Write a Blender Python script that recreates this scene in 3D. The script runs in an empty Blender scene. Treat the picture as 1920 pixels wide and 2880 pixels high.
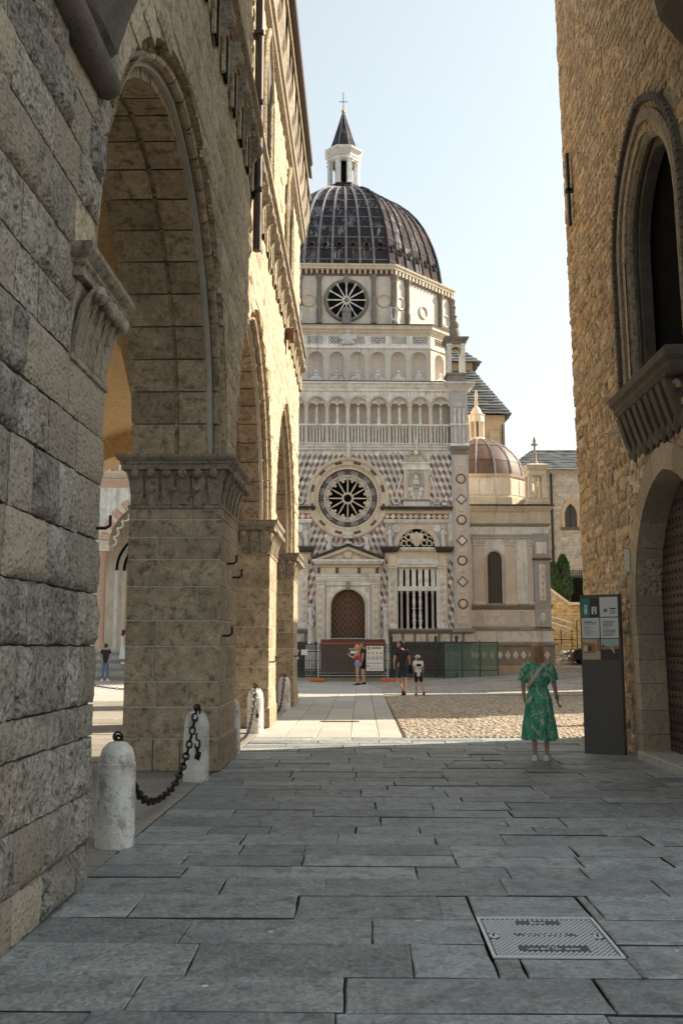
import bpy, math, random
from mathutils import Vector, Matrix, noise
rad = math.radians
sc = bpy.context.scene
COL = sc.collection
random.seed(7)

# ---------------------------------------------------------------- camera, sky, sun, exposure
cam_data = bpy.data.cameras.new('camera')
cam = bpy.data.objects.new('camera', cam_data)
COL.objects.link(cam)
cam.location = (0, 0, 1.6)
cam.rotation_euler = (rad(90 + 8.011), 0, rad(1.2186))
cam_data.sensor_fit = 'HORIZONTAL'
cam_data.sensor_width = 36
cam_data.lens = 2700 / 1920 * 36
cam_data.clip_end = 2000
sc.camera = cam

SUN_AZ = 22.0      # degrees from +x towards +y: the sun stands to the right, behind the chapel front
SUN_EL = 36.0
world = bpy.data.worlds.new('World')
sc.world = world
world.use_nodes = True
nt = world.node_tree
sky = nt.nodes.new('ShaderNodeTexSky')
sky.sky_type = 'NISHITA'
sky.sun_disc = False
sky.sun_elevation = rad(SUN_EL)
sky.sun_rotation = rad(90 - SUN_AZ)
sky.altitude = 300
sky.air_density = 1.0
sky.dust_density = 3.0
sky.ozone_density = 0.7
bg = nt.nodes['Background']
bg.inputs[1].default_value = 0.14
hs = nt.nodes.new('ShaderNodeHueSaturation')      # hazy summer sky: paler and more even than clear air
hs.inputs['Saturation'].default_value = 0.45
ga = nt.nodes.new('ShaderNodeGamma')
ga.inputs['Gamma'].default_value = 0.62
nt.links.new(sky.outputs[0], hs.inputs['Color'])
nt.links.new(hs.outputs[0], ga.inputs['Color'])
tn = nt.nodes.new('ShaderNodeMix')
tn.data_type = 'RGBA'
tn.blend_type = 'MULTIPLY'
tn.inputs[0].default_value = 1
tn.inputs[7].default_value = (0.93, 1.0, 0.985, 1)
nt.links.new(ga.outputs[0], tn.inputs[6])
nt.links.new(tn.outputs[2], bg.inputs[0])

sun_data = bpy.data.lights.new('sun', 'SUN')
sun_data.energy = 3.5
sun_data.angle = rad(0.6)
sun_data.color = (1.0, 0.87, 0.68)
sun = bpy.data.objects.new('sun', sun_data)
COL.objects.link(sun)
sd = Vector((math.cos(rad(SUN_EL)) * math.cos(rad(SUN_AZ)), math.cos(rad(SUN_EL)) * math.sin(rad(SUN_AZ)), math.sin(rad(SUN_EL))))
sun.rotation_euler = sd.to_track_quat('Z', 'Y').to_euler()
sun.location = sd * 100

vs = sc.view_settings
vs.view_transform = 'Standard'
vs.look = 'None'
vs.exposure = 1.6
vs.gamma = 1.0
vs.use_curve_mapping = False
sc.cycles.max_bounces = 6
sc.cycles.diffuse_bounces = 4
sc.cycles.glossy_bounces = 2
sc.cycles.transparent_max_bounces = 6
sc.cycles.use_denoising = True

# ---------------------------------------------------------------- mesh helpers
def tag(o, label=None, cat=None, group=None, kind=None):
    if label: o['label'] = label
    if cat: o['category'] = cat
    if group: o['group'] = group
    if kind: o['kind'] = kind
    return o

def empty(name, loc=(0, 0, 0), rz=0, parent=None):
    o = bpy.data.objects.new(name, None)
    o.empty_display_size = 0.2
    COL.objects.link(o)
    o.location = loc
    o.rotation_euler = (0, 0, rz)
    if parent: o.parent = parent
    return o

def link(name, me, parent=None, mw=None):
    o = bpy.data.objects.new(name, me)
    if parent: o.parent = parent
    if mw is not None: o.matrix_basis = mw
    COL.objects.link(o)
    return o

class MB:
    def __init__(s):
        s.v = []; s.f = []; s.m = []
    def add(s, vs_, fs, mi=0):
        b = len(s.v)
        s.v.extend(vs_)
        for f in fs:
            s.f.append(tuple(i + b for i in f)); s.m.append(mi)
        return s
    def box(s, x0, x1, y0, y1, z0, z1, mi=0):
        return s.add([(x0,y0,z0),(x1,y0,z0),(x1,y1,z0),(x0,y1,z0),(x0,y0,z1),(x1,y0,z1),(x1,y1,z1),(x0,y1,z1)],
              [(0,3,2,1),(4,5,6,7),(0,1,5,4),(1,2,6,5),(2,3,7,6),(3,0,4,7)], mi)
    def loft(s, rings, cap0=True, cap1=True, mi=0, closed=True):
        n = len(rings[0]); vs_ = [p for r in rings for p in r]; fs = []
        m = n if closed else n - 1
        for k in range(len(rings) - 1):
            for i in range(m):
                j = (i + 1) % n
                fs.append((k*n+i, k*n+j, (k+1)*n+j, (k+1)*n+i))
        if cap0 and closed: fs.append(tuple(range(n-1, -1, -1)))
        if cap1 and closed: fs.append(tuple((len(rings)-1)*n + i for i in range(n)))
        return s.add(vs_, fs, mi)
    def sweep(s, prof, poly, mi=0, cap0=True, cap1=True):
        # prof: (outset, z) pairs from bottom to top; poly: counter-clockwise plan
        return s.loft([[(x, y, z) for x, y in offset(poly, d)] for d, z in prof], cap0, cap1, mi)
    def lathe(s, prof, c=(0,0,0), n=10, mi=0):
        return s.loft([[(c[0]+r*math.cos(2*math.pi*i/n), c[1]+r*math.sin(2*math.pi*i/n), c[2]+z) for i in range(n)] for r, z in prof], mi=mi)
    def tube(s, pts, r, n=6, mi=0, flat=1.0):
        pts = [Vector(p) for p in pts]; rings = []
        up = Vector((0, 0, 1)); prev = None
        for i, p in enumerate(pts):
            t = (pts[min(i+1, len(pts)-1)] - pts[max(i-1, 0)])
            t = t.normalized() if t.length > 1e-9 else Vector((0,0,1))
            if prev is None:
                a = t.cross(up)
                if a.length < 0.05: a = t.cross(Vector((1,0,0)))
            else:
                a = prev - t * prev.dot(t)
            a.normalize(); prev = a; b = t.cross(a)
            rr = r[i] if isinstance(r, (list, tuple)) else r
            rings.append([tuple(p + a*rr*math.cos(2*math.pi*k/n) + b*rr*flat*math.sin(2*math.pi*k/n)) for k in range(n)])
        return s.loft(rings, mi=mi)
    def prism(s, poly, y0, y1, mi=0):
        # poly in (x, z), extruded along y; counter-clockwise seen from -y
        n = len(poly)
        vs_ = [(x, y0, z) for x, z in poly] + [(x, y1, z) for x, z in poly]
        fs = [tuple(range(n)), tuple(range(2*n-1, n-1, -1))] + [((i+1) % n, i, n+i, n+(i+1) % n) for i in range(n)]
        return s.add(vs_, fs, mi)
    def ell(s, c, r, nu=8, nv=6, mi=0):
        return s.lathe2(c, r, nu, nv, mi)
    def lathe2(s, c, r, nu, nv, mi):
        rings = []
        for j in range(nv + 1):
            a = -math.pi/2 + math.pi*j/nv
            rr = max(math.cos(a), 0.02)
            rings.append([(c[0]+r[0]*rr*math.cos(2*math.pi*i/nu), c[1]+r[1]*rr*math.sin(2*math.pi*i/nu), c[2]+r[2]*math.sin(a)) for i in range(nu)])
        return s.loft(rings, mi=mi)
    def torus(s, c, R, r, axis='y', n=24, k=6, mi=0, a0=0, a1=2*math.pi):
        full = abs(a1 - a0) > 6.28
        m = n if full else n + 1
        rings = []
        for i in range(m):
            a = a0 + (a1-a0)*i/n; ring = []
            for j in range(k):
                b = 2*math.pi*j/k
                rr = R + r*math.cos(b); h = r*math.sin(b)
                p = (rr*math.cos(a), rr*math.sin(a))
                ring.append((c[0]+p[0], c[1]+h, c[2]+p[1]) if axis == 'y' else (c[0]+p[0], c[1]+p[1], c[2]+h))
            rings.append(ring)
        if full: rings.append(rings[0])
        return s.loft(rings, not full, not full, mi)
    def tf(s, M):
        s.v = [tuple(M @ Vector(p)) for p in s.v]; return s
    def merge(s, o, M=None, mi=None):
        vs_ = [tuple(M @ Vector(p)) for p in o.v] if M is not None else o.v
        b = len(s.v); s.v.extend(vs_)
        for f, m in zip(o.f, o.m):
            s.f.append(tuple(i+b for i in f)); s.m.append(m if mi is None else mi)
        return s
    def mesh(s, name, mats, smooth=False, ang=35):
        me = bpy.data.meshes.new(name)
        me.from_pydata(s.v, [], s.f)
        for m in (mats if isinstance(mats, (list, tuple)) else [mats]): me.materials.append(m)
        if any(s.m): me.polygons.foreach_set('material_index', s.m)
        if smooth:
            me.polygons.foreach_set('use_smooth', [True]*len(me.polygons))
            me.set_sharp_from_angle(angle=rad(ang))
        me.update()
        return me
    def build(s, name, mats, parent=None, smooth=False, ang=35, mw=None):
        return link(name, s.mesh(name, mats, smooth, ang), parent, mw)

def offset(poly, d):
    if abs(d) < 1e-9: return list(poly)
    n = len(poly); out = []
    for i in range(n):
        p0, p1, p2 = Vector(poly[i-1]), Vector(poly[i]), Vector(poly[(i+1) % n])
        e1 = (p1-p0).normalized(); e2 = (p2-p1).normalized()
        n1 = Vector((e1.y, -e1.x)); n2 = Vector((e2.y, -e2.x))
        b = n1 + n2
        b = b / max(b.dot(n1), 0.2)
        out.append((p1.x + b.x*d, p1.y + b.y*d))
    return out

def rect(x0, x1, y0, y1): return [(x0,y0),(x1,y0),(x1,y1),(x0,y1)]
def octo(a, cx=0, cy=0):
    R = a / math.cos(math.pi/8)
    return [(cx + R*math.cos(math.pi/8 + k*math.pi/4), cy + R*math.sin(math.pi/8 + k*math.pi/4)) for k in range(8)]
def T(x, y, z): return Matrix.Translation((x, y, z))
def RZ(a): return Matrix.Rotation(a, 4, 'Z')
def rnd(a, b): return random.uniform(a, b)

# ---------------------------------------------------------------- materials
def newmat(name):
    m = bpy.data.materials.new(name); m.use_nodes = True
    t = m.node_tree; b = t.nodes['Principled BSDF']
    return m, t, b
def nd(t, typ, **kw):
    n = t.nodes.new(typ)
    for k, v in kw.items(): setattr(n, k, v)
    return n
def mixc(t, fac, a, b, blend='MIX'):
    n = nd(t, 'ShaderNodeMix', data_type='RGBA', blend_type=blend)
    for s_, v in ((0, fac), (6, a), (7, b)):
        if isinstance(v, (int, float)): n.inputs[s_].default_value = v
        elif isinstance(v, tuple): n.inputs[s_].default_value = (*v, 1)
        else: t.links.new(v, n.inputs[s_])
    return n.outputs[2]
def tnoise(t, vec, scale, detail=5, rough=0.6, dist=0.0):
    n = nd(t, 'ShaderNodeTexNoise')
    n.inputs['Scale'].default_value = scale; n.inputs['Detail'].default_value = detail
    n.inputs['Roughness'].default_value = rough; n.inputs['Distortion'].default_value = dist
    if vec is not None: t.links.new(vec, n.inputs['Vector'])
    return n.outputs['Fac']
def ramp(t, fac, a, b):
    n = nd(t, 'ShaderNodeMapRange')
    n.inputs[1].default_value = a; n.inputs[2].default_value = b
    t.links.new(fac, n.inputs[0])
    return n.outputs[0]
def wpos(t, scale=None):
    g = nd(t, 'ShaderNodeNewGeometry')
    if scale is None: return g.outputs['Position']
    m = nd(t, 'ShaderNodeMapping'); m.inputs['Scale'].default_value = scale
    t.links.new(g.outputs['Position'], m.inputs['Vector'])
    return m.outputs[0]

def stone(name, c1, c2, c3=None, scale=2.5, dirt=0.5, var=0.3, bump=0.25, bscale=30, rough=0.85, pits=0.0, stretch=None, spec=0.25, tint=None, hue=None, mott=0.0, mscale=18, streak=0.0):
    m, t, b = newmat(name)
    P = wpos(t, stretch)
    col = mixc(t, ramp(t, tnoise(t, P, scale), 0.32, 0.68), c1, c2)
    if c3:
        col = mixc(t, ramp(t, tnoise(t, P, scale*0.35, 8, 0.7, 0.6), 1-dirt, 1-dirt+0.22), col, c3)
    fine = tnoise(t, P, scale*14, 4, 0.7)
    col = mixc(t, 0.45, col, ramp(t, fine, 0.2, 0.85), 'OVERLAY')
    if mott:
        pk = tnoise(t, P, mscale, 6, 0.72, 0.3)
        col = mixc(t, ramp(t, pk, .50, .36), col, tuple(x*(1-mott) for x in c2))
        col = mixc(t, ramp(t, pk, .58, .70), col, tuple(min(.8, x*1.25) for x in c1))
    oi = nd(t, 'ShaderNodeObjectInfo')
    isl = nd(t, 'ShaderNodeNewGeometry')
    sm_ = nd(t, 'ShaderNodeMath', operation='ADD'); t.links.new(oi.outputs['Random'], sm_.inputs[0]); t.links.new(isl.outputs['Random Per Island'], sm_.inputs[1])
    if streak:
        sn = tnoise(t, wpos(t, (4.0, 4.0, .35)), 1.0, 6, .7, .2)
        sf = nd(t, 'ShaderNodeMath', operation='MULTIPLY'); sf.inputs[1].default_value = streak; sf.use_clamp = True
        t.links.new(ramp(t, sn, .52, .72), sf.inputs[0])
        col = mixc(t, sf.outputs[0], col, (.20,.175,.15))
    if hue:
        wh = nd(t, 'ShaderNodeTexWhiteNoise', noise_dimensions='1D'); t.links.new(sm_.outputs[0], wh.inputs['W'])
        hf = nd(t, 'ShaderNodeSeparateColor'); t.links.new(wh.outputs['Color'], hf.inputs[0])
        col = mixc(t, ramp(t, hf.outputs[2], 0.5, 1.0), col, hue, 'MIX')
    wn = nd(t, 'ShaderNodeTexWhiteNoise', noise_dimensions='1D')
    t.links.new(sm_.outputs[0], wn.inputs['W'])
    v = nd(t, 'ShaderNodeMapRange'); v.inputs[3].default_value = 1-var; v.inputs[4].default_value = 1+var
    t.links.new(wn.outputs['Value'], v.inputs[0])
    col = mixc(t, 1.0, col, v.outputs[0], 'MULTIPLY')
    t.links.new(col, b.inputs['Base Color'])
    b.inputs['Roughness'].default_value = rough
    b.inputs['Specular IOR Level'].default_value = spec
    if bump:
        h = tnoise(t, P, bscale, 6, 0.65)
        if pits:
            vo = nd(t, 'ShaderNodeTexVoronoi'); vo.inputs['Scale'].default_value = bscale*0.9
            t.links.new(P, vo.inputs['Vector'])
            h2 = ramp(t, vo.outputs['Distance'], 0.0, 0.55)
            mm = nd(t, 'ShaderNodeMath', operation='MULTIPLY_ADD'); mm.inputs[1].default_value = pits
            t.links.new(h2, mm.inputs[0]); t.links.new(h, mm.inputs[2]); h = mm.outputs[0]
        bp = nd(t, 'ShaderNodeBump'); bp.inputs['Strength'].default_value = min(bump, 1)
        bp.inputs['Distance'].default_value = 0.35 / bscale * max(1, bump)
        t.links.new(h, bp.inputs['Height']); t.links.new(bp.outputs[0], b.inputs['Normal'])
    return m

def plain(name, c, rough=0.6, metal=0.0, spec=0.4, noise_amt=0.25, scale=8, bump=0.0, emit=None):
    m, t, b = newmat(name)
    P = wpos(t)
    n = tnoise(t, P, scale, 5, 0.65)
    col = mixc(t, n, tuple(x*(1-noise_amt) for x in c), tuple(min(1, x*(1+noise_amt)) for x in c))
    t.links.new(col, b.inputs['Base Color'])
    b.inputs['Roughness'].default_value = rough; b.inputs['Metallic'].default_value = metal
    b.inputs['Specular IOR Level'].default_value = spec
    if bump:
        bp = nd(t, 'ShaderNodeBump'); bp.inputs['Strength'].default_value = bump; bp.inputs['Distance'].default_value = 0.02
        t.links.new(tnoise(t, P, scale*4), bp.inputs['Height']); t.links.new(bp.outputs[0], b.inputs['Normal'])
    return m

M = {}
M['rustic'] = stone('rusticated_stone', (.44,.40,.345), (.25,.222,.185), (.42,.33,.225), 3.2, 0.46, .24, 2.0, 30, .92, .8, hue=(.39,.33,.25), mott=.66, mscale=16)
M['ashlar'] = stone('pier_ashlar', (.50,.385,.26), (.34,.26,.175), (.50,.44,.37), 2.6, 0.42, .16, .8, 24, .9, .3, mott=.5, mscale=9)
M['mortar'] = stone('lime_mortar', (.58,.54,.47), (.46,.42,.36), None, 6, .4, 0, .4, 30)
M['darkjoint'] = stone('dark_joint', (.12,.105,.09), (.08,.07,.06), None, 6, .4, 0, .4, 30)
M['palazzo'] = stone('palazzo_sandstone', (.58,.49,.35), (.47,.395,.28), (.58,.43,.22), 2.0, .42, .16, 1.4, 20, .92, .5, mott=.5, mscale=12)
M['palazzo_joint'] = stone('palazzo_joint', (.27,.23,.18), (.19,.16,.12), None, 4, .4, 0, .5, 30)
M['plaster'] = stone('ochre_plaster', (.62,.46,.27), (.56,.41,.24), (.50,.38,.25), .8, .35, 0, .12, 60, .9)
M['carved'] = stone('carved_stone', (.40,.335,.25), (.27,.225,.175), (.46,.41,.34), 4, .4, .15, .8, 36, .9, mott=.5, mscale=14)
M['rubble'] = stone('tower_rubble', (.66,.525,.37), (.54,.42,.29), (.68,.60,.49), 3.0, .45, .26, 1.4, 26, .92, .5, hue=(.58,.39,.22), mott=.5, mscale=14)
M['rubble_mortar'] = stone('tower_mortar', (.60,.49,.355), (.50,.40,.28), (.36,.27,.175), 2.5, .42, 0, 1.6, 16, .95, .7, mott=.6, mscale=10)
M['quoin'] = stone('tower_ashlar', (.48,.39,.28), (.38,.305,.215), (.29,.23,.17), 2.0, .4, .18, .35, 34, .9)
M['darkstone'] = stone('dark_and_shaded_stone', (.17,.145,.12), (.105,.088,.075), (.27,.22,.17), 3.5, .38, .1, .7, 32, .9)  # dark stone; also the painted shade of the tower window's recessed orders
M['slab'] = stone('street_slab', (.235,.24,.235), (.165,.17,.17), (.29,.275,.245), 1.6, .4, .20, .35, 38, .62, .25, spec=.4)
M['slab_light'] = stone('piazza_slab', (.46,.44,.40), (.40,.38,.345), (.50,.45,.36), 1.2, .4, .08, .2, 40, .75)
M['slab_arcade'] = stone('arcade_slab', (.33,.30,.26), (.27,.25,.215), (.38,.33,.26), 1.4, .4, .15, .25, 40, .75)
M['cobble'] = stone('river_cobble', (.44,.37,.29), (.31,.265,.22), (.27,.25,.235), 9, .45, .3, .2, 60, .8)
M['soil'] = stone('joint_soil', (.085,.08,.07), (.055,.052,.048), (.13,.12,.10), 4, .4, 0, .5, 40, .95)
M['soil_light'] = stone('sandy_joint', (.24,.205,.16), (.18,.155,.12), (.30,.27,.22), 5, .4, 0, .5, 40, .95)
M['granite'] = stone('bollard_granite', (.84,.80,.73), (.66,.62,.56), (.50,.38,.27), 5, .50, .05, .9, 40, .85, .4, mott=.45, mscale=7)
M['white'] = stone('white_marble', (.85,.825,.78), (.74,.715,.67), (.47,.41,.33), 1.8, .42, .12, .2, 40, .55, mott=.22, mscale=3, streak=.55)
M['white2'] = stone('carved_white_marble', (.82,.77,.70), (.63,.59,.53), (.34,.29,.235), 5, .44, .07, .6, 26, .6, streak=.6)
M['pink'] = stone('pink_marble', (.71,.615,.54), (.61,.52,.455), (.55,.46,.40), 1.8, .4, .08, .15, 40, .55)
M['cream'] = stone('cream_marble', (.74,.65,.52), (.62,.53,.41), (.50,.35,.20), 1.8, .42, .07, .2, 40, .6, streak=.5)
M['tilegrey'] = stone('grey_tile_marble', (.46,.465,.46), (.36,.365,.365), (.54,.51,.48), 2.5, .4, .22, .12, 40, .55)
M['red'] = stone('red_marble', (.31,.145,.105), (.22,.105,.08), (.42,.27,.21), 5, .4, .35, .1, 40, .5)
M['grey'] = stone('grey_marble', (.50,.49,.475), (.41,.40,.39), (.56,.52,.47), 2.5, .4, .12, .12, 40, .55, streak=.5)
M['black'] = stone('black_marble', (.075,.065,.06), (.05,.045,.042), (.14,.11,.10), 4, .4, .2, .1, 40, .45)
M['brownm'] = stone('brown_marble', (.16,.115,.10), (.11,.08,.07), (.20,.16,.14), 4, .4, .15, .1, 40, .5)
M['weather'] = stone('blackened_cornice', (.085,.08,.075), (.045,.043,.042), (.20,.18,.15), 3, .34, .1, .3, 30, .8)
M['grime'] = stone('grimy_marble', (.34,.30,.26), (.24,.21,.18), (.15,.13,.12), 3, .42, .1, .4, 30, .8)
M['statue'] = stone('statue_marble', (.80,.77,.73), (.58,.56,.53), (.26,.24,.23), 7, .36, .05, .5, 40, .6)
M['stucco'] = stone('drum_stucco', (.74,.665,.585), (.65,.58,.505), (.47,.41,.34), .9, .40, .06, .15, 30, .8, streak=.4)
M['oldcol'] = stone('weathered_column', (.27,.235,.195), (.18,.16,.135), (.42,.36,.29), 5, .4, .1, .3, 30, .8)
M['pipe'] = plain('brown_painted_pipe', (.10,.068,.058), .6, noise_amt=.3)
M['tilepale'] = stone('pale_tile_marble', (.66,.64,.60), (.57,.55,.52), (.44,.40,.35), 3, .4, .12, .12, 40, .55)
M['void'] = plain('dark_interior', (.010,.010,.011), .9, spec=.02, noise_amt=.2)
M['glass'] = plain('old_window_glass', (.045,.055,.065), .18, spec=.6, noise_amt=.4, scale=6)
M['iron'] = plain('wrought_iron', (.025,.023,.022), .55, .3, noise_amt=.4, scale=30, bump=.3)
M['chain'] = plain('chain_iron', (.03,.025,.022), .4, .6, noise_amt=.5, scale=60)
M['rust'] = plain('rusty_metal', (.16,.075,.05), .75, .2, noise_amt=.4, scale=15, bump=.3)
M['bronze'] = plain('bronze_door', (.16,.095,.07), .5, .35, noise_amt=.35, scale=9, bump=.15)
M['greeniron'] = plain('verdigris_railing', (.045,.065,.058), .6, .3, noise_amt=.6, scale=14, bump=.2)
M['gold'] = plain('gilded_ball', (.55,.30,.10), .35, .8)
M['steel'] = plain('galvanised_steel', (.55,.56,.56), .4, .6, noise_amt=.15)
M['orange'] = plain('orange_plastic', (.62,.14,.045), .55, noise_amt=.2)
M['slate'] = stone('slate_roof', (.17,.175,.18), (.115,.12,.125), (.24,.22,.19), 4, .4, .3, .3, 30, .7)
M['copper'] = stone('brown_copper_sheet', (.155,.097,.075), (.11,.07,.055), (.20,.14,.11), 3, .4, .14, .1, 30, .5)

def lead_mat():
    m, t, b = newmat('dome_lead')
    P = wpos(t)
    base = mixc(t, tnoise(t, P, 1.3, 5), (.062,.052,.056), (.024,.021,.026))
    st = tnoise(t, wpos(t, (5.5, 5.5, .55)), 1.0, 6, .7, .3)
    oi = nd(t, 'ShaderNodeObjectInfo')
    wn = nd(t, 'ShaderNodeTexWhiteNoise', noise_dimensions='1D'); t.links.new(oi.outputs['Random'], wn.inputs['W'])
    th = nd(t, 'ShaderNodeMath', operation='MULTIPLY_ADD'); th.inputs[1].default_value = .16; th.inputs[2].default_value = -.09
    t.links.new(wn.outputs[0], th.inputs[0])
    ad = nd(t, 'ShaderNodeMath', operation='ADD'); t.links.new(st, ad.inputs[0]); t.links.new(th.outputs[0], ad.inputs[1])
    col = mixc(t, ramp(t, ad.outputs[0], .55, .72), base, (.36,.355,.375))
    col = mixc(t, ramp(t, tnoise(t, P, .5, 3), .50, .74), col, (.12,.082,.070))
    t.links.new(col, b.inputs['Base Color'])
    b.inputs['Roughness'].default_value = .85; b.inputs['Specular IOR Level'].default_value = .08
    bp = nd(t, 'ShaderNodeBump'); bp.inputs['Strength'].default_value = .25; bp.inputs['Distance'].default_value = .03
    t.links.new(tnoise(t, P, 8), bp.inputs['Height']); t.links.new(bp.outputs[0], b.inputs['Normal'])
    return m
M['lead'] = lead_mat()
M['leadseam'] = plain('lead_seam', (.24,.23,.245), .9, spec=.05, noise_amt=.9, scale=5)

# ---------------------------------------------------------------- ground, street, piazza
def sstep(a, b, x):
    k = max(0, min(1, (x-a)/(b-a))); return k*k*(3-2*k)
def gz(x, y):
    return sstep(34, 52, y) * max(0, min(x-1, 14)) * 0.055

def far_cobble():
    m, t, b = newmat('piazza_cobbles_far')
    P = wpos(t)
    vo = nd(t, 'ShaderNodeTexVoronoi'); vo.inputs['Scale'].default_value = 8.5; t.links.new(P, vo.inputs['Vector'])
    col = mixc(t, vo.outputs['Color'], (.33,.29,.25), (.47,.42,.36))
    col = mixc(t, ramp(t, vo.outputs['Distance'], .35, .75), col, (.14,.12,.10))
    col = mixc(t, ramp(t, tnoise(t, P, .6), .4, .7), col, (.42,.39,.35))
    t.links.new(col, b.inputs['Base Color']); b.inputs['Roughness'].default_value = .85
    bp = nd(t, 'ShaderNodeBump'); bp.inputs['Strength'].default_value = .5; bp.inputs['Distance'].default_value = .03; bp.invert = True
    t.links.new(vo.outputs['Distance'], bp.inputs['Height']); t.links.new(bp.outputs[0], b.inputs['Normal'])
    return m
M['cobblefar'] = far_cobble()

xs = [-600,-200,-80,-40,-20,-12] + [i for i in range(-10, 26, 2)] + [30,40,60,90,200,600]
ys = [-300,-80,-20,-6,0,4,8,12,16,17.6,20,24,28,31.6] + [34+2*i for i in range(14)] + [66,80,120,250,700]
g = MB()
gv = [(x, y, gz(x, y) - (0.035 if y < 31.7 else 0.004)) for y in ys for x in xs]
n = len(xs); gf = []
for j in range(len(ys)-1):
    for i in range(n-1): gf.append((j*n+i, j*n+i+1, (j+1)*n+i+1, (j+1)*n+i))
g.add(gv, gf)
g.m = [1 if (gv[f[0]][1] >= 17 ) else 0 for f in g.f]
for k, f in enumerate(g.f):
    if gv[f[0]][1] >= 31.5: g.m[k] = 2
tag(g.build('ground', [M['soil'], M['soil_light'], M['cobblefar']]), kind='structure')

def slab(x0, x1, y0, y1, mat, parent, gap=.003, z=0.0, jit=.007, tilt=.006, name='slab'):
    jt = lambda: rnd(-jit, jit)
    gy = gap*3.2
    c = [(x0+gap+jt(), y0+gy+jt()), (x1-gap+jt(), y0+gy+jt()), (x1-gap+jt(), y1-gy+jt()), (x0+gap+jt(), y1-gy+jt())]
    # worn outline: two extra points per edge
    pts = []
    for i in range(4):
        a, b = c[i], c[(i+1) % 4]
        pts.append(a)
        for k in (.33, .67):
            nx, ny = (b[1]-a[1]), -(b[0]-a[0]); l = math.hypot(nx, ny) or 1
            o = rnd(-jit, jit*.6)
            pts.append((a[0]+(b[0]-a[0])*k + nx/l*o, a[1]+(b[1]-a[1])*k + ny/l*o))
    cx, cy = (x0+x1)/2, (y0+y1)/2
    dz = z + rnd(-tilt, tilt); tx, ty = rnd(-tilt, tilt), rnd(-tilt, tilt)
    zz = lambda p, d: dz + d + tx*(p[0]-cx) + ty*(p[1]-cy) + gz(*p)
    mb = MB()
    ins = offset(pts, -.008)
    mb.loft([[(p[0], p[1], zz(p, -.05)) for p in pts], [(p[0], p[1], zz(p, -.006)) for p in pts], [(p[0], p[1], zz(p, 0)) for p in ins]], cap0=False)
    mb.m = [1 if k_ < len(pts) else 0 for k_ in range(len(mb.f))]     # dirt-packed flanks in the joints
    return mb.build(name, [mat, M['soil'] if mat.name.startswith('street') else M['soil_light']], parent)

def slab_mat():
    m = stone('street_slab_worn', (.345,.365,.36), (.235,.25,.252), (.42,.42,.39), 1.8, .46, .24, 1.0, 26, .55, .5, spec=.5, mott=.30, mscale=7)
    t = m.node_tree; b = t.nodes['Principled BSDF']
    src = b.inputs['Base Color'].links[0].from_socket
    vo = nd(t, 'ShaderNodeTexVoronoi'); vo.inputs['Scale'].default_value = 2.6; t.links.new(wpos(t), vo.inputs['Vector'])
    col = mixc(t, ramp(t, vo.outputs['Distance'], .052, .040), src, (.72,.73,.70))
    t.links.new(col, b.inputs['Base Color'])
    return m
M['slab'] = slab_mat()

street = tag(empty('street_paving', (1, 10, 0)), kind='structure')
random.seed(11)
MAN = (0.67, 1.37, 5.28, 6.04)     # manhole opening
y = 3.0
while y < 17.35:
    d = rnd(.44, .60) if y < 6 else rnd(.34, .52)
    if y + d > 17.2: d = 17.5 - y
    if 5.0 < y < 5.27: d = 5.27 - y if 5.27 - y > .3 else d
    x = -1.93 + rnd(-.02, .02); x = -1.93
    skew = 0
    while x < 4.3:
        w = rnd(.5, 1.2)
        if x + w > 3.9: w = 4.6 - x
        x1 = x + w
        mx0, mx1, my0, my1 = MAN
        if x1 > mx0-.02 and x < mx1+.02 and y + d > my0-.02 and y < my1+.02:
            # cut the slab round the manhole
            if x < mx0-.02: slab(x, mx0-.006, y, y+d, M['slab'], street)
            if x1 > mx1+.02: slab(mx1+.006, x1, y, y+d, M['slab'], street)
            if y < my0-.015: slab(max(x, mx0), min(x1, mx1), y, my0, M['slab'], street)
            if y + d > my1+.015: slab(max(x, mx0), min(x1, mx1), my1, y+d, M['slab'], street)
        else:
            slab(x, x1, y, y+d, M['slab'], street)
        x = x1
    y += d
for o in [c for c in COL.objects if c.parent == street]: o.matrix_parent_inverse = T(-1, -10, 0)

# arcade floor
arc = tag(empty('arcade_paving', (-5.5, 17, 0)), kind='structure')
random.seed(5)
y = 3.0
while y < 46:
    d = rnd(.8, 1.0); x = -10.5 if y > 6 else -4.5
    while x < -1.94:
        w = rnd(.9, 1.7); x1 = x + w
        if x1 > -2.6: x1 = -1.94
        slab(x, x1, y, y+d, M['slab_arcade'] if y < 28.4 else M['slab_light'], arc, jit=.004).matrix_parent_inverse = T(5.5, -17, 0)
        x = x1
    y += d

# light slab carriageway leading to the chapel door
lane = tag(empty('piazza_paving', (-.6, 30, 0)), kind='structure')
random.seed(3)
cols = [-1.93, -1.4, -.82, -.22, .30, .72]
for i in range(5):
    y = 17.5 + rnd(0, .02)
    while y < 45.8:
        d = min(rnd(1.0, 1.9), 46.3-y)
        if not (i in (2, 3) and False):
            slab(cols[i], cols[i+1], y, y+d, M['slab_light'], lane, jit=.003, gap=.004, tilt=.002).matrix_parent_inverse = T(.6, -30, 0)
        y += d
# pale strip of slabs crossing the cobbles
x = .75
while x < 9:
    slab(x, x+1.3, 33.0, 33.5, M['slab_light'], lane, jit=.003, z=.012).matrix_parent_inverse = T(.6, -30, 0)
    x += 1.3

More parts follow.
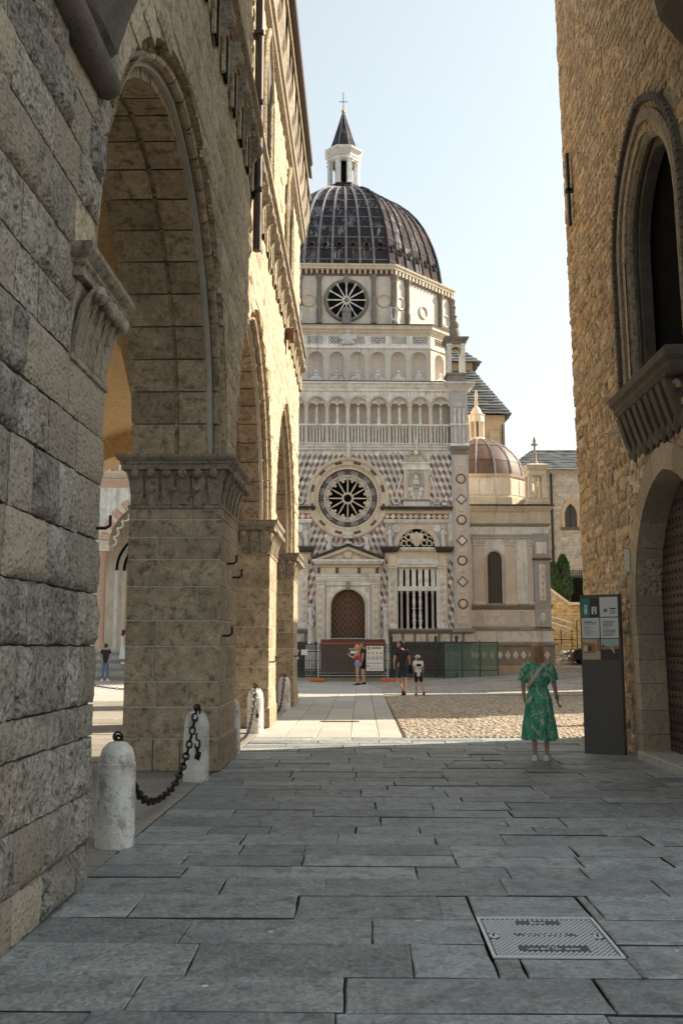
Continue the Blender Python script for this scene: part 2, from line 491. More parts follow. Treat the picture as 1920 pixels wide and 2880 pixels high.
# cobbles: the nearest three hundred one by one, the rest as one mass
def cob_mb(seed):
    r = random.Random(seed); mb = MB()
    n = 7; base = [(.058*math.cos(2*math.pi*i/n)*r.uniform(.85,1.15), .048*math.sin(2*math.pi*i/n)*r.uniform(.85,1.15)) for i in range(n)]
    mb.loft([[(x, y, -.03) for x, y in base], [(x*.98, y*.98, .0) for x, y in base], [(x*.62, y*.62, .022) for x, y in base]], cap0=False)
    return mb
cobs = [cob_mb(i) for i in range(6)]
cob_me = [c.mesh('cobble', M['cobble'], True, 60) for c in cobs]
random.seed(21)
cobroot = tag(empty('cobble_paving', (4, 22, 0)), kind='structure')
spots = []
yy = 17.56; row = 0
while yy < 31.7:
    xx = .80 + (row % 2)*.055
    lim = yy*.245 + 1.2
    while xx < min(lim, 9):
        spots.append((xx+rnd(-.014,.014), yy+rnd(-.012,.012), rnd(-.6,.6)))
        xx += .112
    yy += .098; row += 1
rest = MB()
spots.sort(key=lambda s_: s_[1] + 0.02*abs(s_[0]-2))
for k, (a, b, r) in enumerate(spots):
    mt = T(a, b, rnd(-.012, .004)) @ RZ(r)
    if k < 300:
        link('cobble', cob_me[k % 6], cobroot, T(-4, -22, 0) @ mt)
    else:
        rest.merge(cobs[k % 6], mt)
ro = rest.build('cobbles', M['cobble'], cobroot, True, 60, T(-4, -22, 0)); tag(ro, kind='stuff')

# manhole cover
def text_mb(s_, size, depth=.004, align='CENTER'):
    cu = bpy.data.curves.new('txt', 'FONT'); cu.body = s_; cu.size = size; cu.extrude = depth/2; cu.align_x = align; cu.resolution_u = 2
    o = bpy.data.objects.new('txt', cu); COL.objects.link(o)
    bpy.context.view_layer.update()
    me = bpy.data.meshes.new_from_object(o.evaluated_get(bpy.context.evaluated_depsgraph_get()))
    mb = MB(); mb.add([tuple(v.co) for v in me.vertices], [tuple(p.vertices) for p in me.polygons])
    bpy.data.objects.remove(o); bpy.data.meshes.remove(me); bpy.data.curves.remove(cu)
    return mb
M['cast'] = plain('cast_iron_cover', (.055,.058,.058), .5, .2, noise_amt=.35, scale=20)
M['caststud'] = plain('worn_cast_iron', (.62,.63,.62), .45, .1, noise_amt=.2, scale=30)
man = tag(empty('manhole_cover', (1.02, 5.66, 0)), 'rectangular cast iron utility cover with studded top set in the street', 'manhole cover')
W, D = .345, .375
MB().box(-W, W, -D, D, -.04, -.006).build('plate', M['cast'], man)
fr = MB(); fr.box(-W, W, -D, -D+.018, -.03, .003).box(-W, W, D-.018, D, -.03, .003).box(-W, -W+.018, -D+.018, D-.018, -.03, .003).box(W-.018, W, -D+.018, D-.018, -.03, .003)
fr.build('frame', M['caststud'], man)
st = MB(); rr = 0; yy = -D+.035
stud = MB(); stud.lathe([(.0092, 0), (.0085, .005), (.005, .0065)], n=8)
stud_me = stud.mesh('stud', M['caststud'])
rest = MB(); nst = 0
while yy < D-.03:
    xx = -W+.035 + (rr % 2)*.0145
    while xx < W-.03:
        skip = (abs(yy-.27) < .045 and abs(xx) < .13) or (abs(yy-.03) < .022 and abs(xx) < .17) or (abs(yy+.21) < .045 and abs(xx) < .19) or (abs(abs(xx)-.29) < .03 and abs(yy-.01) < .05)
        if not skip:
            if nst < 300 and (yy < -.03): link('stud', stud_me, man, T(xx, yy, -.006)); nst += 1
            else: rest.merge(stud, T(xx, yy, -.006))
        xx += .029
    yy += .0215; rr += 1
tag(rest.build('studs', M['caststud'], man), kind='stuff')
for s_, z, h in (('Enel', .25, .055), ('CAVI ELETTRICI', .02, .034), ('UNI EN 124  D400', -.235, .036), ('A & L', -.195, .024)):
    t_ = text_mb(s_, h); t_.build('lettering', M['caststud'], man, mw=T(0, z, -.002))
for sx in (-1, 1):
    k = MB(); k.lathe([(.03, -.006), (.028, .001)], n=8); kp = k.build('lifting_pocket', M['caststud'], man, mw=T(sx*.29, .01, 0))
    MB().box(-.006, .006, -.018, .018, -.001, .0018).build('keyhole', M['void'], kp)

# drain grate in the light slabs
gr = tag(empty('drain_grate', (-.49, 21.2, 0)), 'small slotted iron drain grate in the light paving', 'grate')
fb = MB(); fb.box(-.42, .42, -.16, -.13, -.02, .006).box(-.42, .42, .13, .16, -.02, .006).box(-.42, -.39, -.13, .13, -.02, .006).box(.39, .42, -.13, .13, -.02, .006)
fb.build('frame', M['rust'], gr)
MB().box(-.39, .39, -.13, .13, -.02, .0015).build('pit', M['void'], gr)
bar = MB(); bar.box(-.012, .012, -.13, .13, .002, .006); bm_ = bar.mesh('bar', M['rust'])
for k in range(14): link('bar', bm_, gr, T(-.36+k*.0554, 0, 0))

# ---------------------------------------------------------------- rough stone blocks
def rough(u0, u1, v0, v1, frame, proud=.03, amp=.01, nu=8, nv=6, depth=.12, seed=0, gap=.006, edge=.05, fs=6.0, jit=.0):
    u0 += gap; u1 -= gap; v0 += gap; v1 -= gap
    off = Vector((seed*3.17, seed*1.71, seed*.93)); r = random.Random(seed)
    tu, tv = r.uniform(-.04, .04), r.uniform(-.04, .04)
    vs_ = []; idx = {}
    for j in range(nv+1):
        for i in range(nu+1):
            u = u0 + (u1-u0)*i/nu; v = v0 + (v1-v0)*j/nv
            e = min(u-u0, u1-u, v-v0, v1-v)
            k = sstep(0, edge, e)
            border = i in (0, nu) or j in (0, nv)
            q = Vector((u, v, 0))*fs + off
            h = noise.noise(q) + .55*noise.noise(q*2.3) + .35*noise.noise(q*5.1)
            nn = proud*k + amp*h*(.25+.75*k) + (tu*(u-(u0+u1)/2) + tv*(v-(v0+v1)/2))*k
            uu, vv = u, v
            if border:
                uu += jit*noise.noise(q*1.7+Vector((9, 0, 0))); vv += jit*noise.noise(q*1.7+Vector((0, 9, 0)))
            vs_.append(frame(uu, vv, nn))
    fsl = []
    w = nu+1
    for j in range(nv):
        for i in range(nu): fsl.append((j*w+i, j*w+i+1, (j+1)*w+i+1, (j+1)*w+i))
    per = [i for i in range(nu)] + [nu + j*w for j in range(nv)] + [nv*w + nu - i for i in range(nu)] + [(nv-j)*w for j in range(nv)]
    b = len(vs_)
    for p in per:
        u = u0+(u1-u0)*(p % w)/nu; v = v0+(v1-v0)*(p//w)/nv
        vs_.append(frame(u, v, -depth))
    L = len(per)
    for k in range(L):
        fsl.append((per[(k+1) % L], per[k], b+k, b+(k+1) % L))
    mb = MB(); mb.add(vs_, fsl); return mb

XL = -1.88; XI = -3.13          # street face and inner face of the arcade wall
ZS = 4.17                        # springing
PIERS = [(5.95, 6.8), (12.75, 14.4), (19.5, 21.1), (26.4, 28.1)]
BAYS = [(6.8, 12.75), (14.4, 19.5), (21.1, 26.4)]
ZAP = 7.38
ZTOP = 14.3
OUT = .34                        # how much wider the outer order is
def arch_geo(a, b, rise):
    s_ = (b-a)/2; R = (s_*s_+rise*rise)/(2*s_); return s_, R
def arch_pt(a, b, rise, t_, off=0):
    # t_ 0..1 left springing to right springing along a pointed arch, offset outward; returns (u, z, side angle)
    s_, R = arch_geo(a, b, rise); c = (a+b)/2
    amax = math.acos((R-s_)/R) if R > s_ else math.pi/2
    Ro = R + off
    amax_o = math.acos(max(-1, min(1, (R-s_)/Ro)))
    if t_ <= .5:
        an = amax_o * (t_/.5); cu = a + R
        return cu - Ro*math.cos(an), ZS + Ro*math.sin(an)
    an = amax_o * ((1-t_)/.5); cu = b - R
    return cu + Ro*math.cos(an), ZS + Ro*math.sin(an)
def arch_z(a, b, rise, u, off=0):
    s_, R = arch_geo(a, b, rise); c = (a+b)/2; Ro = R + off
    d = (a+R-u) if u <= c else (u-(b-R))
    if abs(d) > Ro: return 0
    return ZS + math.sqrt(max(0, Ro*Ro - d*d))

pal = tag(empty('arcaded_palace', (-2.5, 17.5, 0)), 'long sandstone palace with pointed arcade on the left of the street', 'building')
PI_ = T(2.5, -17.5, 0)
def pp(o): o.matrix_parent_inverse = PI_; return o

# wall core with the arch openings (the mortar behind the stones)
def wall_core(xf, xb, u0, u1, bays, rise, off, ztop, foot=0):
    us = [u0]
    mb = MB()
    def seg(a, b, za, zb):
        mb.add([(xf,a,za),(xf,b,zb),(xf,b,ztop),(xf,a,ztop),(xb,a,za),(xb,b,zb),(xb,b,ztop),(xb,a,ztop)],
               [(0,1,2,3),(5,4,7,6),(4,5,1,0)])
    prev = u0
    for a, b in bays:
        a2, b2 = a-off, b+off
        mb.box(min(xf,xb), max(xf,xb), prev, a2, foot, ztop)
        N = 28
        for k in range(N):
            ua = a2 + (b2-a2)*k/N; ub = a2 + (b2-a2)*(k+1)/N
            za = max(ZS if off else foot, arch_z(a, b, rise, ua, off)); zb = max(ZS if off else foot, arch_z(a, b, rise, ub, off))
            seg(ua, ub, za, zb)
        prev = b2
    mb.box(min(xf,xb), max(xf,xb), prev, u1, foot, ztop)
    return mb
pp(wall_core(XL-.014, XL-.16, 2.0, 28.07, BAYS, ZAP-ZS, OUT, ZTOP, foot=ZS-.4).build('wall_core', M['palazzo'], pal))
pp(wall_core(XL-.165, XI+.02, 2.0, 28.07, BAYS, ZAP-ZS, .10, ZTOP, foot=ZS-.4).build('wall_core', M['mortar'], pal))

FL = lambda u, v, n_: (XL+n_, u, v)
# near rusticated wall and its stones
nw = pp(MB().box(XI, XL-.04, 2.0, 5.97, 0, ZS).build('near_wall', M['darkjoint'], pal))
random.seed(41)
z = 0.0; sd_ = 0
hs = [.28, .33, .38, .22, .40, .36, .38, .40, .34, .39, .33, .38, .40, .34, .36, .39, .35, .38, .36, .40]
for h in hs:
    u = 2.6 + rnd(0, .4)
    end = 6.8
    if z+h > 3.45 and z < ZS+.1: end = 5.97
    while u < end-.02:
        w = rnd(.34, .72) if u < 6.2 else rnd(.28, .5)
        if rnd(0, 1) < .12: w = rnd(.16, .24)
        if u + w > end-.25: w = end-u
        if not (z > 5.1 and False):
            sd_ += 1
            if z > ZS+.1:
                # keep clear of the arch
                lim = arch_pt(*BAYS[0], ZAP-ZS, .0, OUT)[0] if z < ZS+.2 else None
                zm = z
                a, b = BAYS[0]; s0, R0 = arch_geo(a, b, ZAP-ZS)
                dz = z + h - ZS
                ul = a + R0 - math.sqrt(max(.01, (R0+OUT)**2 - (z-ZS)**2)) if z > ZS else a-OUT
                if u > ul-.06: break
                if u + w > ul: w = ul-u
                big = u < 7.6
            mb = rough(u, u+w, z, z+h, FL, proud=rnd(.0, .04), amp=random.choice((.005, .012, .02, .024)), nu=max(5, int(w/.05)), nv=max(5, int(h/.05)), depth=.08, seed=sd_, gap=rnd(.004, .011), edge=.022, fs=7, jit=.012)
            pp(mb.build('stone', M['rustic'], nw if False else pal, True, 60))
        u += w
        if z > ZS and u > 7.0 and z < 6: pass
    if z < 3.4 < 3.45 < z+h:
        sd_ += 1; pp(rough(5.97, 6.8, z, 3.445, FL, proud=.02, amp=.01, nu=12, nv=5, depth=.08, seed=sd_, gap=.004, edge=.022, fs=7, jit=.008).build('stone', M['rustic'], pal, True, 60))
    z += h
# iron hooks
def hook(name_parent, loc, s_=1):
    mb = MB(); mb.tube([(0,0,0),(.07*s_,0,0),(.10*s_,0,.02*s_),(.10*s_,0,.09*s_)], .012*s_, 5)
    pp(mb.build('iron_hook', M['iron'], pal, mw=T(*loc)))
hook(pal, (XL+.03, 6.6, 2.42))

# piers
random.seed(77)
FN = lambda yf: (lambda u, v, n_: (u, yf-n_, v))
def pier(y0, y1, idx):
    p = pp(MB().box(XI+.006, XL-.006, y0+.006, y1-.006, 0, 3.47).build('pier', M['mortar'], pal))
    p.matrix_parent_inverse = PI_
    z = 0.0; k = 0
    hs_ = [.42, .40, .33, .46, .34, .45, .36, .30, .24, .16] if idx == 1 else [.40,.38,.42,.36,.44,.36,.40,.34,.36]
    while z < 3.44:
        h = hs_[k % len(hs_)]
        if z + h > 3.38: h = 3.46-z
        xsplit = -2.74 + rnd(-.03, .03)
        cuts = [XI, xsplit]
        if k % 3 != 1 or rnd(0,1) < .3: cuts.append(rnd(-2.5, -2.1))
        cuts.append(XL)
        ym = (y0+y1)/2 + rnd(-.25, .25)
        foot = .03 if z < .3 else 0
        for i in range(len(cuts)-1):
            for (ya, yb) in ((y0, ym), (ym, y1)):
                x0, x1 = cuts[i], cuts[i+1]
                ex = lambda a: rnd(-.003, .004)
                g_ = .0085
                mb = MB()
                pl = rect(x0 + (-foot if i == 0 else g_), x1 + (foot + rnd(0,.005) if i == len(cuts)-2 else -g_), ya + (-foot - rnd(0,.005) if ya == y0 else g_), yb + (foot if yb == y1 else -g_))
                mb.sweep([(-.006, z+g_), (0, z+g_+.006), (0, z+h-g_-.006), (-.006, z+h-g_)], pl)
                mb.build('stone', M['ashlar'], p)
        z += h; k += 1
    return p
for i in (1, 2, 3): pier(*PIERS[i], i)
# strip of smooth jamb stones on the near pier is part of the near wall; close its core
pp(MB().box(XI, XL-.03, 5.95, 6.77, 0, 3.47).build('pier', M['darkjoint'], pal))

# carved capitals
leaf = MB(); leaf.loft([[(x*w, -d, z) for x in (-1, -.4, .4, 1)] + [(x*w*.9, -d+.03, z) for x in (1, .4, -.4, -1)] for w, d, z in ((.07,.015,0),(.085,.035,.16),(.09,.075,.32),(.07,.14,.43),(.03,.16,.46))])
leaf.ell((0, -.15, .41), (.062, .05, .065), 8, 6)
leaf_me = leaf.mesh('carved_leaf', M['carved'], True, 50)
def capital(y0, y1, sides):
    c = pp(MB().sweep([(0,3.44),(.02,3.45),(.02,3.49),(-.01,3.50),(-.01,3.60),(.01,3.80),(.05,3.96)], rect(XI, XL, y0, y1)).build('capital', M['carved'], pal, True, 30))
    a = MB().sweep([(.09,3.965),(.10,3.97),(.10,4.03),(.12,4.05),(.12,4.075),(.15,4.10),(.17,4.13),(.17,4.17)], rect(XI, XL, y0, y1))
    a.build('abacus', M['carved'], c)
    L = y1-y0
    if 'n' in sides:
        nn = 6
        for k in range(nn):
            x = XI + .1 + (XL-XI-.2)*k/(nn-1)
            link('carved_leaf', leaf_me, c, T(x, y0-.0, 3.50))
        for k in range(3):
            x = XI + .32 + (XL-XI-.64)*k/2
            link('carved_leaf', leaf_me, c, T(x, y0-.02, 3.45) @ Matrix.Scale(.6, 4))
    nn = 5
    for k in range(nn):
        yv = y0 + .12 + (L-.24)*k/(nn-1)
        link('carved_leaf', leaf_me, c, T(XL+.0, yv, 3.50) @ RZ(math.pi/2))
    return c
capital(*PIERS[0], 's'); capital(*PIERS[1], 'ns'); capital(*PIERS[2], 'ns'); capital(*PIERS[3], 'ns')

# moulded arches built of voussoirs
prof = [(XL, OUT), (XL-.13, OUT), (XL-.14, OUT-.08)]
for k in range(7):
    a = math.pi*(-.35 + 1.35*k/6)
    prof.append((XL-.115 - .06*math.cos(a) + .0, OUT-.135 - .06*math.sin(a)))
prof += [(XL-.22, OUT-.17), (XL-.23, .05), (XL-.225, .0), (XL-.60, .0), (XL-.60, .035), (XL-.66, .035), (XL-.66, 0), (XI, 0)]
def arches():
    for a, b in BAYS:
        ar = pp(MB().box((XL+XI)/2-.1, (XL+XI)/2+.1, a-.36, a-.33, ZS-.3, ZS).build('arch', M['mortar'], pal))
        N = 22
        for k in range(N):
            t0 = k/N + .0012; t1 = (k+1)/N - .0012
            dx = rnd(-.004, .004); do = rnd(-.004, .004)
            rings = []
            for q in range(4):
                t_ = t0 + (t1-t0)*q/3
                ring = []
                for x, o in prof:
                    u, zz = arch_pt(a, b, ZAP-ZS, t_, o+do)
                    ring.append((x+dx, u, zz))
                rings.append(ring)
            mb = MB(); mb.loft(rings, closed=False)
            # end caps
            mb.build('voussoir', M['ashlar'], ar, True, 30)
arches()

# street-face stones above the arcade: nearest ones single, the rest one mass
random.seed(13)
z = ZS + .03; mass = MB(); cnt = 0
upper = pp(MB().box(XL-.15, XL-.05, 14.0, 14.3, 8.2, 8.4).build('upper_wall', M['palazzo_joint'], pal))
sd_ = 500
while z < 13.95:
    h = rnd(.26, .48) if z < 9.6 else rnd(.24, .40)
    u = 6.9 + rnd(0, .5) if z > 6.8 else 7.2
    if z > 7.6: u = 6.0 + rnd(0, .5)
    while u < 28.09:
        w = rnd(.35, 1.0)
        if u + w > 27.7: w = 28.09-u
        # trim against the arches
        ua, ub = u, u+w; ok = True
        for a, b in BAYS:
            s0, R0 = arch_geo(a, b, ZAP-ZS); dz = z+h*.3-ZS; Ro = R0+OUT
            if dz >= Ro: continue
            l = a+R0-math.sqrt(Ro*Ro-dz*dz); r_ = b-R0+math.sqrt(Ro*Ro-dz*dz)
            if l >= r_: continue
            if ua >= l and ub <= r_: ok = False
            elif ua < l < ub and ub <= r_: ub = l
            elif l <= ua < r_ < ub: ua = r_
            elif ua < l and ub > r_: ub = l
        if ok and ub-ua > .06 and not (u < 6.85 and z < 7.6):
            sd_ += 1
            mb = rough(ua, ub, z, z+h, FL, proud=rnd(.008, .034), amp=.012, nu=5, nv=4, depth=.05, seed=sd_, gap=.007, edge=.05, fs=4, jit=.02)
            if cnt < 200 and (z < 9.6): pp(mb.build('stone', M['palazzo'], pal, True, 60)); cnt += 1
            else: mass.merge(mb)
        u += w
    z += h
tag(pp(mass.build('stones', M['palazzo'], pal, True, 60)), kind='stuff')

# string course, corbels with small lancet recesses, cornice, eaves
yA, yB = 2.0, 28.1
sc_ = MB().sweep([(0,10.08),(.06,10.10),(.06,10.16),(.12,10.20),(.12,10.27),(.19,10.31),(.19,10.40),(.10,10.44),(0,10.5)], rect(XL-.3, XL+.03, yA, yB))
pp(sc_.build('string_course', M['carved'], pal))
corb = MB(); corb.loft([[(0,-.07,9.5),(.05,-.05,9.5),(.05,.05,9.5),(0,.07,9.5)], [(0,-.09,9.75),(.16,-.06,9.72),(.16,.06,9.72),(0,.09,9.75)], [(0,-.1,9.98),(.17,-.08,9.98),(.17,.08,9.98),(0,.1,9.98)]])
corb.ell((.14, 0, 9.76), (.09, .08, .12), 8, 6)
corb_me = corb.mesh('corbel', M['carved'], True, 40)
rec = MB(); rec.prism([(-.13, 9.2), (.13, 9.2), (.13, 9.82), (.0, 10.02), (-.13, 9.82)], -.03, .0)
rec.tf(RZ(math.pi/2)); rec_me = rec.mesh('lancet_recess', M['void'])
arcf = MB()
for s_ in (-1, 1): arcf.tube([(0, s_*.155, 9.2), (0, s_*.155, 9.82), (0, s_*.02, 10.06)], .035, 5)
arcf_me = arcf.mesh('lancet_frame', M['palazzo'], True, 60)
yy = 8.2
while yy < 27.9:
    pp(link('corbel', corb_me, pal, T(XL+.03, yy, 0)))
    r_ = pp(link('lancet_recess', rec_me, pal, T(XL+.045, yy+.42, 0)))
    pp(link('lancet_frame', arcf_me, pal, T(XL+.05, yy+.42, 0)))
    yy += .84
pp(MB().sweep([(0,13.9),(.10,13.95),(.10,14.1),(.16,14.14),(.16,14.3)], rect(XL-.3, XL+.03, yA, yB)).build('cornice_moulding', M['carved'], pal))
cb = 2.0
while cb < 28.1:
    w = min(rnd(.7, 1.2), 28.14-cb)
    pp(MB().sweep([(0,14.32),(.16,14.36),(.22,14.6),(.27,14.75),(.27,15.28),(.25,15.3)], rect(XL-.3, XL, cb+.004, cb+w-.004)).build('cornice_stone', M['carved'], pal)); cb += w
pp(MB().box(XL-.5, XL+.33, 2.0, 28.12, 15.31, 15.42).build('eave_board', M['palazzo'], pal))
pp(MB().tube([(XL+.40, 2, 15.62), (XL+.40, 26.4, 15.62)], .085, 8).build('gutter', M['pipe'], pal, True))
rf = MB(); rf.add([(XL+.42, 2, 15.56), (XL+.42, 27.2, 15.56), (-6, 27.2, 17.6), (-6, 2, 17.6), (-10.9, 2, 15.5), (-10.9, 27.2, 15.5)], [(0,1,2,3), (3,2,5,4)])
pp(rf.build('roof', M['slate'], pal))
# pointed twin window
def lancet(y0, y1, z0, zs, za, d=.12):
    mb = MB(); c = (y0+y1)/2
    mb.prism([(y0, z0), (y1, z0), (y1, zs), (c+(y1-c)*.6, zs+(za-zs)*.62), (c, za), (c-(y1-c)*.6, zs+(za-zs)*.62), (y0, zs)], -.02, 0)
    mb.tf(RZ(math.pi/2)); return mb
for (yc) in (17.6, 23.2):
    w_ = pp(lancet(-.75, .75, 10.5, 12.4, 13.7).build('window', M['darkstone'], pal, mw=T(XL+.05, yc, 0)))
    for s_ in (-1, 1):
        lancet(-.28, .28, 10.55, 12.2, 12.85).build('pane', M['void'], w_, mw=T(.012, s_*.36, 0))
        MB().tube([(.03, s_*.8, 10.5), (.03, s_*.8, 12.4), (.03, s_*.48, 13.2), (.03, 0, 13.8)], .05, 6).build('moulding', M['palazzo'], w_, True)
    MB().lathe([(.06,10.5),(.045,10.6),(.045,12.1),(.07,12.2)], (.06, 0, 0)).build('shaft', M['palazzo'], w_, True)
# downpipe
dp = MB().tube([(XL+.12, 15.45, 13.9), (XL+.12, 15.45, 8.25)], .075, 8); pp(dp.build('downpipe', M['pipe'], pal, True))
for z in (12.2, 10.9, 9.3): pp(MB().box(XL, XL+.2, 15.35, 15.55, z, z+.06).build('pipe_bracket', M['pipe'], pal))

# stone corbel block over the near wall, with its bulging roll
cor = MB()
pr = [(XL-.02, 5.62), (XL+.10, 5.58), (XL+.19, 5.66), (XL+.30, 5.95), (XL+.52, 6.5), (XL+.56, 7.3), (XL-.02, 7.3)]
cor.loft([[(x+rnd(-.015,.015), y_, z+rnd(-.015,.015)) for x, z in pr] for y_ in (3.0, 3.7, 4.4, 5.1, 5.7, 6.1)])
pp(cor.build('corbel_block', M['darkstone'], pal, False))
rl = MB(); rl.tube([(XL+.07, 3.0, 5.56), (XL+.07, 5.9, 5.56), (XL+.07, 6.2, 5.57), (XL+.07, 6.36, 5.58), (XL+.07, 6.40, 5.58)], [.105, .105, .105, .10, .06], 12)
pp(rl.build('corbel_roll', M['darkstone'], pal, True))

# arcade interior: inner wall, end wall, vaults
inn = wall_core(-9.3, -10.5, 2.0, 28.07, BAYS, ZAP-ZS, 0, 15.3, foot=0)
pp(inn.build('rear_wall', M['ashlar'], pal))
ew = MB()
def end_wall(y0, y1, x0, x1, cx, R, zs):
    N = 24
    ew.box(XI-.0, x1, y0, y1, 0, 15.2) if False else None
    ew.box(x1, XI+.01, y0, y1, 0, 14.2); ew.box(-10.5, x0, y0, y1, 0, 14.2)
    for k in range(N):
        a = x0+(x1-x0)*k/N; b = x0+(x1-x0)*(k+1)/N
        za = zs+math.sqrt(max(0, R*R-(a-cx)**2)); zb = zs+math.sqrt(max(0, R*R-(b-cx)**2))
        ew.add([(a,y0,za),(b,y0,zb),(b,y0,14.2),(a,y0,14.2),(a,y1,za),(b,y1,zb),(b,y1,14.2),(a,y1,14.2)], [(0,1,2,3),(5,4,7,6),(4,5,1,0)])
end_wall(27.0, 28.06, -9.2, -3.2, -6.2, 3.0, ZS)
pp(ew.build('end_wall', M['plaster'], pal))
vt = MB(); N = 20
x0, x1 = -9.3, XI
yb = [0.8, 6.7, 13.55, 20.3, 27.2]
for q in range(4):
    ya, yc = yb[q], yb[q+1]; vs_ = []; fs_ = []
    for j in range(N+1):
        for i in range(N+1):
            x = x0+(x1-x0)*i/N; y = ya+(yc-ya)*j/N
            sx_ = (x1-x0)/2; sy_ = (yc-ya)/2
            zx = math.sqrt(max(0, 1-((x-(x0+x1)/2)/sx_)**2)); zy = math.sqrt(max(0, 1-((y-(ya+yc)/2)/sy_)**2))
            vs_.append((x, y, 4.3 + 3.5*max(zx, zy)))
    for j in range(N):
        for i in range(N): fs_.append((j*(N+1)+i, (j+1)*(N+1)+i, (j+1)*(N+1)+i+1, j*(N+1)+i+1))
    vt.add(vs_, fs_)
pp(vt.build('vault', M['plaster'], pal, True, 40))

# floodlight bracket and small iron fittings on the street face
fb_ = MB(); fb_.box(0, .03, -.03, .03, -.45, .35).box(.03, .10, -.10, .10, -.05, .18).box(.10, .22, -.16, .16, -.12, .16).tube([(.05, 0, .2), (.3, 0, .12)], .03, 6)
pp(fb_.build('wall_floodlight', M['rust'], pal, mw=T(XL+.02, 22.7, 9.15)))
for (yy, zz) in ((12.95, 1.75), (13.9, 2.6), (13.3, 2.75), (19.6, 1.3), (26.5, 1.35), (26.9, 1.35)): hook(pal, (XL+.005, yy, zz), 1.3)

# ---------------------------------------------------------------- stone tower on the right
XT = 4.05; YC = 17.6
tow = tag(empty('stone_tower', (4.08, 13, 0)), 'tall rubble stone tower house with pointed window and studded door on the right', 'tower')
tow.rotation_euler = (0, rad(-.8), 0)     # the old tower leans a little over the street
TI = T(-4.05, -13, 0)
def tp(o): o.matrix_parent_inverse = TI; return o
FT = lambda u, v, n_: (XT-n_, -u, v)
DY0, DY1, DZS, DZA = 11.1, 14.3, 2.2, 3.98       # door opening
WY0, WY1, WZ0, WZS, WZA = 11.65, 13.97, 5.3, 7.35, 8.78   # window opening
def gothic(y0, y1, zs, za, n=10):
    # polyline from (y1, zs) over the apex to (y0, zs): a slightly pointed arch
    c = (y0+y1)/2; s_ = (y1-y0)/2; r = za-zs; R = (s_*s_+r*r)/(2*s_)
    out = []
    am = math.acos(max(-1, min(1, (R-s_)/R)))
    for k in range(n+1):
        a = am*k/n; out.append((y1-R+R*math.cos(a), zs+R*math.sin(a)))
    for k in range(n-1, -1, -1):
        a = am*k/n; out.append((y0+R-R*math.cos(a), zs+R*math.sin(a)))
    return out
def gothic_z(y0, y1, zs, za, y):
    s_ = (y1-y0)/2; r = za-zs; R = (s_*s_+r*r)/(2*s_); c = (y0+y1)/2
    d = (y-(y1-R)) if y >= c else ((y0+R)-y)
    return zs + math.sqrt(max(0, R*R-d*d))
core = MB()
# face with openings built of vertical strips
def strip(y0, y1, zs_list, xf, xb):
    for za0, za1, zb0, zb1 in zs_list:
        core.add([(xf,y0,za0),(xf,y1,za1),(xf,y1,zb1),(xf,y0,zb0),(xb,y0,za0),(xb,y1,za1),(xb,y1,zb1),(xb,y0,zb0)],
                 [(0,3,2,1),(4,5,6,7),(0,1,5,4),(3,7,6,2)])
ZT = 30.0
ye = sorted(set([8.0, DY0, DY1, WY0, WY1, YC] + [DY0+(DY1-DY0)*k/16 for k in range(17)] + [WY0+(WY1-WY0)*k/16 for k in range(17)]))
XB = XT + .55
for k in range(len(ye)-1):
    a, b = ye[k], ye[k+1]; m_ = (a+b)/2
    indoor = DY0 < m_ < DY1; inwin = WY0 < m_ < WY1
    d0, d1 = (gothic_z(DY0, DY1, DZS, DZA, a), gothic_z(DY0, DY1, DZS, DZA, b)) if indoor else (0, 0)
    w0, w1 = (gothic_z(WY0, WY1, WZS, WZA, a), gothic_z(WY0, WY1, WZS, WZA, b)) if inwin else (WZ0, WZ0)
    strip(a, b, [(d0, d1, WZ0, WZ0), (w0, w1, ZT, ZT)], XT+.012, XB)
for (yy) in (DY0, DY1):
    s_ = 1 if yy == DY0 else -1
    core.add([(XT+.03, yy, 0), (XB, yy, 0), (XB, yy, DZS), (XT+.03, yy, DZS)], [(0,1,2,3) if s_ < 0 else (3,2,1,0)])
for (yy) in (WY0, WY1):
    s_ = 1 if yy == WY0 else -1
    core.add([(XT+.03, yy, WZ0), (XB, yy, WZ0), (XB, yy, WZS), (XT+.03, yy, WZS)], [(0,1,2,3) if s_ < 0 else (3,2,1,0)])
core.box(XB, 13.5, 8.0, YC-.03, 0, ZT)
core.add([(XT+.03, YC-.03, 0), (XB, YC-.03, 0), (XB, YC-.03, ZT), (XT+.03, YC-.03, ZT)], [(0,3,2,1)])
tp(core.build('wall', M['rubble_mortar'], tow))

# rubble stones
random.seed(99)
def blocked(y0, y1, z0, z1):
    if y1 > DY0-.42 and y0 < DY1+.30 and z0 < gothic_z(DY0, DY1, DZS, DZA, max(DY0+.01, min(DY1-.01, (y0+y1)/2)))+.40: return True
    if y1 > WY0-.55 and y0 < WY1+.46 and WZ0-1.1 < z1 and z0 < (gothic_z(WY0-.5, WY1+.42, WZS, WZA+.42, max(WY0-.45, min(WY1+.4, (y0+y1)/2))) + .04):
        if z1 > WZ0-.2: return True
    return False
mass = MB(); cnt = 0; z = .0; sd_ = 3000; cand = []
while z < 15.6:
    h = rnd(.11, .22) if z < 7.5 else rnd(.10, .18)
    y = YC + .012
    first = True
    while y > 11.2:
        w = rnd(.32, .55) if first else rnd(.09, .22) + (rnd(0, .3) if rnd(0, 1) < .45 else 0)
        hh = h
        y0, y1 = y-w, y
        if not blocked(y0, y1, z, z+h):
            cand.append((y0, y1, z + rnd(-.03, .025), z+h*rnd(.75, 1.0)+rnd(-.02, .04), first))
        y -= w; first = False
    z += h
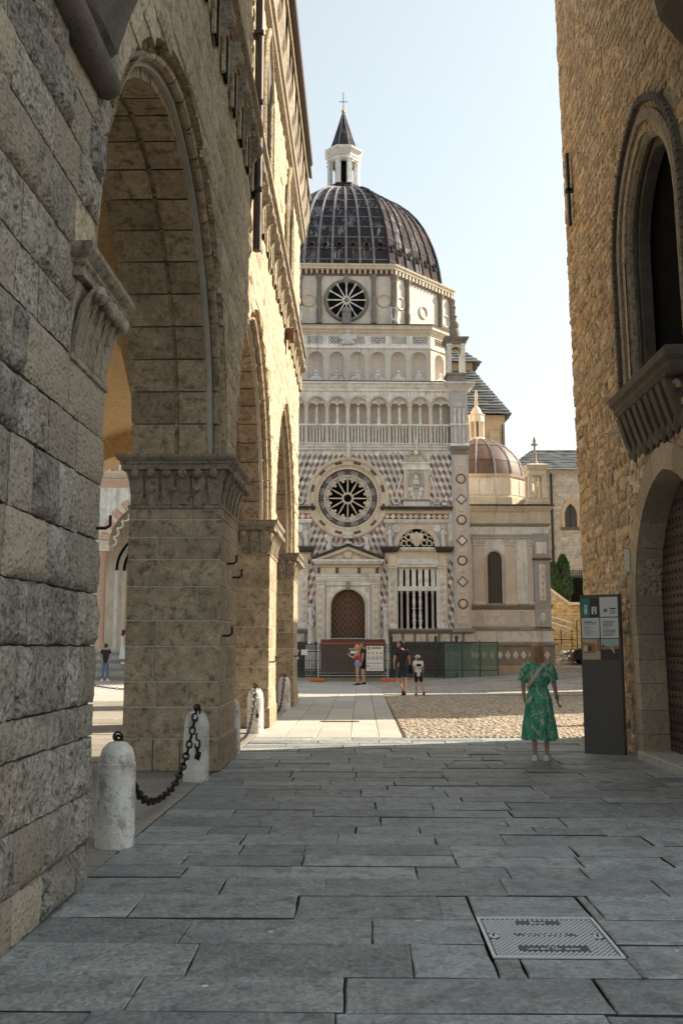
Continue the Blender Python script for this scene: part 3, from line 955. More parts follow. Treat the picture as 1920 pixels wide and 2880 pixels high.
order = sorted(range(len(cand)), key=lambda i: -( (cand[i][1]-cand[i][0]) * (cand[i][3]-cand[i][2]) / (1+max(0, cand[i][2]-1.5)*.25)))
single = set(order[:300])
for i, (y0, y1, z0, z1, first) in enumerate(cand):
    sd_ += 1
    smooth_up = sstep(6.5, 11, z0)
    pr_ = rnd(-.012, .040)*(1-.55*smooth_up) - .006*smooth_up + (.02 if first else 0)
    mb = rough(-y1, -y0, z0, z1, FT, proud=pr_, amp=.02*(1-.4*smooth_up), nu=5, nv=4, depth=.045, seed=sd_, gap=rnd(.004, .02), edge=.04, fs=7, jit=.05)
    if i in single: tp(mb.build('stone', M['rubble'], tow, True, 60))
    else: mass.merge(mb)
tag(tp(mass.build('stones', M['rubble'], tow, True, 60)), kind='stuff')
# quoin tips on the far corner, uneven
z = 0.0
while z < 15.5:
    h = rnd(.16, .34); d = rnd(.0, .07)
    tp(MB().sweep([(-.012, z+.006), (0, z+.02), (0, z+h-.02), (-.012, z+h-.006)], rect(XT+rnd(-.015,.01), XT+rnd(.3,.5), YC-.04, YC+d)).build('quoin', M['rubble'], tow)); z += h

# door surround
dr = tp(MB().box(XT+.40, XT+.54, DY0-.2, DY1+.2, -.02, 4.3).build('door', M['darkstone'], tow))
pl_h = .235; z = .05
M['wood'] = stone('old_door_wood', (.12,.085,.06), (.075,.055,.04), (.16,.12,.085), 3, .4, .25, .4, 30, .75, stretch=(1, .25, 3))
while z < 3.9:
    MB().sweep([(-.004, z+.004), (0, z+.010), (0, z+pl_h-.010), (-.004, z+pl_h-.004)], rect(XT+.365, XT+.43, DY0-.1, DY1+.1)).build('plank', M['wood'], dr); z += pl_h
stud = MB(); stud.ell((0, 0, 0), (.018, .022, .022), 8, 5); stud_me = stud.mesh('door_stud', M['iron'], True)
z = .05 + .03; row = 0
while z < 3.7:
    y = DY1-.12 - (row % 2)*.0
    while y > 12.7:
        if z < gothic_z(DY0, DY1, DZS, DZA, y)-.1: link('door_stud', stud_me, dr, T(XT+.362, y, z))
        y -= .155
    z += pl_h/2; row += 1
# jamb and arch stones
random.seed(8)
z = 0
while z < DZS-.01:
    h = min(rnd(.30, .48), DZS-z)
    if DZS-z-h < .15: h = DZS-z
    for (ya, yb_) in ((DY1, DY1+rnd(.16, .34)), (DY0-rnd(.16,.34), DY0)):
        tp(MB().sweep([(-.006, z+.003), (0, z+.010), (0, z+h-.010), (-.006, z+h-.003)], rect(XT-.025+rnd(-.006,.006), XT+.38, ya - (.03 if ya == DY1 else 0), yb_ + (.03 if ya != DY1 else 0))).build('jamb_stone', M['quoin'], tow))
    z += h
inn_ = gothic(DY0+.03, DY1-.03, DZS, DZA-.03, 12); outl = gothic(DY0-.30, DY1+.30, DZS, DZA+.34, 12)
for k in range(0, 24, 2):
    mb = MB()
    rings = []
    for q in range(3):
        a, b = inn_[k+q], outl[k+q]
        rings.append([(XT-.022, a[0], a[1]), (XT-.022, b[0], b[1]), (XT+.38, b[0], b[1]), (XT+.38, a[0], a[1])])
    # shrink slightly towards its own middle to leave a joint
    c_ = Vector([sum(p[i] for r in rings for p in r)/12 for i in range(3)])
    rings = [[tuple(c_ + (Vector(p)-c_)*.985) for p in r] for r in rings]
    mb.loft(rings); tp(mb.build('voussoir', M['quoin'], tow))
tp(MB().sweep([(0, -.02), (0, .10), (-.012, .115)], rect(XT-.10, XT+.5, DY0-.3, DY1+.03)).build('threshold', M['slab_light'], tow))

# pointed window with moulded orders
win = tp(MB().box(XT+.40, XT+.45, WY0-.1, WY1+.1, WZ0, WZA+.2).build('window', M['void'], tow))
def order(mat, name, o0, o1, x0, x1, n=12):
    a = gothic(WY0-o0, WY1+o0, WZS, WZA+o0*1.15, n); b = gothic(WY0-o1, WY1+o1, WZS, WZA+o1*1.15, n)
    a = [(WY1+o0, WZ0)] + a + [(WY0-o0, WZ0)]; b = [(WY1+o1, WZ0)] + b + [(WY0-o1, WZ0)]
    mb = MB(); mb.loft([[(x0, p[0], p[1]), (x0, q[0], q[1]), (x1, q[0], q[1]), (x1, p[0], p[1])] for p, q in zip(a, b)])
    return mb.build(name, mat, win)
order(M['carved'], 'outer_band', .14, .27, XT-.03, XT+.12)
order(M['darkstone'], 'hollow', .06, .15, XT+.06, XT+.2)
order(M['darkstone'], 'inner_band', -.16, .06, XT+.20, XT+.36)  # shade of the hollow and inner jamb is put into the darker colour
path = [(XT+.12, p[0], p[1]) for p in [(WY1+.0, WZ0)] + gothic(WY0, WY1, WZS, WZA, 12) + [(WY0, WZ0)]]
MB().tube(path, .075, 8).build('roll_shaft', M['carved'], win, True)
tooth = MB(); tooth.add([(-.05,-.05,-.05),(-.05,.05,-.05),(-.05,.05,.05),(-.05,-.05,.05),(.0,0,0),(.05,-.05,-.05),(.05,.05,-.05),(.05,.05,.05),(.05,-.05,.05)], [(0,1,2,3),(5,8,7,6),(0,5,6,1),(1,6,7,2),(2,7,8,3),(3,8,5,0)])
tooth_me = tooth.mesh('dog_tooth', M['darkstone'])
hp = [(WY1+.40, WZ0+.1)] + gothic(WY0-.40, WY1+.40, WZS, WZA+.47, 14) + [(WY0-.40, WZ0+.1)]
dist = 0; seglen = .125; acc = 0
for k in range(len(hp)-1):
    a, b = Vector(hp[k]), Vector(hp[k+1]); L = (b-a).length
    while acc < L:
        p = a + (b-a)*(acc/L); an = math.atan2(b.y-a.y, b.x-a.x)
        link('dog_tooth', tooth_me, win, T(XT-.02, p.x, p.y) @ Matrix.Rotation(an, 4, 'X')); acc += seglen
    acc -= L
hood = MB().tube([(XT+.0, p[0], p[1]) for p in hp], .055, 6); hood.build('hood_backing', M['darkstone'], win)
# sill with carved brackets
sl = tp(MB().sweep([(-.16,4.95),(-.09,4.98),(-.05,5.05),(-.05,5.11),(0,5.16),(0,5.27),(-.02,5.29)], rect(XT-.30, XT+.3, WY0-.2, WY1+.16)).build('window_sill', M['darkstone'], tow))
br = MB(); br.loft([[(XT+.02, -.07, 4.5), (XT-.03, -.05, 4.5), (XT-.03, .05, 4.5), (XT+.02, .07, 4.5)], [(XT+.02, -.09, 4.75), (XT-.11, -.07, 4.72), (XT-.11, .07, 4.72), (XT+.02, .09, 4.75)], [(XT+.02, -.1, 5.1), (XT-.22, -.08, 5.1), (XT-.22, .08, 5.1), (XT+.02, .1, 5.1)]])
br_me = br.mesh('carved_bracket', M['darkstone'], True, 40)
ro_ = MB()
for k in range(12):
    pass
for k in range(9):
    y = WY1+.02 - k*.27
    link('carved_bracket', br_me, sl, T(0, y, -.15))
    a_ = MB().torus((XT-.10, y-.135, 4.78), .10, .04, n=8, k=5, a0=0, a1=math.pi).tf(T(XT-.10, y-.135, 4.78) @ RZ(math.pi/2) @ T(-(XT-.10), -(y-.135), -4.78)); a_.build('carved_arc', M['quoin'], sl, True)
rosm = MB().ell((0,0,0), (.035, .10, .16), 8, 6); ros_me = rosm.mesh('carved_leaf', M['darkstone'], True)
for k in range(9):
    link('carved_leaf', ros_me, sl, T(XT-.03, WY1-.115-k*.27, 4.42))
# dark corbel above the window, at the frame's top corner
cb_ = MB(); pr = [(XT, 8.35), (XT-.22, 8.62), (XT-.45, 8.95), (XT-.50, 9.25), (XT-.72, 9.6), (XT-.72, 10.4), (XT, 10.4)]
cb_.loft([[(x, y_, z_) for x, z_ in pr] for y_ in (10.45, 10.1, 9.3)])
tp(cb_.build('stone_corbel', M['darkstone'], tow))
# wall anchor bar
tp(MB().box(XT-.10, XT-.05, 16.90, 17.0, 9.35, 10.75).box(XT-.13, XT+.02, 16.9, 17.02, 10.0, 10.06).build('wall_anchor', M['iron'], tow))
tp(MB().box(XT-.035, XT+.0, 14.42, 14.72, 2.72, 3.06).build('small_plaque', M['slab_light'], tow))
# loose paving margin along the tower foot is covered by the street slabs

# ---------------------------------------------------------------- houses east of the square (outside the picture; they shade it)
def house(name, x0, x1, y0, y1, h, label, mat):
    e = tag(empty(name, ((x0+x1)/2, (y0+y1)/2, 0)), label, 'house')
    MBi = T(-(x0+x1)/2, -(y0+y1)/2, 0)
    MB().box(x0, x1, y0, y1, 0, h).build('wall', mat, e).matrix_parent_inverse = MBi
    r = MB(); xm = (x0+x1)/2
    r.add([(x0-.4,y0-.4,h),(x1+.4,y0-.4,h),(x1+.4,y1+.4,h),(x0-.4,y1+.4,h),(xm,y0-.4,h+1.6),(xm,y1+.4,h+1.6)], [(0,1,4),(2,3,5),(0,4,5,3),(1,2,5,4),(0,3,2,1)])
    r.build('roof', M['slate'], e).matrix_parent_inverse = MBi
    for fl in range(3):
        y = y0+1.2
        while y < y1-1.5:
            w = MB().box(x0-.05, x0+.02, y, y+1.1, 1.4+fl*3.6, 3.3+fl*3.6).build('window', M['glass'], e); w.matrix_parent_inverse = MBi
            MB().box(x0-.12, x0, y-.1, y+1.2, 1.3+fl*3.6, 1.4+fl*3.6).build('sill', M['quoin'], w)
            y += 2.7
house('row_house', 10.2, 17, 28.4, 36.4, 11.5, 'ochre rendered house east of the square behind the tower', M['plaster'])
house('row_house', 12.9, 20, 41.2, 53.5, 12.5, 'stone house standing east of the chapel square', M['quoin'])

# ---------------------------------------------------------------- the domed chapel (local axes: x right, y back, z up; front at y = 0)
ch = tag(empty('domed_chapel', (-0.70, 48.0, 0), rad(2.6)), 'polychrome marble chapel with rose window and dark lead dome closing the square', 'chapel')
def cp(mb, name, mat, parent=None, smooth=False, ang=35, mw=None): return mb.build(name, mat, parent or ch, smooth, ang, mw)
HW = 6.05

# wall with openings: rose, door, two windows
w = MB()
def wpanel(x0, x1, z0, z1, y=0.0): w.add([(x0,y,z0),(x1,y,z0),(x1,y,z1),(x0,y,z1)], [(0,1,2,3)])
RC, RR = 9.08, 1.78
# lower zone z 0..6.9
for s_ in (-1, 1):
    X = lambda a, b: (min(s_*a, s_*b), max(s_*a, s_*b))
    wpanel(*X(.9, 2.5), 0, 6.9); wpanel(*X(4.45, HW), 0, 6.9)
    wpanel(*X(2.5, 4.45), 0, 2.5); wpanel(*X(2.5, 4.45), 5.5, 6.9)
wpanel(-.9, .9, 4.6, 6.9)
# rose zone
N = 48; xa, za = 2.1, 11.6
vs_ = []
for k in range(N):
    a = 2*math.pi*k/N; c_, s_ = math.cos(a), math.sin(a)
    q = min(xa/abs(c_) if abs(c_) > 1e-6 else 9, ((11.6-RC) if s_ > 0 else (RC-6.9))/abs(s_) if abs(s_) > 1e-6 else 9)
    vs_ += [(RR*c_, 0, RC+RR*s_), (q*c_, 0, RC+q*s_)]
w.add(vs_, [((2*k), 2*k+1, (2*k+3) % (2*N), (2*k+2) % (2*N)) for k in range(N)])
for sx in (-1, 1):
    for zc in (6.9, 11.6):
        pass
w.add([(-xa,0.001,6.9),(-xa+.9,0.001,6.9),(-xa,0.001,7.9)], [(0,1,2)]); w.add([(xa,0.001,6.9),(xa,0.001,7.9),(xa-.9,0.001,6.9)], [(0,1,2)])
w.add([(-xa,0.001,11.6),(-xa,0.001,10.6),(-xa+.9,0.001,11.6)], [(0,1,2)]); w.add([(xa,0.001,11.6),(xa-.9,0.001,11.6),(xa,0.001,10.6)], [(0,1,2)])
for s_ in (-1, 1): wpanel(min(s_*2.1, s_*HW), max(s_*2.1, s_*HW), 6.9, 11.6)
# reveals of rose
ring = [[(RR*math.cos(2*math.pi*k/N), y, RC+RR*math.sin(2*math.pi*k/N)) for k in range(N)] for y in (0, .5)]
w.loft(ring[::-1], False, False)
w.box(-HW, HW, .55, .9, 0, 15.0)
w.box(-HW, -HW+.3, 0.002, .55, 0, 15.0); w.box(HW-.3, HW, 0.002, .55, 0, 15.0)
cp(w, 'wall', M['white'])
MBk = MB().box(-5.9, 5.9, .9, 15.5, 0, 15.1); cp(MBk, 'rear_body', M['cream'])
MB().box(-2.0, 2.0, .50, .54, 7, 11.2).build('rose_darkness', M['void'], ch)
for s_ in (-1, 1): MB().box(min(s_*2.45, s_*4.5), max(s_*2.45, s_*4.5), .45, .5, 2.4, 5.6).build('window_darkness', M['void'], ch)

# ---- cube-pattern marble tiles
tl, e_, h1, hw = [], .23, .155, .135
def keep(x, z):
    ax = abs(x)
    if (x*x + (z-RC)**2) < 2.0**2: return False
    if z > 11.5 or ax > 5.28: return False
    if z > 8.65:
        return not (2.82 < ax < 4.22 and z < 11.25)
    if z > 6.62: return ax < 1.88
    if z > 5.95: return 1.9 > ax > (6.66-z)*2.75
    if z > 2.5: return 1.60 < ax < 2.0 or 5.06 < ax < 5.28
    return False
row = 0; z = 2.5
while z < 11.9:
    x = -5.4 + (row % 2)*hw
    while x < 5.4:
        s_ = 1 if x < 0 else -1       # the cubes lean outwards to both sides
        tl.append(([(x-hw, z), (x, z-h1), (x+hw, z), (x, z+h1)], 0))
        a = [(x-hw, z-e_), (x, z-h1-e_), (x, z-h1), (x-hw, z)]; b = [(x, z-h1-e_), (x+hw, z-e_), (x+hw, z), (x, z-h1)]
        tl.append((a, 2 if s_ > 0 else 1)); tl.append((b, 1 if s_ > 0 else 2))
        x += 2*hw
    z += h1 + e_; row += 1
tiles = []
for poly, c in tl:
    cx = sum(p[0] for p in poly)/4; cz = sum(p[1] for p in poly)/4
    if keep(cx, cz): tiles.append((poly, c, cx, cz))
random.seed(31)
tiles.sort(key=lambda t_: abs(t_[2]-2.0) + abs(t_[3]-10.2)*.8)
restm = MB(); TM = ['white', 'red', 'grey']
for k, (poly, c, cx, cz) in enumerate(tiles):
    pl = [(cx+(x-cx)*.96, cz+(z-cz)*.96) for x, z in poly]
    mi = c
    if c == 0 and rnd(0,1) < .4: mi = 5
    if c == 1 and rnd(0,1) < .06: mi = 3
    if c == 2 and rnd(0,1) < .12: mi = 4
    d = rnd(.012, .02)
    if k < 300: cp(MB().prism(pl, -d, .001), 'marble_tile', M[['white','red','tilegrey','black','pink','tilepale'][mi]])
    else: restm.prism(pl, -d, .001, mi)
tag(cp(restm, 'marble_tiles', [M['white'], M['red'], M['tilegrey'], M['black'], M['pink'], M['tilepale']]), kind='stuff')

# ---- rose window
ro = cp(MB().torus((0, -.05, RC), 2.0, .095, n=56, k=8), 'rose_window', M['cream'], None, True)
def annulus(r0, r1, y0, y1, n=48, a0=0, a1=2*math.pi):
    mb = MB(); rings = []
    full = a1-a0 > 6.28
    for k in range(n + (0 if full else 1)):
        a = a0+(a1-a0)*k/n; c_, s_ = math.cos(a), math.sin(a)
        rings.append([(r0*c_, y0, RC+r0*s_), (r1*c_, y0, RC+r1*s_), (r1*c_, y1, RC+r1*s_), (r0*c_, y1, RC+r0*s_)])
    if full: rings.append(rings[0])
    mb.loft(rings, not full, not full); return mb
annulus(1.70, 1.95, -.03, .03).build('carved_ring', M['cream'], ro)
for k in range(12):
    a = 2*math.pi*(k+.5)/12
    annulus(1.76, 1.92, -.045, -.02, 4, a-.10, a+.10).build('dark_panel', M['brownm'], ro)
    for j in range(7):
        b = a + (j-3)*.062 + .26
        pass
annulus(1.50, 1.70, .06, .14).build('beaded_ring', M['cream'], ro)
bead = MB().ell((0,0,0), (.022,.022,.022), 6, 4); bead_me = bead.mesh('bead', M['brownm'], True)
for k in range(72):
    a = 2*math.pi*k/72; link('bead', bead_me, ro, T(1.60*math.cos(a), .058, RC+1.60*math.sin(a)))
annulus(1.12, 1.22, .14, .26).build('inner_rim', M['grey'], ro)
annulus(1.46, 1.52, .13, .26).build('outer_rim', M['brownm'], ro)
for k in range(12):
    a = 2*math.pi*(k+.5)/12 + math.pi/12
    annulus(1.2, 1.48, .17, .24, 3, a-.085, a+.085).build('dark_panel', M['brownm'], ro)
    a2 = 2*math.pi*(k+.5)/12
    lat = MB()
    for j in range(-2, 3):
        for sgn in (-1, 1):
            p0 = a2 + j*.066 - sgn*.085; p1 = a2 + j*.066 + sgn*.085
            p0c = max(a2-.165, min(a2+.165, p0)); p1c = max(a2-.165, min(a2+.165, p1))
            q0 = 1.22 + .25*(p0c-p0)/(p1-p0); q1 = 1.22 + .25*(p1c-p0)/(p1-p0)
            if abs(p1c-p0c) > .01: lat.tube([(q0*math.cos(p0c), .2, RC+q0*math.sin(p0c)), (q1*math.cos(p1c), .2, RC+q1*math.sin(p1c))], .0095, 4)
    lat.build('lattice', M['white'], ro)
    # spoke column
    a3 = 2*math.pi*k/12
    sp = MB().lathe([(.03,.30),(.045,.33),(.03,.36),(.042,.65),(.028,.95),(.045,1.06),(.05,1.14)], n=8)
    sp.tf(T(0, .2, RC) @ Matrix.Rotation(math.pi/2-a3, 4, 'Y')); sp.build('spoke', M['cream'], ro, True)
    # trefoil cusps between the spokes
    cu = MB()
    for (rr_, da, s_) in ((1.03, -.12, .085), (1.03, .12, .085), (.90, 0, .075), (1.06, 0, .10)):
        b = a2 + da; cu.add(*(lambda c_: ([(c_[0]+s_*math.cos(q*math.pi/4), .17, c_[1]+s_*math.sin(q*math.pi/4)) for q in range(8)] + [(c_[0]+s_*math.cos(q*math.pi/4), .23, c_[1]+s_*math.sin(q*math.pi/4)) for q in range(8)],
              [tuple(range(8))] + [((q+1) % 8, q, q+8, (q+1) % 8+8) for q in range(8)]))((rr_*math.cos(b), RC+rr_*math.sin(b))))
    tag(cu.build('cusp', M['cream'], ro))
MB().torus((0, .18, RC), .25, .055, n=24, k=6).build('hub', M['pink'], ro, True)

# ---- statues
def statue_mb(seed=0, pose=0):
    r = random.Random(seed); mb = MB()
    n = 12
    prof_ = [(.17,0),(.18,.10),(.16,.45),(.15,.75),(.155,.95),(.17,1.12),(.165,1.24),(.11,1.31),(.045,1.35),(.045,1.40)]
    rings = []
    for rr, z in prof_:
        rings.append([(rr*(1+.12*math.sin(3*a+z*4+seed))*math.cos(a)*1.0 + .03*math.sin(z*2+seed), rr*.75*(1+.1*math.sin(5*a+seed))*math.sin(a), z) for a in [2*math.pi*i/n for i in range(n)]])
    mb.loft(rings)
    mb.ell((.03*math.sin(2.8+seed), -.01, 1.50), (.085, .095, .12), 8, 6)
    s_ = 1 if seed % 2 else -1
    mb.tube([(.17*s_, 0, 1.25), (.24*s_, -.05, 1.0), (.08*s_, -.17, .92)], [.06,.05,.035], 6)
    mb.tube([(-.17*s_, 0, 1.25), (-.25*s_, -.02, 1.0), (-.24*s_, -.08, .74)], [.06,.05,.035], 6)
    return mb
st_me = [statue_mb(i).mesh('statue', M['statue'], True, 60) for i in range(4)]
def statue(x, y, z, s_=1.0, k=0, parent=None): return link('statue', st_me[k % 4], parent or ch, T(x, y, z) @ Matrix.Scale(s_, 4))
crest = MB()
crest.ell((0,0,.25), (.22,.09,.28), 10, 6).ell((-.22,0,.30), (.16,.07,.12), 8, 5).ell((.22,0,.30), (.16,.07,.12), 8, 5).ell((0,-.02,.55), (.1,.08,.1), 8, 5).ell((-.2,0,.08), (.12,.06,.1), 8, 5).ell((.2,0,.08), (.12,.06,.1), 8, 5)
crest_me = crest.mesh('carved_crest', M['statue'], True, 60)

# ---- corner pilasters with medallions
for s_ in (-1, 1):
    P = cp(MB().box(s_*5.30 if s_ > 0 else -6.13, 6.13 if s_ > 0 else -5.30, -.18, .0, 2.52, 11.32), 'corner_pilaster', M['grey'])
    MB().box(s_*5.72-.29, s_*5.72+.29, -.20, -.16, 2.75, 11.2).build('panel', M['pink'], P)
    for z in (10.05, 7.95, 5.89, 3.73):
        MB().torus((s_*5.72, -.21, z), .225, .035, n=24, k=6).build('medallion_rim', M['brownm'], P, True)
        MB().ell((s_*5.72, -.20, z), (.20, .04, .20), 14, 8).build('medallion', M['cream'], P, True)
    for z in (9.0, 6.9, 4.83):
        for nm, r_, d_, m_ in (('lozenge_rim', .29, .035, 'brownm'), ('lozenge', .21, .05, 'white')):
            MB().prism([(s_*5.72-r_, z), (s_*5.72, z-r_), (s_*5.72+r_, z), (s_*5.72, z+r_)], -.20-d_, -.19).build(nm, M[m_], P)
    for z in (10.75, 9.55, 8.45, 7.45, 6.38, 5.35, 4.3, 3.15):
        MB().ell((s_*5.72, -.2, z), (.17, .025, .10), 10, 5).ell((s_*5.72, -.2, z+.12), (.08, .025, .06), 8, 5).build('carved_ornament', M['cream'], P, True)
    MB().sweep([(0,11.32),(.05,11.36),(.05,11.42),(-.02,11.46),(.0,11.5),(.10,11.62),(.12,11.70)], rect(s_*5.715-.41, s_*5.715+.41, -.19, .3)).build('capital', M['grime'], P)
    MB().sweep([(.12,2.32),(.12,2.40),(.04,2.46),(.0,2.52)], rect(s_*5.715-.43, s_*5.715+.43, -.20, .3)).build('base', M['grime'], P)

# ---- band under the balustrade, balustrade and loggia
cp(MB().sweep([(0,11.52),(.05,11.55),(.05,11.64),(.11,11.70),(.11,11.78),(.17,11.83),(.17,11.88)], rect(-5.32, 5.32, -.06, .5)), 'string_band', M['white'])
for s_ in (-1, 1):
    P = cp(MB().box(s_*5.69-.44, s_*5.69+.44, -.22, .3, 11.70, 14.6), 'upper_pilaster', M['grey'])
    MB().sweep([(.0,11.72),(.05,11.74),(.05,11.84),(0,11.88)], rect(s_*5.69-.45, s_*5.69+.45, -.23, .3)).build('base_moulding', M['white'], P)
    MB().sweep([(.0,12.80),(.06,12.83),(.06,12.90),(0,12.92)], rect(s_*5.69-.45, s_*5.69+.45, -.23, .3)).build('rail_moulding', M['white'], P)
    for k in range(3):
        MB().lathe([(.05,11.9),(.035,11.95),(.035,12.7),(.055,12.78)], (s_*5.69+(k-1)*.2, -.24, 0), 8).build('colonnette', M['white'], P, True)
        MB().lathe([(.05,12.92),(.05,12.98),(.06,13.2),(.04,13.4),(.055,13.6),(.06,13.7)], (s_*5.69+(k-1)*.22, -.24, 0), 8).build('colonnette', M['white'], P, True)
    MB().torus((s_*5.69, -.23, 13.8), .27, .04, n=12, k=5, a0=0, a1=math.pi).build('arch', M['pink'], P, True)
    la = MB()
    for j in range(-3, 4):
        la.tube([(s_*5.69+j*.08-.1, -.235, 13.78), (s_*5.69+j*.08*.5+.1, -.235, 14.02)], .014, 4).tube([(s_*5.69+j*.08+.1, -.235, 13.78), (s_*5.69+j*.08*.5-.1, -.235, 14.02)], .014, 4)
    la.build('lattice', M['white'], P)
log = cp(MB().box(-5.3, 5.3, .52, .56, 11.9, 14.8), 'loggia', M['stucco'])
MB().box(-5.3, 5.3, -.02, .52, 11.86, 11.90).build('floor', M['grime'], log)
MB().sweep([(-.02,12.78),(.04,12.80),(.04,12.87),(0,12.90)], rect(-5.28, 5.28, -.10, .08)).build('handrail', M['white'], log)
blm = MB().lathe([(.055,11.90),(.05,11.94),(.035,11.96),(.035,12.70),(.055,12.74),(.055,12.78)], n=8); bl_me = blm.mesh('baluster', M['white'], True, 40)
pom = MB().lathe([(.12,11.89),(.11,11.96),(.085,12.0),(.085,12.70),(.11,12.76),(.11,12.79)], n=10); po_me = pom.mesh('baluster_post', M['pink'], True, 40)
com = MB().sweep([(.02,12.90),(.02,12.96),(0,12.98),(0,13.78),(.03,13.82),(.05,13.87)], rect(-.085, .085, -.09, .09)); co_me = com.mesh('column', M['pink'])
tum = MB().lathe([(.10,12.90),(.10,12.95),(.06,13.0),(.085,13.15),(.05,13.32),(.045,13.36),(.075,13.5),(.06,13.66),(.05,13.72),(.09,13.78)], n=10); tu_me = tum.mesh('turned_column', M['white'], True, 40)
RB = .44
sp_ = MB(); n2 = 14
for k in range(10):
    c = -4.77 + 1.06*k; a0 = c-.53
    xs_ = [a0] + [c - RB*math.cos(math.pi*i/n2) for i in range(n2+1)] + [a0+1.06]
    for i in range(len(xs_)-1):
        a, b = xs_[i], xs_[i+1]
        za_ = 13.87 + math.sqrt(max(0, RB*RB-(a-c)**2)); zb_ = 13.87 + math.sqrt(max(0, RB*RB-(b-c)**2))
        sp_.add([(a,-.08,za_),(b,-.08,zb_),(b,-.08,14.6),(a,-.08,14.6),(a,.09,za_),(b,.09,zb_)], [(0,1,2,3),(4,5,1,0)])
sp_.build('arcade_wall', M['white'], log)
arm = MB().torus((0, -.09, 13.87), RB+.05, .045, n=14, k=5, a0=0, a1=math.pi); ar_me = arm.mesh('arch_band', M['pink'], True)
for k in range(11):
    x = -5.3+1.06*k
    if 0 < k < 10: link('column', co_me, log, T(x, 0, 0)); link('baluster_post', po_me, log, T(x, -.02, 0))
lat = MB()
for j in range(-4, 5):
    for s_ in (-1, 1):
        pts = []
        for q in range(9):
            tt = -.5 + q/8; px = j*.105 + s_*tt*.55; pz = 13.92 + (tt+.5)*.44
            if px*px + (pz-13.87)**2 < (RB)**2 and pz > 13.87 + .10 + .0*abs(px): pts.append((px, 0, pz))
        if len(pts) > 1: lat.tube([pts[0], pts[-1]], .016, 4)
for s_ in (-1, 1): lat.torus((s_*.22, 0, 13.87), .205, .03, n=10, k=5, a0=.05, a1=math.pi-.05)
la_me = lat.mesh('lattice', M['white'], True)
for k in range(10):
    c = -4.77+1.06*k
    for j in range(5): link('baluster', bl_me, log, T(c+(j-2)*.158, -.02, 0))
    link('turned_column', tu_me, log, T(c, 0, 0)); link('arch_band', ar_me, log, T(c, 0, 0)); link('lattice', la_me, log, T(c, 0, 0))
# main cornice
cp(MB().sweep([(0,14.60),(.06,14.62),(.06,14.72),(.12,14.75),(.20,14.84),(.20,14.90),(.34,14.95),(.34,15.03)], rect(-6.14, 6.14, -.12, .9)), 'main_cornice', M['white'])
cp(MB().sweep([(.36,15.03),(.36,15.07),(.0,15.13)], rect(-6.14, 6.14, -.12, 1.5)), 'cornice_flashing', M['weather'])
for s_ in (-1, 1): cp(MB().sweep([(0,14.60),(.10,14.72),(.22,14.86),(.36,14.95),(.36,15.028)], rect(s_*5.69-.46, s_*5.69+.46, -.24, .3)), 'cornice_break', M['white'])

# ---- niche tier, with chamfered corners
NP = [(-4.49,1.6),(4.49,1.6),(5.55,2.66),(5.55,12.5),(-5.55,12.5),(-5.55,2.66)]
nt_ = cp(MB().sweep([(-.35,15.1),(-.35,18.5)], NP), 'niche_tier', M['stucco'])
fr_ = MB(); RN = .40
xsn = [-3.85+1.1*k for k in range(8)]
def nicheface(mb, cxs, x0, x1, z0, zs, z1, y):
    prev = x0
    for c in cxs:
        mb.add([(prev,y,z0),(c-RN,y,z0),(c-RN,y,z1),(prev,y,z1)], [(0,1,2,3)])
        n_ = 12
        for i in range(n_):
            a = c - RN*math.cos(math.pi*i/n_); b = c - RN*math.cos(math.pi*(i+1)/n_)
            za_ = zs + math.sqrt(max(0, RN*RN-(a-c)**2)); zb_ = zs + math.sqrt(max(0, RN*RN-(b-c)**2))
            mb.add([(a,y,za_),(b,y,zb_),(b,y,z1),(a,y,z1)], [(0,1,2,3)])
        prev = c+RN
    mb.add([(prev,y,z0),(x1,y,z0),(x1,y,z1),(prev,y,z1)], [(0,1,2,3)])
nicheface(fr_, xsn, -4.49, 4.49, 15.1, 16.85, 17.4, 1.6)
fr_.build('niche_wall', M['stucco'], nt_)
nm_ = MB(); n_ = 14
rings = [[(-RN*math.cos(math.pi*i/n_), 1.6+.30*math.sin(math.pi*i/n_), z) for i in range(n_+1)] for z in (15.1, 16.0, 16.85)]
for q in range(1, 5):
    a = math.pi/2*q/5
    rings.append([(-RN*math.cos(a)*math.cos(math.pi*i/n_), 1.6+.30*math.cos(a)*math.sin(math.pi*i/n_), 16.85+RN*math.sin(a)) for i in range(n_+1)])
rings.append([(0, 1.6, 16.85+RN)]*(n_+1))
nm_.loft(rings, closed=False); nm_me = nm_.mesh('niche_shell', M['stucco'], True, 60)
sh = MB()
fan = [(-.38, 15.45), (.38, 15.45)] + [(.38*math.cos(a), 15.62+.27*math.sin(a)) for a in [math.pi*i/12 for i in range(13)]]
sh.prism(fan, -.10, .0)
for q in range(9):
    a = math.pi*(q+.5)/9; sh.tube([(.1*math.cos(a), -.11, 15.56+.08*math.sin(a)), (.33*math.cos(a), -.11, 15.62+.22*math.sin(a))], .022, 4)
sh.ell((0, -.05, 16.12), (.085, .09, .115), 8, 6).ell((0, -.04, 15.95), (.15, .08, .09), 8, 5)
sh_me = sh.mesh('shell_bust', M['white'], True, 40)
for x in xsn:
    link('niche_shell', nm_me, nt_, T(x, 0, 0)); link('shell_bust', sh_me, nt_, T(x, 1.62, 0))
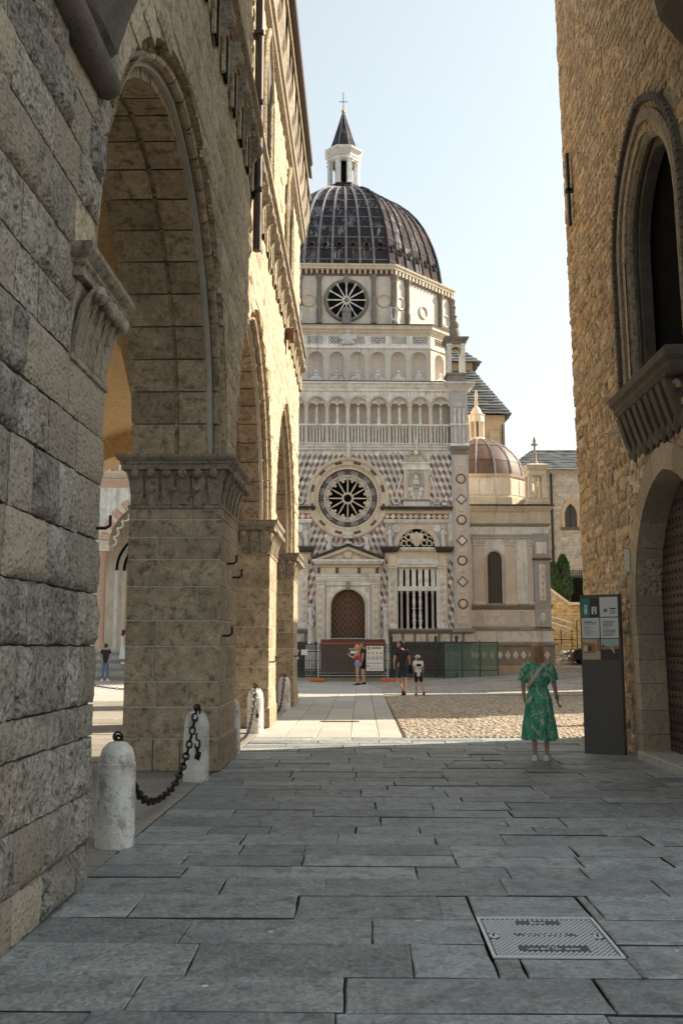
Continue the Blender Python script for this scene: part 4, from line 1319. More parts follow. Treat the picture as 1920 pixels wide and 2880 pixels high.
# chamfer niches
for s_ in (-1, 1):
    a = math.pi/4*s_
    MBx = MB(); L = 1.06*math.sqrt(2)
    nicheface(MBx, [0], -L/2, L/2, 15.1, 16.85, 17.4, 0)
    mw = T(s_*5.02, 2.13, 0) @ RZ(a)
    MBx.build('niche_wall', M['cream'], nt_, mw=mw)
    link('niche_shell', nm_me, nt_, mw @ T(0, -1.6, 0)); link('shell_bust', sh_me, nt_, mw @ T(0, .02, 0))
MB().sweep([(0,17.40),(.06,17.43),(.06,17.50),(.02,17.54),(.02,17.62),(-.04,17.63)], NP).build('moulding', M['white'], nt_)
MB().sweep([(-.06,17.6),(-.06,18.2)], NP).build('frieze_backing', M['void'], nt_)
MB().sweep([(-.02,18.15),(.02,18.16),(.02,18.24),(.08,18.30),(.12,18.40),(.20,18.46),(.20,18.60),(.24,18.66)], NP).build('cornice', M['cream'], nt_)
MB().sweep([(.26,18.66),(.26,18.72),(0,18.80),(-.6,18.95)], NP).build('cornice_flashing', M['weather'], nt_)
fw = 8.98/8
for k in range(8):
    x0 = -4.49 + fw*k
    MB().box(x0, x0+.16, 1.60, 1.66, 17.63, 18.15).box(x0+fw-.16, x0+fw, 1.60, 1.66, 17.63, 18.15).box(x0+.16, x0+fw-.16, 1.60, 1.66, 17.63, 17.68).box(x0+.16, x0+fw-.16, 1.60, 1.66, 18.10, 18.15).build('frieze_frame', M['white'], nt_)
    pm = MB(); nn = 5 if k % 2 else 9; ph = .42/ (2 if k % 2 else 4); 
    x = x0+.16; wx = fw-.32
    for i in range(nn+1):
        xx = x + wx*i/nn
        for j in range((2 if k % 2 else 4)):
            za_ = 17.68+ph*j
            d = wx/nn
            for sg in (0, 1):
                if i < nn: pm.tube([(xx + (d if sg else 0), 1.63, za_), (xx + (0 if sg else d), 1.63, za_+ph)], .026 if k % 2 else .017, 4)
    pm.build('lattice', M['white'], nt_)
for s_ in (-1, 1):
    mw = T(s_*5.02, 2.13, 0) @ RZ(math.pi/4*s_)
    MB().box(-.75, .75, .0, .05, 17.63, 17.70).box(-.75, .75, 0, .05, 18.08, 18.15).box(-.75, -.4, 0, .05, 17.70, 18.08).box(.4, .75, 0, .05, 17.70, 18.08).build('frieze_frame', M['cream'], nt_, mw=mw)
    pm = MB()
    for i in range(5):
        pm.tube([(-.4+i*.16, .03, 17.7), (-.24+i*.16, .03, 18.08)], .03, 4).tube([(-.24+i*.16, .03, 17.7), (-.4+i*.16, .03, 18.08)], .03, 4)
    pm.build('lattice', M['cream'], nt_, mw=mw)
link('carved_crest', crest_me, nt_, T(.05, 1.52, 17.62) @ Matrix.Scale(1.25, 4))

# ---- octagonal drum
LAX = 8.35
DA = 6.2
drum = cp(MB().sweep([(0,18.85),(0,21.8)], octo(DA, 0, LAX)), 'drum', M['stucco'])
MB().sweep([(.04,21.70),(.06,21.72),(.06,21.76),(.02,21.78)], octo(DA, 0, LAX)).build('moulding', M['oldcol'], drum)
MB().sweep([(.02,21.76),(.02,22.04)], octo(DA, 0, LAX)).build('dentil_band', M['red'], drum)
MB().sweep([(.10,22.03),(.20,22.06),(.20,22.14),(.28,22.22),(.30,22.30),(.1,22.36)], octo(DA, 0, LAX)).build('cornice', M['cream'], drum)
dn = MB().box(-.05, .05, -.15, .0, 21.78, 22.03); dn_me = dn.mesh('dentil', M['cream'])
oc = MB().lathe([(.17,18.95),(.17,19.05),(.12,19.15),(.15,19.5),(.17,19.75),(.12,19.85),(.13,20.3),(.115,21.4),(.17,21.55),(.19,21.70)], n=10); oc_me = oc.mesh('column', M['oldcol'], True, 40)
HF = DA*math.tan(math.pi/8)
for k in (-3, -2, -1, 0, 1, 2, 3):
    mw = T(0, LAX, 0) @ RZ(k*math.pi/4) @ T(0, -DA, 0)
    for i in range(18):
        link('dentil', dn_me, drum, mw @ T(-HF+.08+i*(2*HF-.16)/17, -.02, 0))
    for x in (-HF+.02, -1.48, 1.48, HF-.02): link('column', oc_me, drum, mw @ T(x, -.10, 0))
    for x in ((-2.05, 2.05) if k == 0 else (-2.02, 0, 2.02)):
        MB().torus((x, -.02, 20.3), .34, .06, n=22, k=6).build('roundel_rim', M['cream'], drum, True, mw=mw)
        MB().prism([(x+.31*math.cos(2*math.pi*i/20), 20.3+.31*math.sin(2*math.pi*i/20)) for i in range(20)], -.004, .0).build('roundel', M['pink'], drum, mw=mw)
    for s_ in (-1, 1):
        if k % 2 == 0: MB().box(s_*(HF-.03)-.15, s_*(HF-.03)+.15, -.22, -.02, 18.9, 19.85).build('pedestal', M['white'], drum, mw=mw)
# drum rose
mw = T(0, LAX-DA, 0); zc = 20.30
RCs = RC
dro = MB().torus((0, -.03, zc), 1.12, .11, n=40, k=8).build('drum_rose', M['oldcol'], drum, True, mw=mw)
MB().prism([(1.1*math.cos(2*math.pi*i/36), zc+1.1*math.sin(2*math.pi*i/36)) for i in range(36)], -.02, .0).build('drum_rose_glass', M['void'], drum, mw=mw)
for k in range(12):
    sp = MB().lathe([(.035,.12),(.05,.2),(.035,.3),(.045,.6),(.03,.8),(.05,.95),(.06,1.06)], n=8)
    sp.tf(T(0, -.07, zc) @ Matrix.Rotation(2*math.pi*k/12, 4, 'Y')); sp.build('drum_rose_spoke', M['white'], drum, True, mw=mw)
MB().ell((0,-.1,zc), (.13,.08,.13), 10, 6).ell((0,-.15,zc-.62), (.26,.13,.20), 10, 6).box(-.24,.24,-.28,.0,zc-1.38,zc-.78).box(-.12,.12,-.14,.0,zc+.95,zc+1.38).build('drum_crest', M['grime'], drum, True, 40, mw=mw)

# ---- lead dome
DP = [(d*.935, z) for d, z in [(6.02,22.32),(5.99,22.9),(5.90,23.6),(5.76,24.3),(5.56,25.0),(5.30,25.7),(4.97,26.4),(4.55,27.05),(4.03,27.65),(3.38,28.2),(2.6,28.7),(1.75,29.1),(1.0,29.4)]]
dome = cp(MB().sweep([(d-5.63, z) for d, z in DP], octo(5.61, 0, LAX)), 'dome', M['lead'])
t8 = math.tan(math.pi/8); NC = 6
random.seed(4)
for k in (-3, -2, -1, 0, 1, 2, 3):
    base = T(0, LAX, 0) @ RZ(k*math.pi/4)
    for j in range(len(DP)-1):
        (d0, z0), (d1, z1) = DP[j], DP[j+1]
        for i in range(NC):
            a0, a1 = -1+2*i/NC, -1+2*(i+1)/NC
            o = .02 + rnd(0, .012)
            q = [(a0*d0*t8+.015, -d0-o-.012, z0+.0), (a1*d0*t8-.015, -d0-o-.012, z0+.0), (a1*d1*t8-.012, -d1-o+.004, z1+.02), (a0*d1*t8+.012, -d1-o+.004, z1+.02)]
            q2 = [(x*.995, y+.03, z-.0) for x, y, z in q]
            mb = MB(); mb.add(q + q2, [(0,1,2,3),(0,4,5,1),(1,5,6,2),(2,6,7,3),(3,7,4,0)])
            if -1 <= k <= 2: mb.build('lead_sheet', M['lead'], dome, mw=base)
    for i in range(NC+1):
        a0 = -1+2*i/NC
        if i == NC and k != 3: continue
        fat = .10 if i == 0 else .07
        MB().tube([(a0*d*t8, -d-.05, z) for d, z in DP], fat, 5).build('rib', M['leadseam'] if k <= 0 else M['lead'], dome, True, mw=base)  # ribs darker on the sunlit right facets, their shadow lines put into the colour
    if abs(k) <= 2:
        for d_, z_ in DP[1:-1]: MB().tube([(-d_*t8, -d_-.035, z_), (d_*t8, -d_-.035, z_)], .028, 4).build('seam', M['leadseam'], dome, mw=base)
    for i in range(NC-1):
        a0 = -1+2*(i+1)/NC - .0 + (1/NC)*0
        a0 = -1 + 2*(i+.5)/NC + 1/NC*0
    for i in range(NC):
        a0 = -1+2*(i+.5)/NC; d, z = 5.88*.935, 23.75
        if abs(k) <= 2:
            dm = MB().torus((a0*d*t8, -d-.12, z), .15, .05, n=14, k=5).box(a0*d*t8-.12, a0*d*t8+.12, -d-.14, -d+.05, z-.24, z-.12)
            dd = dm.build('dormer', M['lead'], dome, True, mw=base)
            MB().prism([(a0*d*t8+.13*math.cos(2*math.pi*q/12), z+.13*math.sin(2*math.pi*q/12)) for q in range(12)], -d-.13, -d-.08).build('dormer_opening', M['void'], dome, mw=base)
# ---- lantern
LX = 0
lan = cp(MB().sweep([(0,29.35),(.08,29.40),(.08,29.55),(-.08,29.7),(-.08,29.85)], octo(.98, LX, LAX)), 'lantern', M['lead'])
MB().sweep([(0,29.8),(0,31.5)], octo(.42, LX, LAX)).build('core', M['void'], lan)
pc = MB().sweep([(.03,29.82),(.03,29.92),(0,29.95),(0,31.3),(.04,31.38),(.04,31.48)], rect(-.14, .14, -.12, .12)); pc_me = pc.mesh('lantern_pier', M['white'])
for k in range(8):
    mw = T(LX, LAX, 0) @ RZ(k*math.pi/4+math.pi/8) @ T(0, -.90, 0); link('lantern_pier', pc_me, lan, mw)
    mw2 = T(LX, LAX, 0) @ RZ(k*math.pi/4) @ T(0, -.82, 0)
    ah = MB()
    for i in range(8):
        a = -.26*math.cos(math.pi*i/8); b = -.26*math.cos(math.pi*(i+1)/8)
        za_ = 31.12+math.sqrt(max(0,.0676-a*a)); zb_ = 31.12+math.sqrt(max(0,.0676-b*b))
        ah.add([(a,-.05,za_),(b,-.05,zb_),(b,-.05,31.5),(a,-.05,31.5),(a,.1,za_),(b,.1,zb_)], [(0,1,2,3),(4,5,1,0)])
    ah.build('lantern_arch', M['cream'], lan, mw=mw2)
statue(LX, LAX-.62, 29.85, .95, 1, lan).active_material if False else None
MB().sweep([(-.05,31.48),(.02,31.5),(.02,31.62),(.06,31.64),(.06,31.86),(.10,31.90),(.24,32.05),(.26,32.16),(.2,32.2)], octo(.90, LX, LAX)).build('lantern_cornice', M['white'], lan)
MB().sweep([(-.09,31.66),(-.09,31.84)], octo(1.065, LX, LAX)).build('lantern_frieze', M['pink'], lan)
spr = [(.86,32.2),(.80,32.35),(.62,32.9),(.42,33.6),(.22,34.3),(.07,34.85)]
MB().sweep([(d-.86, z) for d, z in spr], octo(.86, LX, LAX)).build('spire', M['lead'], lan)
for k in range(8):
    an = math.pi/8 + k*math.pi/4; c8_ = 1/math.cos(math.pi/8)
    MB().tube([(LX+d*c8_*math.cos(an), LAX+d*c8_*math.sin(an), z) for d, z in spr], .03, 4).build('spire_rib', M['leadseam'], lan)
MB().ell((LX, LAX, 35.02), (.13,.13,.13), 12, 8).build('gilt_ball', M['gold'], lan, True)
MB().tube([(LX, LAX, 34.8), (LX, LAX, 36.3)], .025, 5).tube([(LX-.27, LAX, 35.68), (LX+.27, LAX, 35.68)], .022, 5).build('cross', M['iron'], lan)

# ---- corner pinnacles
def pinnacle(x, y, z0, sc_=1.0, parent=None):
    mw = T(x, y, z0) @ Matrix.Scale(sc_, 4)
    p = MB().sweep([(0,0),(0,.36),(.07,.42),(.09,.5)], rect(-.46, .46, -.46, .46)).build('pinnacle', M['grime'], parent or ch, mw=mw)
    for sx in (-1, 1):
        for sy in (-1, 1): MB().sweep([(.02,.5),(.02,.58),(0,.62),(0,1.95),(.03,2.0),(.03,2.08)], rect(sx*.36-.10, sx*.36+.10, sy*.36-.10, sy*.36+.10)).build('shaft', M['white'], p)
    for q in range(4):
        ah = MB()
        for i in range(8):
            a = -.25*math.cos(math.pi*i/8); b = -.25*math.cos(math.pi*(i+1)/8)
            za_ = 1.72+math.sqrt(max(0,.0625-a*a)); zb_ = 1.72+math.sqrt(max(0,.0625-b*b))
            ah.add([(a,-.40,za_),(b,-.40,zb_),(b,-.40,2.08),(a,-.40,2.08),(a,-.3,za_),(b,-.3,zb_)], [(0,1,2,3),(4,5,1,0)])
        ah.build('arch', M['cream'], p, mw=RZ(q*math.pi/2))
    MB().sweep([(0,2.08),(.04,2.1),(.04,2.18),(.10,2.24),(.18,2.34),(.18,2.42),(-.1,2.48)], rect(-.46, .46, -.46, .46)).build('cornice', M['oldcol'], p)
    MB().lathe([(.30,2.46),(.28,2.9),(.20,3.0),(.24,3.15),(.26,3.28),(.13,3.45),(.10,3.62),(.15,3.7),(.06,3.8),(.05,4.1),(.10,4.2),(.04,4.3),(.05,4.5),(.015,4.62)], n=10).build('finial', M['oldcol'], p, True, 45)
    return p
for s_ in (-1, 1): pinnacle(s_*5.63, .45, 15.13)

# ---- chapel: portal
por = cp(MB().box(-1.60, 1.60, -.12, .0, 4.86, 5.22), 'portal', M['white'])
MB().box(-1.60, 1.60, -.16, -.10, 4.88, 4.98).box(-1.62, 1.62, -.20, -.12, 4.98, 5.09).box(-1.65, 1.65, -.24, -.12, 5.09, 5.20).build('architrave', M['white'], por)
MB().box(-1.56, 1.56, -.14, .0, 5.221, 5.54).build('frieze', M['cream'], por)
for x in (-1.46, -.55, .55, 1.46): MB().box(x-.075, x+.075, -.17, -.138, 5.25, 5.52).build('frieze_block', M['brownm'], por)
MB().sweep([(0,5.54),(.04,5.56),(.04,5.62)], rect(-1.6, 1.6, -.2, .0)).build('dentil_bed', M['cream'], por)
dn = MB().box(-.025, .025, -.27, -.18, 5.625, 5.69).mesh('dentil', M['cream'])
for k in range(33): link('dentil', dn, por, T(-1.6+.1*k, 0, 0))
MB().sweep([(0,5.69),(.05,5.72),(.12,5.80),(.16,5.84),(.16,5.92)], rect(-1.62, 1.62, -.3, .0)).build('cornice', M['white'], por)
MB().prism([(-1.62,5.92),(1.62,5.92),(0,6.50)], -.16, .0).build('tympanum', M['cream'], por)
for s_ in (-1, 1):
    MB().add([(s_*1.80,-.44,5.93),(s_*1.80,-.0,5.93),(0,-.0,6.60),(0,-.44,6.60),(s_*1.80,-.44,6.05),(s_*1.80,0,6.05),(0,0,6.72),(0,-.44,6.72)],
         [(0,3,7,4),(1,5,6,2),(0,1,2,3),(4,7,6,5),(0,4,5,1)]).build('raking_cornice', M['weather'], por)
    MB().add([(s_*1.72,-.36,5.93),(s_*1.3,-.36,5.93),(0,-.36,6.42),(0,-.36,6.58),(s_*1.72,0,5.93),(s_*1.3,0,5.93),(0,0,6.42),(0,0,6.58)],
         [(0,1,2,3),(1,5,6,2),(4,7,6,5),(0,3,7,4)]).build('raking_band', M['cream'], por)
MB().ell((0,-.2,6.18), (.26,.1,.24), 12, 8).box(-.62,-.22,-.24,-.12,5.94,6.12).box(.22,.62,-.24,-.12,5.94,6.12).build('pediment_relief', M['cream'], por, True, 40)
for s_ in (-1, 1):
    cx = s_*1.37
    MB().box(cx-.20, cx+.20, -.20, .0, .3, 4.68).build('pilaster', M['white2'], por)
    MB().box(cx-.13, cx+.13, -.215, -.19, 1.6, 4.5).build('carved_panel', M['cream'], por)
    for q in range(7): MB().ell((cx, -.215, 1.85+q*.4), (.09, .03, .14), 8, 5).build('carved_ornament', M['white2'], por, True)
    MB().sweep([(0,4.68),(.03,4.70),(.0,4.74),(.06,4.86)], rect(cx-.2, cx+.2, -.2, .0)).build('capital', M['white2'], por)
    x0, x1 = sorted((s_*.88, s_*1.17))
    MB().box(x0, x1, -.10, .0, .3, 3.6).build('jamb', M['white'], por)
    xo = s_*1.13
    MB().box(min(xo, xo-s_*.05), max(xo, xo-s_*.05), -.14, -.1, .5, 4.6).build('jamb_fillet', M['grey'], por)
ap = MB(); n_ = 20
for i in range(n_):
    a = -.88*math.cos(math.pi*i/n_); b = -.88*math.cos(math.pi*(i+1)/n_)
    za_ = 3.6+math.sqrt(max(0,.7744-a*a)); zb_ = 3.6+math.sqrt(max(0,.7744-b*b))
    ap.add([(a,-.09,za_),(b,-.09,zb_),(b,-.09,4.86),(a,-.09,4.86),(a,.3,za_),(b,.3,zb_)], [(0,1,2,3),(4,5,1,0)])
ap.box(-1.17, -.88, -.09, .0, 3.601, 4.86).box(.88, 1.17, -.09, .0, 3.601, 4.86)
ap.build('spandrel', M['white'], por)
MB().box(-1.13, 1.13, -.13, -.09, 4.60, 4.66).build('lintel_fillet', M['grey'], por)
MB().tube([(-.90,-.13,.3),(-.90,-.13,3.6)] + [(-.9*math.cos(math.pi*i/16), -.13, 3.6+.9*math.sin(math.pi*i/16)) for i in range(1,16)] + [(.90,-.13,3.6),(.90,-.13,.3)], .065, 6).build('archivolt', M['pink'], por, True)
MB().box(-.09, .09, -.24, -.08, 4.42, 4.82).build('keystone', M['grime'], por)
for s_ in (-1, 1): MB().torus((s_*.98, -.12, 4.42), .09, .025, n=14, k=5).build('rosette', M['white2'], por, True)
for s_ in (-1, 1):
    x0, x1 = sorted((s_*.012, s_*.86))
    dl = cp(MB().prism([(x0, .3), (x1, .3), (x1, 3.6)] + ([(.86*math.cos(a), 3.6+.86*math.sin(a)) for a in [math.pi/2*i/8 for i in range(1,9)]] if s_ > 0 else []) + ([] if s_ > 0 else [(-.012, 4.46)] + [(-.86*math.sin(a), 3.6+.86*math.cos(a)) for a in [math.pi/2*i/8 for i in range(1,8)]] + [(x0, 3.6)]), .16, .22), 'door_leaf', M['bronze'])
    if s_ > 0: pass
    def inside(x, z): return .03 < s_*x < .85 and z > 1.0 and (z < 3.6 or x*x+(z-3.6)**2 < .84**2)
    pyr = MB(); pyr.add([(-.105,0,0),(0,0,-.13),(.105,0,0),(0,0,.13),(0,-.07,0)], [(0,1,4),(1,2,4),(2,3,4),(3,0,4)])
    pm = pyr.mesh('door_boss', M['bronze'])
    r_ = 0; z = 1.05
    while z < 4.5:
        x = .14 + (.125 if r_ % 2 else 0)
        while x < .86:
            if inside(s_*x, z): link('door_boss', pm, dl, T(s_*x, .158, z) @ Matrix.Scale(.86, 4))
            x += .25
        z += .155; r_ += 1
    # diagonal lattice strips
    for sg in (-1, 1):
        for q in range(-16, 18):
            pts = []
            for i in range(40):
                tt = i/39; x = .03+.81*tt; z = 2.7 + q*.31 + sg*(x-.14)*1.24 + .155
                if inside(s_*x, z): pts.append((s_*x, .15, z))
            if len(pts) > 3: MB().tube([pts[0], pts[-1]], .018, 4).build('door_lattice', M['bronze'], dl)
# statues on columns beside the door
for s_ in (-1, 1):
    cx = s_*1.86
    cs = cp(MB().lathe([(.26,.0),(.26,1.55),(.22,1.62),(.24,1.72),(.17,1.80),(.13,1.9),(.12,2.55),(.17,2.66),(.18,2.72)], (cx, -.35, 0), 12), 'statue_column', M['white2'], None, True)
    statue(cx, -.35, 2.72, .62, 2 + (s_ > 0), cs)
# figures on the pediment and garland
for s_ in (-1, 1):
    statue(s_*.95, -.22, 6.32, .55, s_+1)
    cp(MB().tube([(s_*.05, -.2, 6.72), (s_*.3, -.22, 6.62), (s_*.6, -.22, 6.62), (s_*.85, -.2, 6.75)], .045, 6).ell((s_*.95,-.15,6.55), (.18,.1,.2), 8, 5), 'garland', M['statue'], None, True)
link('carved_crest', crest_me, ch, T(0, -.25, 6.6) @ Matrix.Scale(.5, 4)); link('carved_crest', crest_me, ch, T(0, -.32, 6.98) @ Matrix.Scale(.75, 4))
statue(0, -.28, 11.10, .55, 0)

# ---- chapel: side bays (window, lunette, aedicule)
for s_ in (-1, 1):
    bay = cp(MB().box(s_*3.46-1.6, s_*3.46+1.6, -.10, .0, 5.98, 6.36), 'window_bay', M['cream'])
    C = s_*3.46
    # pilasters
    for dx in (-1.26, 1.26):
        x = C+dx
        pf = MB().box(x-.19, x+.19, -.16, .0, 2.75, 5.16).build('pilaster', M['white2'], bay)
        for q in range(6): MB().ell((x, -.17, 2.95+q*.36), (.09, .03, .13), 8, 5).build('carved_ornament', M['cream'], bay, True)
        MB().sweep([(.05,2.50),(.05,2.60),(.02,2.64),(.02,2.70),(0,2.75)], rect(x-.2, x+.2, -.17, .0)).build('base', M['white'], bay)
        MB().sweep([(0,5.16),(.02,5.18),(0,5.22),(.02,5.34),(.07,5.46)], rect(x-.19, x+.19, -.16, .0)).build('capital', M['white2'], bay)
        MB().sweep([(0,5.46),(.04,5.5),(.04,5.58),(.08,5.62),(.08,5.70),(.0,5.72),(.0,6.2)], rect(x-.2, x+.2, -.18, .0)).build('entablature_break', M['cream'], bay)
    MB().sweep([(0,5.55),(.03,5.57),(.03,5.66),(.07,5.72),(.07,5.84),(.0,5.90),(.0,5.98)], rect(C-1.05, C+1.05, -.12, .0)).build('architrave', M['white'], bay)
    MB().sweep([(0,6.36),(.05,6.38),(.12,6.46),(.12,6.52),(.0,6.56)], rect(C-1.62, C+1.62, -.2, .0)).build('cornice', M['white'], bay)
    for dx in (-1.35, 1.35): MB().sweep([(0,6.30),(.08,6.38),(.14,6.48),(.14,6.58)], rect(C+dx-.33, C+dx+.33, -.26, .0)).build('cornice_break', M['weather'], bay)
    # window frame and columns
    MB().box(C-1.07, C-.97, -.06, .2, 2.52, 5.5).box(C+.97, C+1.07, -.06, .2, 2.52, 5.5).box(C-.97, C+.97, -.08, .2, 4.38, 4.60).build('window_frame', M['white'], bay)
    for k in range(6):
        x = C-.80+.32*k
        MB().box(x-.10, x+.10, -.04, .14, 4.60, 5.50).build('upper_pier', M['white'], bay)
        MB().box(x-.13, x+.13, -.06, .14, 5.42, 5.5).build('upper_capital', M['cream'], bay)
    for k in range(6):
        x = C-.78+.312*k
        if k in (2, 3): pr_ = [(.09,2.50),(.09,2.56),(.05,2.62),(.08,2.78),(.075,2.86),(.11,2.88),(.11,2.92),(.06,2.96),(.085,3.15),(.05,3.45),(.10,3.48),(.10,3.52),(.055,3.56),(.085,3.85),(.05,4.1),(.09,4.14),(.06,4.2),(.10,4.38)]
        else: pr_ = [(.09,2.50),(.08,2.56),(.065,2.6),(.06,4.22),(.09,4.28),(.10,4.38)]
        MB().lathe(pr_, (x, .06, 0), 10).build('column', M['white'] if k in (2,3) else M['pink' if k in (1,4) else 'grey'], bay, True, 45)
    # lunette
    lu = MB(); n_ = 18; R0 = 1.02
    for i in range(n_):
        a, b = math.pi*i/n_, math.pi*(i+1)/n_
        lu.add([(C+.92*math.cos(a), -.12, 6.58+.92*math.sin(a)), (C+1.18*math.cos(a), -.12, 6.58+1.10*math.sin(a)), (C+1.18*math.cos(b), -.12, 6.58+1.10*math.sin(b)), (C+.92*math.cos(b), -.12, 6.58+.92*math.sin(b)),
                (C+.92*math.cos(a), .0, 6.58+.92*math.sin(a)), (C+.92*math.cos(b), .0, 6.58+.92*math.sin(b)), (C+1.18*math.cos(a), .0, 6.58+1.10*math.sin(a)), (C+1.18*math.cos(b), .0, 6.58+1.10*math.sin(b))],
               [(3,2,1,0) if False else (0,1,2,3), (4,0,3,5), (1,6,7,2)])
    lu.build('lunette_arch', M['pink'], bay)
    MB().prism([(C+.92*math.cos(math.pi*i/16), 6.58+.92*math.sin(math.pi*i/16)) for i in range(17)], -.024, .0).build('lunette_ground', M['void'], bay)
    tr = MB()
    tr.ell((C, -.05, 6.98), (.24, .06, .38), 10, 6).ell((C-.22, -.05, 7.1), (.12,.05,.2), 8, 5).ell((C+.22, -.05, 7.1), (.12,.05,.2), 8, 5)
    for sg in (-1, 1):
        for (dx, dz, r__) in ((.38,.20,.14),(.64,.18,.13),(.42,.50,.13),(.66,.42,.10),(.32,.74,.09),(.80,.16,.07),(.52,.68,.06)):
            tr.torus((C+sg*dx, -.045, 6.58+dz), r__, .032, n=12, k=4, a0=0, a1=5.4)
    tag(tr.build('carved_tracery', M['cream'], bay, True))
    for dx in (-1.22, 1.22):
        MB().prism([(C+dx*.84+.20*math.cos(2*math.pi*i/16), 7.52+.20*math.sin(2*math.pi*i/16)) for i in range(16)], -.05, .0).build('roundel', M['white'], bay)
        MB().box(C+dx-.26, C+dx+.26, -.03, .0, 6.6, 7.8).build('niche_back', M['grey'], bay)
        statue(C+dx*1.1, -.16, 6.60, .62, int(dx > 0)+s_+1, bay)
    MB().box(C-1.62, C+1.62, -.008, .0, 6.6, 7.8).build('lunette_field', M['cream'], bay)
    # upper frieze with lozenges and cornice
    MB().sweep([(0,7.80),(.02,7.82),(.02,7.88),(.05,7.90),(.05,7.98)], rect(C-1.62, C+1.62, -.08, .0)).build('moulding', M['white'], bay)
    MB().box(C-1.62, C+1.62, -.06, .0, 7.981, 8.27).build('lozenge_frieze', M['red'], bay)
    for k in range(11):
        x = C-1.48+.296*k
        MB().prism([(x-.14, 8.125), (x, 7.985), (x+.14, 8.125), (x, 8.265)], -.08, -.055).build('lozenge', M['white' if k % 2 else 'cream'], bay)
    MB().sweep([(0,8.271),(.03,8.30),(.03,8.40),(.08,8.42)], rect(C-1.64, C+1.64, -.08, .0)).build('moulding', M['cream'], bay)
    dme = MB().box(-.035, .035, -.22, -.08, 8.42, 8.49).mesh('dentil', M['grime'])
    for k in range(24): link('dentil', dme, bay, T(C-1.6+.139*k, 0, 0))
    MB().sweep([(0,8.49),(.06,8.52),(.08,8.62)], rect(C-1.76, C+1.76, -.2, .0)).build('cornice', M['weather'], bay)
    # aedicule
    ae = cp(MB().box(C-.64, C+.64, -.08, .0, 8.95, 10.88), 'aedicule', M['pink'])
    MB().box(C-.66, C+.66, -.14, .0, 8.64, 8.90).build('plinth', M['statue'], ae)
    MB().sweep([(0,8.90),(.04,8.93),(.04,8.97)], rect(C-.68, C+.68, -.16, .0)).build('plinth_moulding', M['grime'], ae)
    for dx in (-.50, .50): MB().box(C+dx-.12, C+dx+.12, -.13, -.08, 9.0, 10.5).build('pilaster', M['cream'], ae)
    MB().sweep([(0,10.5),(.04,10.54),(.0,10.58),(.0,10.80),(.06,10.84),(.06,10.90)], rect(C-.66, C+.66, -.14, .0)).build('entablature', M['white'], ae)
    MB().torus((C, -.10, 10.0), .40, .065, n=26, k=6).build('medallion_rim', M['grey'], ae, True)
    MB().prism([(C+.36*math.cos(2*math.pi*i/24), 10.0+.36*math.sin(2*math.pi*i/24)) for i in range(24)], -.10, -.08).build('medallion', M['white'], ae)
    for q in range(16):
        a = 2*math.pi*q/16; MB().tube([(C+.16*math.cos(a), -.11, 10.0+.16*math.sin(a)), (C+.34*math.cos(a), -.11, 10.0+.34*math.sin(a))], .018, 4).build('ray', M['grime'], ae)
    MB().ell((C,-.14,10.12), (.09,.08,.12), 8, 6).ell((C,-.12,9.86), (.2,.08,.15), 8, 6).build('bust', M['statue'], ae, True)
    for sg in (-1, 1):
        MB().ell((C+sg*.26,-.12,9.5), (.14,.05,.14), 8, 5).ell((C+sg*.2,-.12,9.25), (.12,.05,.16), 8, 5).ell((C+sg*.12,-.12,9.06), (.1,.05,.1), 8, 5).build('carved_wreath', M['statue'], ae, True)
        x = C+sg*.64
        MB().torus((x+sg*.14, -.06, 10.2), .10, .035, n=14, k=5).tube([(x+sg*.10,-.06,10.1),(x+sg*.22,-.06,9.75),(x+sg*.30,-.06,9.4),(x+sg*.36,-.06,9.1)], .06, 6).torus((x+sg*.40, -.06, 8.92), .16, .05, n=16, k=5).ell((x+sg*.8,-.06,8.76), (.16,.06,.1), 8, 5).build('scroll', M['statue'], ae, True)
    ap = MB(); n_ = 16
    for i in range(n_):
        a, b = math.pi*i/n_, math.pi*(i+1)/n_
        ap.add([(C+.48*math.cos(a), -.16, 10.9+.48*math.sin(a)), (C+.62*math.cos(a), -.16, 10.9+.58*math.sin(a)), (C+.62*math.cos(b), -.16, 10.9+.58*math.sin(b)), (C+.48*math.cos(b), -.16, 10.9+.48*math.sin(b)),
                (C+.48*math.cos(a), .0, 10.9+.48*math.sin(a)), (C+.48*math.cos(b), .0, 10.9+.48*math.sin(b)), (C+.62*math.cos(a), .0, 10.9+.58*math.sin(a)), (C+.62*math.cos(b), .0, 10.9+.58*math.sin(b))], [(0,1,2,3), (4,0,3,5), (1,6,7,2)])
    ap.build('arch', M['grey'], ae)
    MB().prism([(C+.48*math.cos(math.pi*i/14), 10.9+.48*math.sin(math.pi*i/14)) for i in range(15)], -.05, .0).build('shell', M['white'], ae)
    for q in range(9):
        a = math.pi*(q+.5)/9; MB().tube([(C, -.06, 10.92), (C+.45*math.cos(a), -.06, 10.92+.44*math.sin(a))], .018, 4).build('ray', M['cream'], ae)
    MB().box(C-.09, C+.09, -.26, -.05, 11.28, 11.58).build('keystone', M['white'], ae)
    statue(C, -.30, 11.55, .36, 1, ae)

